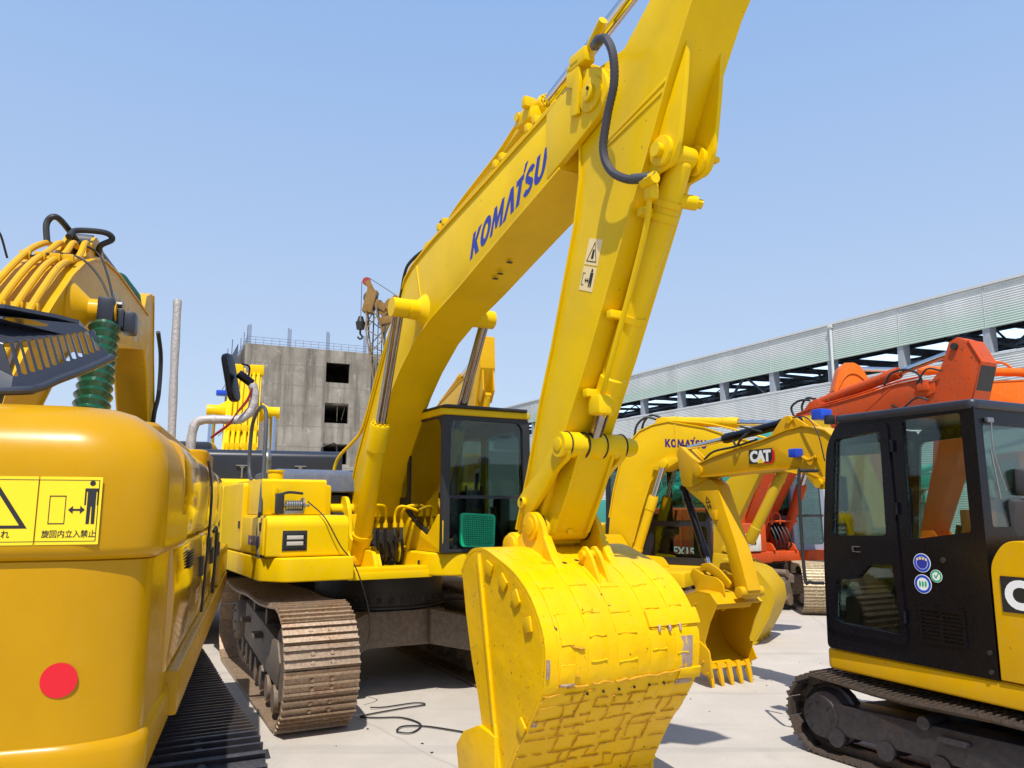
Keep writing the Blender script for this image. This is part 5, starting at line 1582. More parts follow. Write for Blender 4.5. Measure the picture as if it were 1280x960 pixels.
    mb = MB(); mb.box(1.02, 1.07, 0.88, 0.95, 2.36, 2.43, 0.01); mb.build('lamp_bracket', RUB, rf)
    # mirror rail ahead of the door
    mb = MB(); mb.tube([(1.16, 0.94, 2.02), (1.27, 0.97, 2.02), (1.31, 0.98, 1.97), (1.31, 0.98, 1.26), (1.27, 0.97, 1.2), (1.17, 0.94, 1.2)], 0.013, 10, 4)
    mb.build('grab_rail', RUB, cab)
    mb = MB(); mb.side(roundpoly([(1.02, 1.72), (1.09, 1.72), (1.09, 1.98), (1.02, 1.98)], 0.02), 0.80, 0.84, 0.01); mb.build('mirror', RUB, cab)
    # engine hood
    mb = MB()
    mb.side(roundpoly([(-0.085, 0.755), (-0.085, 1.42), (-0.18, 1.56), (-0.9, 1.52), (-1.25, 1.35), (-1.3, 0.755)], [.01, .06, .08, .15, .2, .05], 6), -0.93, 0.955, 0.04, 4)
    eh = mb.build('engine_hood', Y3, r)
    cat_logo(eh, (-0.16, 0.958, 1.165), (-0.42, 0, 0), (0, 0, 0.17))
    # boom on its swing post
    mb = MB()
    mb.lathe((1.30, -0.07, 0.45), (1.30, -0.07, 2), [(0, .10), (0, .16), (0.45, .16), (0.45, .10)], 24)
    mb.box(0.95, 1.25, -0.25, 0.11, 0.5, 0.62, 0.02)
    for y in (-0.22, 0.07):
        mb.side(roundpoly([(1.2, 0.55), (1.2, 0.92), (1.42, 1.0), (1.62, 0.8), (1.62, 0.55)], 0.08), y - 0.02, y + 0.02, 0.005)
    mb.build('swing_post', Y3, r)
    top = [(1.28, .78), (1.34, 1.25), (1.45, 1.75), (1.60, 2.15), (1.72, 2.32), (1.85, 2.42), (2.01, 2.465), (2.12, 2.48), (2.30, 2.46), (2.58, 2.395), (3.0, 2.325), (3.3, 2.27), (3.56, 2.205)]
    low = [(1.48, .76), (1.55, 1.2), (1.66, 1.6), (1.80, 1.93), (1.95, 2.02), (2.05, 2.06), (2.18, 2.105), (2.40, 2.12), (2.9, 2.105), (3.31, 2.08), (3.55, 2.08)]
    bm_ = girder(r, 'boom', Y3, top + [(3.64, 2.2), (3.66, 2.12)] + low[::-1], top[1:], low[1:], 0.22, -0.07, 0.012)
    mb = MB()
    for y in (-0.15, 0.01):
        mb.side(roundpoly([(2.02, 2.46), (2.20, 2.58), (2.28, 2.61), (2.36, 2.59), (2.55, 2.40)], [0, .03, .05, .05, 0]), y - 0.012, y + 0.012, 0.004)
        mb.cyl((2.27, y - 0.03, 2.56), (2.27, y + 0.03, 2.56), 0.035, seg=16)
    for y in (-0.16, 0.02):
        mb.side(roundpoly([(2.12, 2.09), (2.05, 1.98), (1.93, 1.90), (1.86, 1.92), (1.84, 1.99)], [0, .05, .04, .04, 0]), y - 0.03, y + 0.03, 0.004)
    mb.cyl((1.93, -0.22, 1.96), (1.93, 0.09, 1.96), 0.04, seg=16)
    mb.cyl((3.56, -0.20, 2.14), (3.56, 0.06, 2.14), 0.07, seg=20, bev=0.004)
    mb.build('lug', Y3, bm_)
    mb = MB(); mb.box(2.10, 2.20, 0.05, 0.14, 2.20, 2.28, 0.012); mb.build('work_lamp', BLUEP, bm_); mb = MB(); mb.tube([(2.1, 0.06, 2.2), (2.02, 0.07, 2.17), (1.95, 0.06, 2.2)], 0.018, 8, 3); mb.build('lamp_wiring', Y3, bm_)
    cat_logo(bm_, (2.775, 0.045, 2.185), (-0.285, 0, 0.0), (0, 0, 0.115))
    mb = MB(); mb.tube([(2.22, 0.03, 2.58), (2.0, 0.09, 2.55), (1.88, 0.10, 2.40), (1.84, 0.08, 2.15)], 0.006, 6, 5); mb.tube([(3.5, 0.0, 2.26), (3.3, 0.04, 2.33), (3.0, 0.03, 2.36), (2.7, 0.02, 2.41)], 0.012, 8, 4)
    mb.tube([(3.02, 0.03, 2.42), (2.92, 0.08, 2.36), (2.85, 0.08, 2.43), (2.78, 0.03, 2.5)], 0.012, 8, 4)
    mb.tube([(2.92, 0.02, 2.56), (2.75, 0.06, 2.52), (2.62, 0.03, 2.48)], 0.010, 8, 4)
    mb.build('hose', RUB, r)
    hydraulic(r, 'arm_cylinder', (2.27, -0.07, 2.56), (3.90, -0.07, 2.40), 0.048, 0.026, 0.60, BLK, CHR, rib=True)
    hydraulic(r, 'boom_cylinder', (1.5, -0.07, 0.75), (1.93, -0.07, 1.96), 0.05, 0.028, 0.62, BLK, CHR)
    # arm
    ao = [(3.09, .90), (3.23, 1.38), (3.52, 1.78), (3.76, 1.92), (3.87, 2.01), (3.93, 2.34), (3.90, 2.42), (3.86, 2.42), (3.70, 2.27), (3.60, 2.22), (3.50, 2.16), (3.46, 2.05), (3.38, 2.03), (3.31, 1.98), (3.06, 1.38), (2.92, .94), (2.98, .85)]
    arm = MB(); arm.side(ao, -0.155, 0.015, 0.008); arm = arm.build('arm', Y3, r)
    mb = MB()
    for y in (-0.165, 0.015):
        mb.side(roundpoly([(3.93, 2.36), (3.88, 2.44), (3.68, 2.29), (3.48, 2.20), (3.42, 2.08), (3.52, 2.02), (3.72, 1.96), (3.86, 1.98)], 0.05), y - 0.012, y + 0.012, 0.004)
    mb.cyl((2.99, -0.22, .92), (2.99, 0.08, .92), 0.055, seg=20, bev=0.004)
    mb.box(3.31, 3.36, 0.014, 0.05, 1.62, 1.72, 0.006)
    mb.build('arm_flange', Y3, arm)
    mb = MB(); og, X, Y = (3.46, 0.017, 1.72), (-0.075, 0, 0.012), (0.05, 0, 0.14)
    tri = [(0, 0.5), (1, 0.5), (0.5, 1)]; inn = [(.2, .57), (.8, .57), (.5, .88)]
    for i in range(3):
        decal_poly(mb, og, X, Y, [tri[i], tri[(i + 1) % 3], inn[(i + 1) % 3], inn[i]], 0.001, 0.0002 * i)
    for p in ([(.1, 0), (.25, 0), (.25, .4), (.1, .4)], [(.6, .05), (.85, .05), (.85, .4), (.6, .4)], [(.3, .18), (.55, .18), (.55, .26), (.3, .26)]):
        decal_poly(mb, og, X, Y, p, 0.001)
    mb.build('pictogram', BLKL, arm)
    hydraulic(r, 'bucket_cylinder', (3.94, -0.07, 1.96), (3.52, -0.07, 1.02), 0.042, 0.026, 0.78, BLK, CHR)
    mb = MB()
    for y in (-0.2, 0.06):
        mb.side(roundpoly([(3.56, 1.06), (3.50, 1.10), (3.38, 1.07), (3.22, .97), (3.14, .94), (3.10, 1.0), (3.26, 1.12), (3.42, 1.18), (3.54, 1.16)], 0.03), y - 0.012, y + 0.012, 0.004)
        mb.side(roundpoly([(3.56, 1.08), (3.50, 1.08), (3.30, .84), (3.22, .74), (3.28, .70), (3.38, .78)], 0.03), y - 0.03, y - 0.01, 0.004)
    for (s, z) in ((3.53, 1.05), (3.28, .76)):
        mb.cyl((s, -0.26, z), (s, 0.12, z), 0.026, seg=14); mb.cyl((s, 0.10, z), (s, 0.125, z), 0.042, seg=14, bev=0.003)
    mb.build('bucket_link', Y3, arm)
    def extra(mb):
        mb.cyl((3.16, -0.2, .80), (3.16, 0.29, .80), 0.055, seg=20)
        for (s, z) in ((3.42, .72), (3.50, .60), (3.42, .50), (3.50, .42)):
            mb.bar((s, 0.306, z), (s - 0.06, 0.306, z + 0.07), 0.012, 0.014, 0.003)
        mb.side(roundpoly([(3.14, 0.10), (3.18, 0.36), (3.34, 0.44), (3.42, 0.30), (3.30, 0.12)], .04), 0.30, 0.32, 0.004)
        for (s, z) in ((3.2, .14), (3.26, .24), (3.33, .3)):
            mb.cyl((s, 0.318, z), (s, 0.332, z), 0.013, seg=6)
    bucket(r, Y3, [(3.06, .80), (3.16, .89), (3.34, .90), (3.54, .84), (3.68, .70), (3.72, .56), (3.66, .40), (3.52, .28), (3.34, .21), (3.26, .19)], [(3.16, .24), (3.26, .42), (3.17, .62)], 0.30, 0.0, 5, None,
           roundpoly([(3.10, .86), (3.12, 1.0), (3.22, 1.05), (3.40, 1.06), (3.56, 1.12), (3.62, 1.05), (3.52, .9), (3.62, .78)], .04), 0.15, 0.17, (-0.35, -1), extra, toothw=0.055, ear_th=0.02, lip_len=0.03)
    return r
compact_root = build_compact()
# ------------------------------------------------------------------ machines in the rows behind
def body(r, mat, xr, xf, hw, zd, zt, deckmat=None, doorto=None, hood=None, hoodmat=None, cwd=0.75):
    dm = deckmat or mat
    mb = MB()
    mb.plan(roundpoly([(xr + 0.3, -hw), (xf, -hw), (xf, -0.45), (xf - 0.15, -0.45), (xf - 0.15, 0.4), (xf, 0.4), (xf, hw), (xr + 0.3, hw)], [0.02, .05, .02, 0, 0, .02, .05, .02]), zd, zd + 0.18, 0.015)
    mb.build('deck', dm, r)
    de = doorto if doorto is not None else xf - 0.55
    for a, b in ((xr + cwd, (xr + cwd + de) / 2 - 0.01), ((xr + cwd + de) / 2 + 0.01, de)):
        mb = MB(); mb.box(a, b, -hw - 0.01, -0.5, zd + 0.183, zt, 0.04); d = mb.build('side_door', mat, r)
        mb = MB(); mb.box(b - 0.16, b - 0.08, -hw - 0.016, -hw - 0.008, zd + 0.45, zd + 0.5, 0.003); mb.build('handle', DARKF, d)
    if doorto is None:
        mb = MB(); mb.box(xf - 0.54, xf - 0.02, -hw + 0.02, -0.55, zd + 0.183, zt - 0.25, 0.03); mb.build('step_box', mat, r)
    mb = MB(); mb.box(xr + cwd - 0.05, -0.35, -0.5, hw - 0.02, zd + 0.183, zt, 0.05); mb.build('engine_housing', mat, r)
    counterweight(r, mat, xr, hw, zd - 0.02, zt + 0.02, cwd, 0.3, 0.06)
    if hood:
        mb = MB(); mb.box(xr + 0.5, -0.6, -hw + 0.15, hw - 0.2, zt, zt + hood, 0.05); mb.build('engine_hood', hoodmat or mat, r)
    mb = MB()
    for y in (-0.26, 0.26):
        mb.side(roundpoly([(-0.4, zd + 0.18), (-0.2, zd + 0.62), (0.12, zd + 0.62), (0.3, zd + 0.35), (0.75, zd + 0.32), (0.85, zd + 0.18)], 0.05), y - 0.02, y + 0.02, 0.004)
    mb.build('boom_bracket', mat, r)

def std_links(r, mat, arm, S, Z, hw=0.16):
    pass

# yellow machine with dark cab in the second row, boom level to the right
def build_second():
    r = thing('excavator', 'yellow excavator with black cab and purple lettering on its level boom', 'excavator',
              1.6, 11.7, 0, R(-30), 'excavators parked in the yard')
    for y, o in ((-0.85, -1), (0.9, 1)):
        track(r, y, 0.46, -1.35, 1.3, 0.33, TRK, FRM, 0.15, yaw=R(-4), outer=o, detail=False)
    carbody(r, (-0.85, 0.9), 0.46, 0.33, FRM, 0.76, R(-4), 0.5)
    body(r, Y4, -1.75, 1.32, 1.12, 0.74, 1.50, doorto=-0.55)
    simple_cab(r, -0.32, 1.32, 0.22, 1.12, 0.93, 2.47, NAVY, GLC, 0.07, 0.40)
    back = [(-.14, 1.05), (-.08, 1.6), (.0, 2.0), (.10, 2.36), (.24, 2.67), (.42, 2.85), (.62, 2.93), (.86, 2.965), (1.38, 2.85), (1.66, 2.74), (2.24, 2.56), (2.62, 2.42)]
    low = [(.22, 1.05), (.27, 1.25), (.4, 1.68), (.56, 2.12), (.69, 2.31), (.86, 2.42), (1.37, 2.43), (2.23, 2.30), (2.6, 2.2)]
    b = girder(r, 'boom', Y4, back + [(2.72, 2.34), (2.7, 2.22)] + low[::-1], back[1:], low[1:], 0.34, seams=[((0.95, 2.95), (0.98, 2.45))])
    mb = MB()
    mb.side(roundpoly([(.60, 2.30), (.72, 2.26), (.84, 2.30), (.98, 2.38), (1.12, 2.43), (.8, 2.45)], .04), -0.24, 0.24, 0.006)
    mb.side(roundpoly([(.60, 2.9), (.66, 3.04), (.80, 3.04), (.95, 2.92)], .04), -0.1, 0.1, 0.006)
    mb.build('lug', Y4, b)
    heavy_word('lettering', PURL, b, (0.80, -0.1705, 2.605), (0.60, 0, -0.045), (0.0, 0, 0.12))
    hydraulic(r, 'arm_cylinder', (.72, 0, 3.0), (2.9, 0, 2.84), 0.068, 0.042, 0.50, Y4)
    for s in (-1, 1):
        hydraulic(r, 'boom_cylinder', (.36, s * 0.36, 1.0), (.80, s * 0.26, 2.36), 0.065, 0.035, 0.66, Y4)
    mb = MB(); mb.tube([(.30, -.1, 2.75), (.36, -.12, 2.95), (.5, -.1, 3.06), (.66, -.05, 3.02)], 0.018, 8, 5); mb.tube([(.38, -.02, 2.8), (.44, -.04, 3.0), (.56, -.02, 3.1), (.72, .03, 3.04)], 0.018, 8, 5)
    mb.build('hose', RUB, r)
    mb = MB(); mb.tube([(.9, -.1, 2.99), (1.5, -.1, 2.9), (2.2, -.1, 2.68), (2.5, -.1, 2.6)], 0.015, 8, 3); mb.build('steel_pipe', Y4, b)
    arm = girder(r, 'arm', OLIVE, [(2.95, 2.95), (3.02, 2.78), (2.80, 2.4), (2.5, 2.22), (2.10, 2.2), (1.70, 1.45), (1.56, 1.02), (1.42, 1.05), (1.44, 1.5), (1.64, 2.1), (2.15, 2.55), (2.7, 2.95)],
                 None, None, 0.26)
    hydraulic(r, 'bucket_cylinder', (2.42, 0, 2.30), (1.80, 0, 1.12), 0.07, 0.04, 0.86, OLIVE)
    mb = MB()
    for y in (-0.16, 0.16):
        mb.bar((1.80, y, 1.12), (1.56, y, 1.2), 0.03, 0.07); mb.bar((1.80, y * 0.6, 1.12), (1.86, y * 0.6, 0.98), 0.03, 0.08)
    mb.cyl((1.80, -0.2, 1.12), (1.80, 0.2, 1.12), 0.045, seg=14)
    mb.build('bucket_link', OLIVE, arm)
    bucket(r, OLIVE, [(1.45, 0.98), (1.62, 1.05), (1.87, 1.01), (2.08, .90), (2.22, .72), (2.24, .55), (2.17, .36), (2.05, .15), (1.98, .04)], [(1.74, .08), (1.70, .34), (1.52, .64)], 0.42, 0, 4, None,
           roundpoly([(1.42, 1.0), (1.44, 1.14), (1.6, 1.12), (1.84, 1.1), (1.98, .96)], .03), 0.17, 0.14, (-.5, -1), ear_th=.03, lip_len=.04)
    return r
build_second()

# orange machine with grey cab
def build_orange():
    r = thing('excavator', 'faded orange excavator with a grey cab, dusty track and grease-blackened arm end', 'excavator',
              4.5, 14.8, 0, R(-63), 'excavators parked in the yard')
    for y, o in ((-0.85, -1), (0.85, 1)):
        track(r, y, 0.5, -1.25, 1.35, 0.39, TRKT, FRM, 0.16, yaw=R(-38), outer=o, detail=True)
    carbody(r, (-0.85, 0.85), 0.5, 0.39, FRM, 0.86, R(-38), 0.55)
    body(r, OR1, -2.2, 0.95, 1.22, 0.80, 1.72, OR1)
    lettering('EX15', 'lettering', WHT, r, (-0.78, -1.236, 0.86), (0.62, 0, 0), (0, 0, 0.16), 0.003, 0.03)
    mb = MB(); mb.box(0.55, 0.98, -1.30, -0.72, 1.0, 1.30, 0.03); cb = mb.build('control_box', CREAM, r)
    mb = MB(); mb.box(0.981, 0.99, -1.0, -0.85, 1.12, 1.22, 0.004); mb.build('switch_panel', DARKF, cb)
    simple_cab(r, -0.85, 0.72, 0.34, 1.20, 0.98, 2.45, GREYP, GLC, 0.05, 0.42)
    back = [(-.1, 1.05), (.0, 1.45), (.35, 2.05), (.80, 2.70), (1.15, 3.15), (1.45, 3.36), (1.75, 3.41), (2.11, 3.43), (2.8, 3.51), (3.4, 3.60), (3.8, 3.61)]
    low = [(.2, 1.05), (.35, 1.45), (.75, 2.05), (1.2, 2.6), (1.6, 2.9), (2.25, 3.04), (3.0, 3.17), (3.4, 3.26), (3.85, 3.36)]
    b = girder(r, 'boom', OR1, back + [(4.02, 3.55), (4.0, 3.4)] + low[::-1], back[1:], low[1:], 0.36, seams=[((3.3, 3.57), (2.6, 3.12))])
    mb = MB(); mb.side(roundpoly([(1.45, 3.36), (1.66, 3.56), (1.82, 3.56), (2.1, 3.43)], .04), -0.11, 0.11, 0.008)
    mb.lathe((1.30, -0.38, 2.83), (1.30, 0.38, 2.83), [(0, .08), (.76, .08)], 18)
    mb.box(3.74, 3.93, -0.22, 0.22, 3.44, 3.58, 0.03)
    mb.build('lug', OR1, b)
    hydraulic(r, 'arm_cylinder', (1.74, 0, 3.52), (4.34, 0, 4.0), 0.085, 0.05, 0.61, OR1)
    for s in (-1, 1):
        hydraulic(r, 'boom_cylinder', (.42, s * 0.33, 1.02), (1.30, s * 0.33, 2.83), 0.085, 0.045, 0.62, OR1)
    arm = girder(r, 'arm', OR1, [(4.22, 3.98), (4.27, 4.10), (4.40, 4.15), (4.53, 4.08), (4.70, 3.74), (4.54, 3.23), (4.2, 2.3), (3.75, 1.25), (3.55, 1.3), (3.85, 2.3), (3.96, 3.1), (3.88, 3.28), (3.92, 3.55), (4.10, 3.72)],
                 None, [(4.55, 4.07), (4.71, 3.74), (4.55, 3.23), (4.2, 2.3)][::-1], 0.32)
    mb = MB(); mb.cyl((4.36, -0.20, 4.02), (4.36, 0.20, 4.02), 0.05, seg=18); mb.build('pin', DARKF, arm)
    mb = MB(); mb.strip([(4.50, 3.15), (4.60, 3.42), (4.69, 3.70)], -0.17, 0.17, -0.03); mb.build('greasy_plate', DARKF, arm)
    mb = MB()
    mb.tube([(3.2, -.2, 3.62), (3.35, -.22, 3.78), (3.6, -.22, 3.80), (3.8, -.22, 3.70), (3.85, -.2, 3.5)], 0.018, 8, 5)
    mb.tube([(1.3, -.1, 3.3), (1.25, -.12, 3.5), (1.45, -.12, 3.60), (1.65, -.1, 3.58)], 0.02, 8, 5); mb.tube([(1.4, 0, 3.36), (1.38, 0, 3.52), (1.5, 0, 3.64), (1.7, 0, 3.6)], 0.02, 8, 5)
    mb.tube([(3.3, -.19, 3.30), (3.5, -.24, 3.22), (3.75, -.24, 3.35), (3.92, -.2, 3.30)], 0.016, 8, 4)
    mb.tube([(3.75, -.21, 3.55), (3.95, -.24, 3.75), (4.15, -.2, 3.7)], 0.014, 8, 4)
    mb.tube([(2.25, -.19, 3.1), (2.3, -.22, 3.22), (2.45, -.22, 3.22), (2.6, -.19, 3.18)], 0.014, 8, 4)
    for k in range(5):
        y = -.18 + k * .09
        mb.tube([(.5, y, 1.0), (.75, y + .02, 1.05), (.78, y - .02, 1.25), (.6, y, 1.5)], 0.016, 8, 4)
    mb.build('hose', RUB, r)
    mb = MB()
    mb.tube([(1.9, -.1, 3.47), (2.6, -.1, 3.55), (3.3, -.1, 3.65), (3.75, -.1, 3.68)], 0.016, 8, 3)
    mb.tube([(.72, -.2, 1.45), (.72, -.2, 1.6), (.72, -.1, 1.66), (.72, 0, 1.6), (.72, 0, 1.45)], 0.018, 8, 4)
    mb.cyl((.72, -.42, 1.5), (.72, .42, 1.5), 0.02, seg=8)
    mb.build('steel_pipe', OR1, b)
    bucket(r, OR2, [(3.5, 1.2), (3.7, 1.3), (4.0, 1.22), (4.2, 1.0), (4.22, .7), (4.05, .4), (3.85, .2)], [(3.55, .35), (3.5, .8)], 0.4, 0, 4, None, [(3.5, 1.2), (3.55, 1.4), (3.8, 1.42), (3.95, 1.2)], 0.18)
    return r
build_orange()

def std_machine(label, mat, x, y, yaw, cabm, boomz=1.0, sc=1.0, arm_tail=None, undercar=True, txt=None, cabglass=None, boom=True):
    r = thing('excavator', label, 'excavator', x, y, 0, yaw, 'excavators parked in the yard')
    for yy, o in ((-1.0, -1), (1.0, 1)):
        track(r, yy, 0.58, -1.6, 1.6, 0.43, TRK, FRM, 0.18, outer=o, detail=False)
    carbody(r, (-1.0, 1.0), 0.58, 0.43, FRM, 1.02)
    body(r, mat, -2.5, 1.3, 1.28, 1.0, 1.95)
    simple_cab(r, -0.3, 1.35, 0.3, 1.22, 1.2, 2.75, cabm, cabglass or GLC, 0.06, 0.38)
    if boom:
        k = boomz
        back = [(-.12, 1.3), (-.10, 1.84), (.29, 2.47), (.91, 3.30), (1.20, 3.72), (1.50, 3.95), (1.98, 4.06), (2.88, 4.21), (3.61, 4.34), (4.3, 4.42)]
        low = [(.15, 1.3), (.28, 1.66), (.61, 2.37), (1.05, 2.84), (1.63, 3.25), (2.53, 3.52), (3.38, 3.77), (4.2, 3.98)]
        f = lambda P: [(p[0], 1.3 + (p[1] - 1.3) * k) for p in P]
        b = girder(r, 'boom', mat, f(back) + f([(4.5, 4.3)]) + f(low)[::-1], f(back)[1:], f(low)[1:], 0.4)
        T = f([(4.36, 4.26)])[0]; K = f([(1.77, 3.47)])[0]
        hydraulic(r, 'arm_cylinder', (1.55, 0, f([(0, 4.13)])[0][1]), (T[0] + 0.32, 0, T[1] + 0.75), 0.08, 0.05, 0.5, mat)
        for s in (-1, 1):
            hydraulic(r, 'boom_cylinder', (0.62, s * 0.33, 1.2), (K[0], s * 0.33, K[1]), 0.085, 0.047, 0.56, mat, CHRD)
        arm = girder(r, 'arm', mat, [(T[0] - 0.9, 1.3), (T[0] - 0.25, T[1] - 0.3), (T[0] - 0.18, T[1] + 0.15), (T[0] + 0.15, T[1] + 0.85), (T[0] + 0.3, T[1] + 0.95), (T[0] + 0.48, T[1] + 0.9), (T[0] + 0.52, T[1] + 0.2), (T[0] + 0.1, T[1] - 0.8), (T[0] - 0.72, 1.25)], None, None, 0.34)
        mb = MB()
        for yy in (-0.12, 0.12):
            mb.side([(T[0] + 0.54, T[1] + 0.15), (T[0] + 0.6, T[1] - 0.3), (T[0] + 0.4, T[1] - 0.55), (T[0] + 0.25, T[1] - 0.4)], yy - 0.015, yy + 0.015, 0.004)
        mb.cyl((T[0] + 0.32, -0.16, T[1] + 0.80), (T[0] + 0.32, 0.16, T[1] + 0.80), 0.10, seg=20)
        mb.build('arm_lug', mat, arm)
        hydraulic(r, 'bucket_cylinder', (T[0] + 0.52, 0, T[1] - 0.4), (T[0] - 0.25, 0, 1.95), 0.07, 0.045, 0.7, mat)
        u = T[0] - 1.0
        bucket(r, mat, [(u, 1.2), (u + .3, 1.35), (u + .7, 1.25), (u + .95, 1.0), (u + .97, .7), (u + .8, .4), (u + .5, .15)], [(u + .1, .4), (u + .05, .8)], 0.5, 0, 5, None, [(u + .05, 1.2), (u + .1, 1.5), (u + .5, 1.55), (u + .65, 1.25)], 0.2)
    return r
b4 = std_machine('yellow excavator whose angular arm end rises above the big machine cab roof', Y3, -2.35, 21.0, R(-68), NAVY, 1.09)
std_machine('teal excavator in the back row just behind the grey cab', TEAL, 8.7, 20.0, R(-50), TEAL, 0.45)
std_machine('teal excavator in the back row behind the excavator with purple lettering', TEAL, 3.6, 21.5, R(-62), TEAL, 0.42)
std_machine('yellow excavator in the back row between the two teal ones, boom lowered', Y4, 6.0, 23.5, R(-40), Y4, 0.42)

# orange machine whose boom comes in from the right edge
def build_orange2():
    r = thing('excavator', 'clean bright orange excavator whose boom reaches in from the right edge', 'excavator',
              10.5, 15.0, 0, R(175), 'excavators parked in the yard')
    for y, o in ((-1.0, -1), (1.0, 1)):
        track(r, y, 0.58, -1.6, 1.6, 0.43, TRK, FRM, 0.18, outer=o, detail=False)
    carbody(r, (-1.0, 1.0), 0.58, 0.43, FRM, 1.02)
    body(r, OR2, -2.5, 1.3, 1.28, 1.0, 1.95)
    simple_cab(r, -0.3, 1.35, 0.3, 1.22, 1.2, 2.75, OR2, GLC, 0.06, 0.38)
    back = [(-.12, 1.3), (-.3, 2.4), (-.35, 3.3), (-.2, 3.9), (.1, 4.15), (.5, 4.18), (1.5, 4.14), (2.6, 4.05), (3.4, 3.98)]
    low = [(.2, 1.3), (.15, 2.4), (.15, 3.2), (.35, 3.6), (.6, 3.68), (1.5, 3.70), (2.6, 3.68), (3.4, 3.66)]
    b = girder(r, 'boom', OR2, back + [(3.65, 3.9), (3.65, 3.7)] + low[::-1], back[1:], low[1:], 0.4)
    hydraulic(r, 'arm_cylinder', (0.0, 0, 4.36), (3.78, 0, 4.50), 0.085, 0.05, 0.64, OR2)
    mb = MB(); mb.side([(-.15, 4.0), (-.1, 4.44), (.08, 4.44), (.2, 4.1)], -.1, .1, .01)
    mb.tube([(.1, -.15, 4.24), (1.0, -.15, 4.22), (2.2, -.15, 4.15), (3.2, -.15, 4.08)], 0.02, 8, 3)
    mb.tube([(.6, -.05, 4.47), (.75, -.05, 4.58), (1.0, -.05, 4.6), (1.1, -.05, 4.46)], 0.025, 8, 4)
    mb.build('lug', OR2, b)
    arm = girder(r, 'arm', OR2, [(3.30, 4.05), (3.55, 4.52), (3.68, 4.60), (3.85, 4.60), (3.97, 4.48), (4.10, 4.05), (3.9, 3.4), (3.5, 2.3), (3.2, 1.3), (2.95, 1.35), (3.15, 2.4), (3.3, 3.5)], None, None, 0.3)
    mb = MB()
    for y in (-0.16, 0.16):
        mb.tube([(3.35, y, 4.05), (3.58, y, 4.32), (3.75, y, 4.38), (3.9, y, 4.28), (4.06, y, 4.0)], 0.015, 6, 4)
    mb.build('arm_rib', OR2, arm)
    bucket(r, OR2, [(2.9, 1.2), (3.1, 1.35), (3.5, 1.25), (3.75, 1.0), (3.77, .7), (3.6, .4), (3.3, .15)], [(2.9, .4), (2.85, .8)], 0.5, 0, 5, None, [(2.9, 1.2), (2.95, 1.5), (3.3, 1.55), (3.45, 1.25)], 0.2)
    return r
build_orange2()

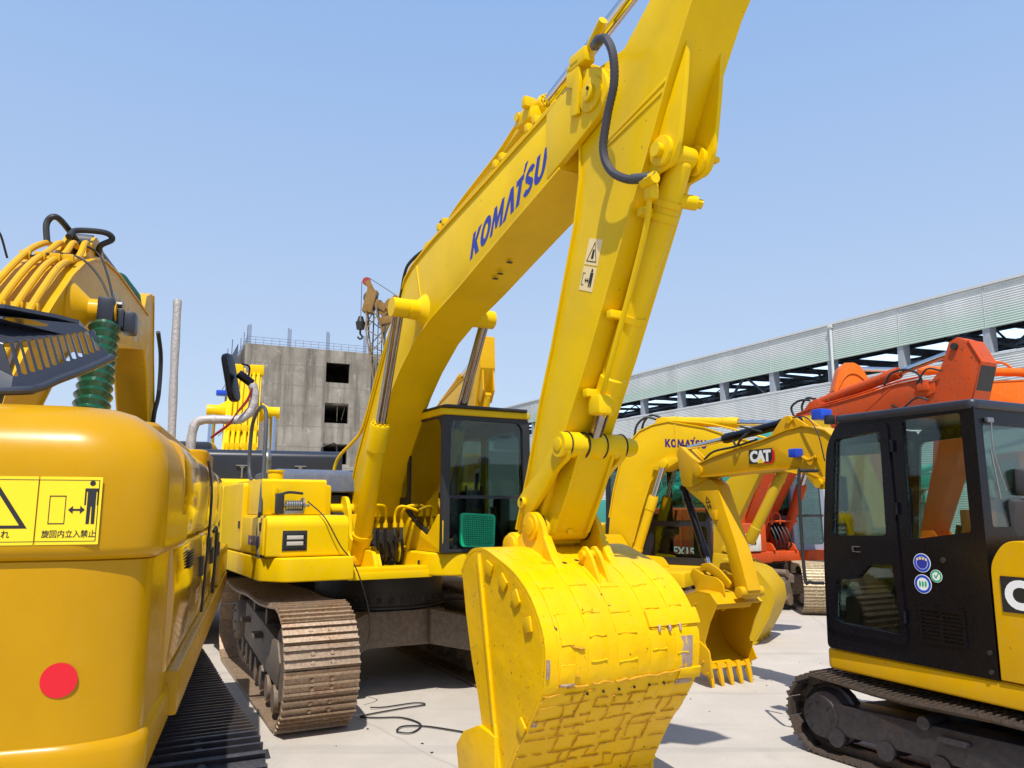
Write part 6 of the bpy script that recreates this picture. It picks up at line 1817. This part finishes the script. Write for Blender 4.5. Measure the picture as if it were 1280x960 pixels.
# yellow machine with the long black hood, seen from behind
def build_third():
    r = thing('excavator', 'yellow excavator seen from behind with a long dark hood and blue label', 'excavator',
              -4.35, 12.35, 0, R(108), 'excavators parked in the yard')
    for y, o in ((-1.05, -1), (1.05, 1)):
        track(r, y, 0.6, -1.8, 1.8, 0.45, TRKD, FRM, 0.19, outer=o, detail=False)
    carbody(r, (-1.05, 1.05), 0.6, 0.45, FRM, 1.08)
    counterweight(r, Y1, -2.62, 1.42, 1.15, 2.03, 0.9, 0.22, 0.06)
    mb = MB(); mb.box(-1.72, 1.4, -1.38, 1.35, 1.15, 2.0, 0.05); mb.build('engine_housing', Y1, r)
    mb = MB(); mb.box(-2.1, 1.4, -1.36, 1.36, 1.0, 1.15, 0.02); mb.build('deck', DARKF, r)
    mb = MB()
    mb.side(roundpoly([(-2.53, 2.04), (-2.52, 2.43), (-2.44, 2.49), (-1.2, 2.48), (-1.1, 2.04)], [.02, .04, .05, .1, 0], 6), -1.37, 1.2, 0.02, 3)
    hd = mb.build('engine_hood', NAVY, r)
    for y in (-0.11, -0.83):
        mb = MB(); mb.box(-2.56, -2.50, y - 0.075, y + 0.075, 2.27, 2.285, 0.006); mb.box(-2.555, -2.50, y - 0.012, y + 0.012, 2.12, 2.27, 0.006); mb.box(-2.56, -2.52, y - 0.03, y + 0.03, 2.25, 2.262, 0.004)
        mb.build('hood_latch', STEEL, hd)
    mb = MB(); mb.tube([(-1.9, -1.15, 2.47), (-1.9, -1.15, 2.58), (-1.9, -1.25, 2.63), (-1.9, -1.33, 2.63), (-1.9, -1.36, 2.47)], 0.012, 8, 3); mb.build('grab_handle', RUB, hd)
    mb = MB(); mb.box(-2.626, -2.61, -0.04, 0.03, 1.59, 1.75, 0.002); mb.build('blue_label', BLUEP, r)
    mb = MB(); mb.box(-2.0, -1.1, 0.3, 1.3, 2.4, 2.62, 0.06); mb.build('air_cleaner', NAVY, r)
    back = [(-.15, 1.6), (-.15, 2.0), (.2, 2.6), (.7, 3.15), (1.2, 3.65), (1.6, 3.95), (2.0, 4.15), (2.5, 4.3), (3.2, 4.38), (5.6, 4.45)]
    low = [(.3, 1.6), (.55, 2.1), (1.0, 2.65), (1.5, 3.05), (2.0, 3.3), (2.6, 3.5), (5.6, 4.0)]
    b = girder(r, 'boom', Y1, back + low[::-1], back[1:], low[1:], 0.52)
    for y in (-.22, -.14, -.06, .04, .12, .2):
        mb = MB(); mb.tube([(.0, y, 2.45), (.5, y, 3.05), (1.0, y, 3.55), (1.4, y, 3.88), (1.9, y, 4.18), (2.4, y, 4.36)], 0.030, 8, 4)
        mb.box(0.42, 0.54, y - 0.04, y + 0.04, 2.98, 3.1, 0.01); mb.box(0.15, 0.27, y - 0.04, y + 0.04, 2.66, 2.78, 0.01)
        mb.build('steel_pipe', Y1, b)
    mb = MB(); mb.lathe((1.6, -0.62, 3.45), (1.6, 0.62, 3.45), [(0, .06), (0, .11), (.2, .11), (.34, .2), (.9, .2), (1.04, .11), (1.24, .11), (1.24, .06)], 24)
    mb.box(2.0, 2.3, -0.32, -0.05, 4.2, 4.4, 0.03); mb.box(1.9, 2.2, 0.05, 0.3, 4.15, 4.38, 0.03)
    mb.build('lug', Y1, b)
    for s in (-1, 1):
        hydraulic(r, 'boom_cylinder', (0.9, s * 0.5, 1.3), (1.6, s * 0.52, 3.45), 0.1, 0.06, 0.5, Y1)
    mb = MB(); mb.box(1.5, 1.65, 0.28, 0.48, 3.72, 3.82, 0.02); mb.build('work_lamp', BLUEP, b)
    arm = girder(r, 'arm', Y1, [(5.3, 4.6), (5.8, 4.7), (6.1, 4.4), (6.8, 2.6), (7.2, 1.2), (6.9, 1.2), (6.3, 2.6), (5.4, 3.9)], None, None, 0.4)
    bucket(r, Y1, [(6.6, 1.2), (6.9, 1.4), (7.4, 1.3), (7.7, 1.0), (7.7, .6), (7.4, .2)], [(6.8, .4), (6.6, .8)], 0.55, 0, 5, None, [(6.7, 1.2), (6.8, 1.5), (7.2, 1.55), (7.4, 1.3)], 0.2)
    simple_cab(r, -0.2, 1.5, 0.38, 1.33, 1.2, 2.75, Y1, GLC, 0.06, 0.38)
    return r
build_third()

# crawler crane far behind
def build_crane():
    r = thing('crane', 'weathered yellow lattice crane in the distance with a red sheave and hanging hook block', 'crane', -4.9, 30.0, 0, R(100))
    for y, o in ((-1.3, -1), (1.3, 1)):
        track(r, y, 0.6, -2.2, 2.2, 0.45, TRK, FRM, 0.3, outer=o, detail=False)
    mb = MB(); mb.box(-2.8, 1.5, -1.4, 1.4, 1.0, 2.9, 0.1); mb.build('crane_house', Y3, r)
    # local frame of the boom: from foot to tip in world-like coordinates turned back
    inv = Matrix.Rotation(-R(100), 4, 'Z')
    def W(x, y, z):
        return inv @ Vector((x + 4.9, y - 30.0, z))
    foot, tip = Vector((-4.3, 30.2, 1.8)), Vector((-5.62, 30.0, 9.7))
    mb = MB()
    d = (tip - foot); n = 16
    up = Vector((0, 1, 0)); sd = d.cross(up).normalized()
    cor = []
    for i in range(n + 1):
        c = foot + d * i / n
        w = 0.30 * (1 if 1 < i < n - 1 else 0.7)
        cor.append([c + sd * w * a + up * w * b for a, b in ((-1, -1), (1, -1), (1, 1), (-1, 1))])
    for k in range(4):
        for i in range(n):
            mb.bar(W(*cor[i][k]), W(*cor[i + 1][k]), 0.06, 0.06, 0)
            a, b2 = (cor[i][k], cor[i + 1][(k + 1) % 4]) if i % 2 else (cor[i][(k + 1) % 4], cor[i + 1][k])
            mb.bar(W(*a), W(*b2), 0.035, 0.035, 0)
    mb.build('lattice_boom', rusty('lattice_paint', (0.16, 0.12, 0.07), (0.3, 0.2, 0.05), 0.5), r)
    mb = MB()
    mb.bar(W(-5.75, 30, 9.4), W(-5.55, 30, 10.3), 0.5, 0.4); mb.bar(W(-5.65, 30, 9.9), W(-5.0, 30, 9.55), 0.34, 0.3)
    mb.bar(W(-5.8, 30, 10.7), W(-5.5, 30, 10.1), 0.2, 0.22); mb.bar(W(-5.2, 30, 9.3), W(-4.55, 30, 10.05), 0.25, 0.3)
    mb.bar(W(-5.3, 30, 9.0), W(-4.6, 30, 9.2), 0.3, 0.3); mb.bar(W(-5.1, 30, 8.6), W(-4.7, 30, 9.6), 0.2, 0.2)
    mb.cyl(W(-4.8, 29.8, 9.7), W(-4.8, 30.2, 9.7), 0.25, seg=16)
    mb.build('boom_head', paint('weathered_crane_paint', (0.27, 0.15, 0.04), 0.7, dirt=(0.07,0.04,0.02), dirt_amt=0.9, chips=1.5), r)
    mb = MB(); mb.cyl(W(-5.82, 29.92, 10.68), W(-5.82, 30.08, 10.68), 0.17, 0.15, seg=20); mb.build('sheave', plain('faded_red_paint', (0.28, 0.02, 0.02), 0.7), r)
    mb = MB(); mb.cyl(W(-5.65, 29.9, 10.0), W(-5.65, 30.1, 10.0), 0.28, seg=20); mb.cyl(W(-5.3, 29.85, 9.7), W(-5.3, 30.15, 9.7), 0.2, seg=16); mb.build('dark_pulley', GREYH, r)
    mb = MB()
    for (a, b2, q) in (((-6.02, 30, 10.68), (-6.02, 30, 9.2), .015), ((-5.75, 30, 10.85), (-4.6, 30, 10.1), .015), ((-5.48, 29.9, 9.6), (-5.55, 29.9, 1.0), .03), ((-5.30, 29.9, 9.5), (-5.30, 29.9, 1.0), .02), ((-5.15, 29.9, 9.4), (-5.12, 29.9, 1.0), .02), ((-5.02, 29.9, 9.3), (-5.0, 29.9, 1.0), .03)):
        mb.cyl(W(*a), W(*b2), q, seg=6)
    mb.build('cable', GREYH, r)
    mb = MB()
    mb.cyl(W(-6.02, 30, 9.25), W(-6.02, 30, 9.02), 0.09, 0.16, seg=12); mb.cyl(W(-6.02, 30, 9.02), W(-6.02, 30, 8.72), 0.2, 0.15, seg=12)
    mb.tube([W(-6.02, 30, 8.75), W(-6.02, 30, 8.55), W(-5.93, 30, 8.42), W(-6.02, 30, 8.33), W(-6.12, 30, 8.42)], 0.04, 8, 4)
    mb.build('hook_block', DARKF, r)
build_crane()
# ------------------------------------------------------------------ concrete building
def conc_mat():
    m, n, b = new_mat('stained_concrete')
    v = objvec(n)
    a = noise(n, 0.35, 8, 0.65, v)
    c = ramp(n, a.outputs[0], [(0.3, (0.17, 0.145, 0.115)), (0.52, (0.26, 0.23, 0.185)), (0.75, (0.36, 0.325, 0.27))]).outputs[0]
    st = noise(n, 1.0, 7, 0.7, objvec(n, (1.3, 1.3, 0.09)))
    c = mix(n, ramp(n, st.outputs[0], [(0.46, (0, 0, 0)), (0.62, (0.9, 0.9, 0.9))]).outputs[0], c, (0.11, 0.095, 0.075))
    # pour lines every 1.2 m and darker band per storey
    sep = n.nodes.new('ShaderNodeSeparateXYZ'); n.links.new(v, sep.inputs[0])
    def line(period, width, off=0.0):
        ad = n.nodes.new('ShaderNodeMath'); ad.operation = 'ADD'; ad.inputs[1].default_value = off; n.links.new(sep.outputs[2], ad.inputs[0])
        nz = noise(n, 0.8, 4, 0.6, v); mu = n.nodes.new('ShaderNodeMath'); mu.operation = 'MULTIPLY_ADD'; mu.inputs[1].default_value = 0.25; n.links.new(nz.outputs[0], mu.inputs[0]); n.links.new(ad.outputs[0], mu.inputs[2])
        md = n.nodes.new('ShaderNodeMath'); md.operation = 'MODULO'; md.inputs[1].default_value = period; n.links.new(mu.outputs[0], md.inputs[0])
        lt = n.nodes.new('ShaderNodeMath'); lt.operation = 'LESS_THAN'; lt.inputs[1].default_value = width; n.links.new(md.outputs[0], lt.inputs[0])
        return lt.outputs[0]
    k = n.nodes.new('ShaderNodeMath'); k.operation = 'MULTIPLY'; k.inputs[1].default_value = 0.5; n.links.new(line(1.65, 0.10), k.inputs[0])
    c = mix(n, k.outputs[0], c, (0.15, 0.135, 0.12))
    pt = noise(n, 1.1, 9, 0.75, v)
    c = mix(n, ramp(n, pt.outputs[0], [(0.56, (0, 0, 0)), (0.66, (0.7, 0.7, 0.7))]).outputs[0], c, (0.42, 0.39, 0.33))
    n.links.new(c, b.inputs['Base Color'])
    b.inputs['Roughness'].default_value = 0.9
    bump(n, b, pt.outputs[0], 0.5, 0.05)
    return m
CONC = conc_mat()
def concrete_building():
    yaw = math.atan2(0.42, 0.906)
    r = thing('concrete_building', 'unfinished grey concrete building with empty square window openings and bare rebar along its roof', 'building', -21.1, 60.0, 0, yaw)
    H, W, D = 14.6, 14.6, 10.0
    holes = [[(w, z), (w + 1.95, z), (w + 1.95, z + 1.65), (w, z + 1.65)] for w in (6.4,) for z in (1.9, 5.2, 8.55, 11.9)]
    mb = MB(); mb.holed([(0, 0), (W, 0), (W, H), (0, H)], holes, lambda u, v, k: (u, 0.3 * k, v))
    w = mb.build('wall', CONC, r, sharp=0.5)
    for x in (0.0, W - 0.3):
        mb = MB(); mb.box(x + 0.002, x + 0.298, 0.3, D, 0, H - 0.01, 0); mb.build('side_wall', CONC, r)
    mb = MB(); mb.box(0.3, W - 0.3, D - 0.3, D, 0, H - 0.01, 0); mb.build('rear_wall', CONC, r)
    mb = MB()
    for z in (3.4, 6.8, 10.1, 14.2):
        mb.box(0.3, W - 0.3, 0.3, D - 0.3, z, z + 0.25, 0)
    mb.build('floor_slabs', CONC, r)
    mb = MB(); mb.box(7.6, 7.64, 0.9, 1.0, 8.8, 10.1, 0, Matrix.Rotation(0.0, 4, 'Y'))
    mb.bar((8.0, 1.0, 8.9), (8.25, 1.0, 10.0), 0.04, 0.04); mb.build('timber_prop', TRKT, r)
    REB = plain('rebar_steel', (0.10, 0.10, 0.14), 0.6)
    mb = MB()
    q = random.Random(5)
    for i in range(24):
        x = 0.15 + i * (W - 0.3) / 23
        h = 0.6
        if i % 5 == 0:
            for k in range(4):
                xx = x + k * 0.08; mb.cyl((xx, 0.15, H - 0.1), (xx, 0.15, H + 1.4 + q.random() * 0.2), 0.022, seg=5)
        mb.cyl((x, 0.15, H - 0.1), (x, 0.15, H + h), 0.014, seg=5)
    for h in (0.15, 0.38, 0.6):
        mb.cyl((0, 0.15, H + h), (W, 0.15, H + h), 0.014, seg=5)
    for j in range(12):
        y = 0.3 + j * 0.85
        hh = 1.5 if j % 3 == 0 else 0.6
        for k in range(3 if j % 3 == 0 else 1):
            mb.cyl((0.15, y + k * 0.1, H - 0.1), (0.15, y + k * 0.1, H + hh), 0.02, seg=5)
    for h in (0.2, 0.6):
        mb.cyl((0.15, 0.1, H + h), (0.15, D, H + h), 0.014, seg=5)
    for z in range(2, 14, 2):
        for k in range(2):
            mb.cyl((-0.9, 1.0 + k * 4, 0), (-0.9, 1.0 + k * 4, H + 0.4), 0.03, seg=5)
        mb.cyl((-0.9, 0.5, z), (-0.9, D, z), 0.03, seg=5)
    mb.build('rebar', REB, r)
    mb = MB(); mb.box(-0.55, -0.53, 0.2, D, 0, H - 0.1, 0); mb.build('safety_net', plain('dark_netting', (0.05, 0.07, 0.10), 0.9), r)
concrete_building()

# ------------------------------------------------------------------ long open-sided shed
def shed():
    r = thing('warehouse', 'long pale green corrugated metal shed with a continuous open strip under its eaves', 'shed', 28.5, 20.0, 0, math.atan2(0.894, -0.447))
    m, n, b = new_mat('corrugated_sheet')
    v = objvec(n)
    sep = n.nodes.new('ShaderNodeSeparateXYZ'); n.links.new(v, sep.inputs[0])
    a = noise(n, 0.5, 6, 0.65, objvec(n, (1, 1, 0.25)))
    c = ramp(n, a.outputs[0], [(0.35, (0.50, 0.52, 0.50)), (0.7, (0.66, 0.67, 0.65))]).outputs[0]
    # translucent greenish sheet on the lower half of the eaves band
    mr = n.nodes.new('ShaderNodeMapRange'); mr.inputs['From Min'].default_value = 10.9; mr.inputs['From Max'].default_value = 10.2
    n.links.new(sep.outputs[2], mr.inputs[0])
    gt = n.nodes.new('ShaderNodeMath'); gt.operation = 'GREATER_THAN'; gt.inputs[1].default_value = 9.0; n.links.new(sep.outputs[2], gt.inputs[0])
    mu = n.nodes.new('ShaderNodeMath'); mu.operation = 'MULTIPLY'; n.links.new(mr.outputs[0], mu.inputs[0]); n.links.new(gt.outputs[0], mu.inputs[1])
    m3 = n.nodes.new('ShaderNodeMath'); m3.operation = 'MULTIPLY'; m3.inputs[1].default_value = 0.7; n.links.new(mu.outputs[0], m3.inputs[0])
    c = mix(n, m3.outputs[0], c, (0.42, 0.56, 0.46))
    ru = noise(n, 0.7, 7, 0.7, objvec(n, (0.9, 1, 0.2)))
    c = mix(n, ramp(n, ru.outputs[0], [(0.62, (0, 0, 0)), (0.78, (0.6, 0.6, 0.6))]).outputs[0], c, (0.45, 0.36, 0.22))
    n.links.new(c, b.inputs['Base Color']); b.inputs['Roughness'].default_value = 0.55
    SH = m
    L0, L1, Wd = -12.0, 112.0, 34.0
    def sheet(z0, z1, name, step=0.105):
        mb = MB(); vs, fs = [], []
        nz = int((z1 - z0) / step)
        for i in range(nz * 2 + 1):
            z = z0 + (z1 - z0) * i / (nz * 2)
            y = 0.03 if i % 2 else 0.0
            vs += [(L0, y, z), (L1, y, z)]
        for i in range(nz * 2):
            fs.append((2 * i, 2 * i + 1, 2 * i + 3, 2 * i + 2))
        o = len(vs)
        vs += [(a, -0.03, z) for z in (z0, z1) for a in (L0, L1)]
        fs += [(o, o + 2, o + 3, o + 1), (0, 1, o + 1, o), (o - 2, o + 2, o + 3, o - 1)]
        mb.add(vs, fs)
        return mb.build(name, SH, r, sharp=0.2)
    sheet(9.73, 11.68, 'eaves_cladding'); sheet(0.3, 8.55, 'wall_cladding')
    GRY = plain('grey_column_paint', (0.30, 0.32, 0.35), 0.6); PAL = plain('pale_trim', (0.55, 0.56, 0.55), 0.6); DK = plain('dark_steelwork', (0.035, 0.04, 0.055), 0.7)
    mb = MB(); mb.box(L0, L1, -0.01, 0.10, 11.68, 11.80, 0); mb.box(L0, L1, -0.2, 0.04, 8.45, 8.56, 0) ; mb.build('gutter', PAL, r)
    mb = MB(); mb.box(L0, L1, -0.06, 0.06, 0, 0.3, 0); mb.build('plinth', CONC, r)
    xs = [(34.3 + 3.9 * k - 20) / 0.894 for k in range(-5, 21)]
    for x in xs:
        mb = MB(); mb.box(x - 0.3, x + 0.02, -0.55, -0.04, 0, 11.6, 0); mb.build('column', GRY, r)
    mb = MB()
    for x in xs:
        mb.box(x - 0.22, x - 0.19, 0.025, 0.045, 0.3, 8.5, 0); mb.box(x - 0.22, x - 0.19, 0.025, 0.045, 9.75, 11.66, 0)
    mb.build('sheet_seams', PAL, r)
    mb = MB()
    xp = (41.7 - 20) / 0.894
    mb.cyl((xp, 0.10, 0), (xp, 0.10, 11.6), 0.075, seg=12); mb.box(xp - 0.13, xp + 0.13, 0.0, 0.2, 11.5, 11.66, 0.02)
    mb.build('downpipe', PAL, r)
    # roof slabs with skylight panes between, trusses
    SK = bpy.data.materials.new('skylight_sheet'); SK.use_nodes = True
    nn = SK.node_tree; bb = nn.nodes['Principled BSDF']; nn.nodes.remove(bb)
    tl = nn.nodes.new('ShaderNodeBsdfTranslucent'); tl.inputs[0].default_value = (0.72, 0.82, 0.9, 1)
    nn.links.new(tl.outputs[0], nn.nodes['Material Output'].inputs[0])
    sl = 0.04
    def roofq(mb, x0, x1, y0, y1, dz=0.0):
        z = lambda y: 11.75 + sl * (-y) + dz
        vs = [(x, y, z(y) + t) for t in (0, 0.06) for x in (x0, x1) for y in (y0, y1)]
        mb.add(vs, [(0, 1, 3, 2), (4, 6, 7, 5), (0, 4, 5, 1), (2, 3, 7, 6), (0, 2, 6, 4), (1, 5, 7, 3)])
    mb, ms = MB(), MB()
    for i, x in enumerate(xs[:-1]):
        x2 = xs[i + 1]
        roofq(mb, x, x + 1.2, -Wd, 0.05); roofq(mb, x + 3.4, x2, -Wd, 0.05)
        y = 0.05
        for (a, b2, s) in ((0.05, -3.0, 0), (-3.0, -7.0, 1), (-7.0, -11, 0), (-11, -16, 1), (-16, -20, 0), (-20, -25, 1), (-25, -Wd, 0)):
            roofq(ms if s else mb, x + 1.2, x + 3.4, b2, a)
    mb.build('roof', DK, r); ms.build('skylight', SK, r)
    mb = MB()
    for x in xs[::3]:
        mb.box(x - 0.1, x + 0.1, -Wd, -0.6, 10.6, 10.8, 0)
        for k in range(7):
            y = -0.6 - k * 4.6
            z2 = 11.7 + sl * (-y)
            mb.bar((x, y, 10.7), (x, y - 2.3, z2), 0.09, 0.09, 0); mb.bar((x, y - 2.3, z2), (x, y - 4.6, 10.7), 0.09, 0.09, 0)
    for y in range(-4, -34, -6):
        mb.box(L0, L1, y - 0.06, y + 0.06, 11.35 - sl * y, 11.55 - sl * y, 0)
    mb.bar((xs[8] + 0.5, -0.3, 8.5), (xs[8] + 2.2, -0.3, 9.8), 0.12, 0.12, 0); mb.bar((xs[8] + 3.9, -0.3, 8.5), (xs[8] + 2.4, -0.3, 9.8), 0.12, 0.12, 0)
    mb.build('trusses', DK, r)
    mb = MB(); mb.box(L0, L1, -Wd, -Wd + 0.1, 0, 11.0, 0); mb.box(L0, L0 + 0.1, -Wd, -0.1, 0, 11.6, 0); mb.box(L1 - 0.1, L1, -Wd, -0.1, 0, 11.6, 0)
    mb.build('rear_wall', GRY, r)
shed()

# far boundary wall
mb = MB(); mb.box(-70, 30, 96, 96.3, 0, 2.6, 0)
tag(mb.build('boundary_wall', CONC), 'low grey boundary wall far behind the parked machines', 'wall')

# ------------------------------------------------------------------ cables on the ground
def ground_cable():
    P = [(-1.12, 6.85, 0.02), (-1.0, 6.9, 0.012), (-0.75, 7.05, 0.012), (-0.66, 6.98, 0.012), (-0.85, 6.85, 0.012), (-1.15, 6.6, 0.012), (-1.02, 6.55, 0.012), (-0.8, 6.55, 0.012), (-0.62, 6.35, 0.012), (-0.66, 6.12, 0.012), (-0.78, 6.14, 0.014), (-0.76, 6.28, 0.014), (-0.6, 6.30, 0.012), (-0.38, 6.2, 0.012), (-0.1, 6.02, 0.012), (0.4, 5.6, 0.012), (0.75, 5.0, 0.012), (0.95, 4.75, 0.012), (1.25, 4.5, 0.012)]
    mb = MB(); mb.tube([(p[0] - 0.12, p[1] + 0.28, p[2]) for p in P], 0.0065, 6, 8)
    tag(mb.build('cable', RUB), 'thin black cable looping over the concrete beside the big machine and its bucket', 'cable')
ground_cable()
def hanging_wire():
    r = thing('wire', 'thin wire hanging from the reel of the big yellow machine to its track', 'wire', -1.5, 8.31, 0, R(-60))
    mb = MB(); mb.tube([(1.02, -0.95, 1.80), (1.25, -0.86, 1.66), (1.27, -0.72, 1.42), (1.27, -0.62, 1.30), (1.30, -0.55, 1.15), (1.25, -0.44, 0.85), (1.2, -0.42, 0.6), (1.2, -0.5, 0.5)], 0.0055, 6, 6)
    mb.build('strand', RUB, r)
hanging_wire()
# small litter
def litter():
    q = random.Random(11)
    mb = MB()
    for i in range(70):
        x, y = q.uniform(-2.2, 5.5), q.uniform(3.6, 9.5)
        s = q.uniform(0.003, 0.011)
        a = q.uniform(0, 6.28)
        mb.box(-s, s, -s * 0.6, s * 0.6, 0.001, 0.004 + s * 0.3, 0, Matrix.Translation((x, y, 0)) @ Matrix.Rotation(a, 4, 'Z'))
    o = mb.build('grit', DARKF); o['kind'] = 'stuff'; o['label'] = 'scattered bits of grit on the concrete'
    for (x, y) in ((2.02, 5.22), (1.86, 5.35)):
        mb = MB(); mb.add([(0, 0, .004), (.05, .01, .012), (.08, .04, .006), (.05, .05, .014), (.01, .035, .006)], [(0, 1, 2, 3, 4)])
        mb.add([(0, 0, .003), (.05, .01, .010), (.08, .04, .004), (.05, .05, .011), (.01, .035, .004)], [(4, 3, 2, 1, 0)])
        o = mb.build('dry_leaf', DARKF); o.location = (x, y, 0)
        tag(o, 'dry brown leaf on the concrete, the one nearer the dark track' if x > 2 else 'dry brown leaf on the concrete, the one nearer the patched bucket', 'leaf', 'fallen leaves')
litter()

# ------------------------------------------------------------------ ground
def ground():
    m, n, b = new_mat('yard_concrete')
    v = objvec(n)
    big = noise(n, 0.22, 6, 0.6, v)
    c = mix(n, ramp(n, big.outputs[0], [(0.35, (0, 0, 0)), (0.7, (1, 1, 1))]).outputs[0], (0.475, 0.43, 0.375), (0.40, 0.362, 0.318))
    med = noise(n, 1.6, 7, 0.65, v)
    c = mix(n, ramp(n, med.outputs[0], [(0.45, (0, 0, 0)), (0.8, (0.7, 0.7, 0.7))]).outputs[0], c, (0.56, 0.51, 0.45))
    st = noise(n, 0.9, 8, 0.75, objvec(n, (1.4, 0.35, 1)))
    c = mix(n, ramp(n, st.outputs[0], [(0.54, (0, 0, 0)), (0.74, (0.5, 0.5, 0.5))]).outputs[0], c, (0.27, 0.25, 0.23))
    oil = noise(n, 2.4, 3, 0.5, v)
    tt = noise(n, 1.0, 5, 0.6, objvec(n, (0.25, 2.6, 1)))
    c = mix(n, ramp(n, tt.outputs[0], [(0.56, (0, 0, 0)), (0.66, (0.28, 0.28, 0.28))]).outputs[0], c, (0.22, 0.205, 0.19))
    c = mix(n, ramp(n, oil.outputs[0], [(0.71, (0, 0, 0)), (0.78, (0.4, 0.4, 0.4))]).outputs[0], c, (0.14, 0.13, 0.12))
    fine = noise(n, 45, 5, 0.7, v)
    c = mix(n, ramp(n, fine.outputs[0], [(0.42, (0.25, 0.25, 0.25)), (0.62, (0, 0, 0))]).outputs[0], c, (0.34, 0.31, 0.28))
    cr = n.nodes.new('ShaderNodeTexVoronoi'); cr.feature = 'DISTANCE_TO_EDGE'; cr.inputs['Scale'].default_value = 0.2
    wv = n.nodes.new('ShaderNodeMixRGB'); wv.inputs[0].default_value = 0.12
    nz = noise(n, 1.4, 5, 0.6, v)
    n.links.new(v, wv.inputs[1]); n.links.new(nz.outputs['Color'], wv.inputs[2])
    n.links.new(wv.outputs[0], cr.inputs['Vector'])
    cm = ramp(n, cr.outputs['Distance'], [(0.0, (1, 1, 1)), (0.0025, (0, 0, 0))])
    mm = n.nodes.new('ShaderNodeMath'); mm.operation = 'MULTIPLY'; mm.inputs[1].default_value = 0.3
    n.links.new(cm.outputs[0], mm.inputs[0])
    c = mix(n, mm.outputs[0], c, (0.2, 0.18, 0.16))
    n.links.new(c, b.inputs['Base Color'])
    b.inputs['Roughness'].default_value = 0.8
    bump(n, b, fine.outputs[0], 0.25, 0.004)
    mb = MB(); mb.add([(-300, -60, 0), (300, -60, 0), (300, 600, 0), (-300, 600, 0)], [(0, 1, 2, 3)])
    o = mb.build('ground', m); o['kind'] = 'structure'
ground()
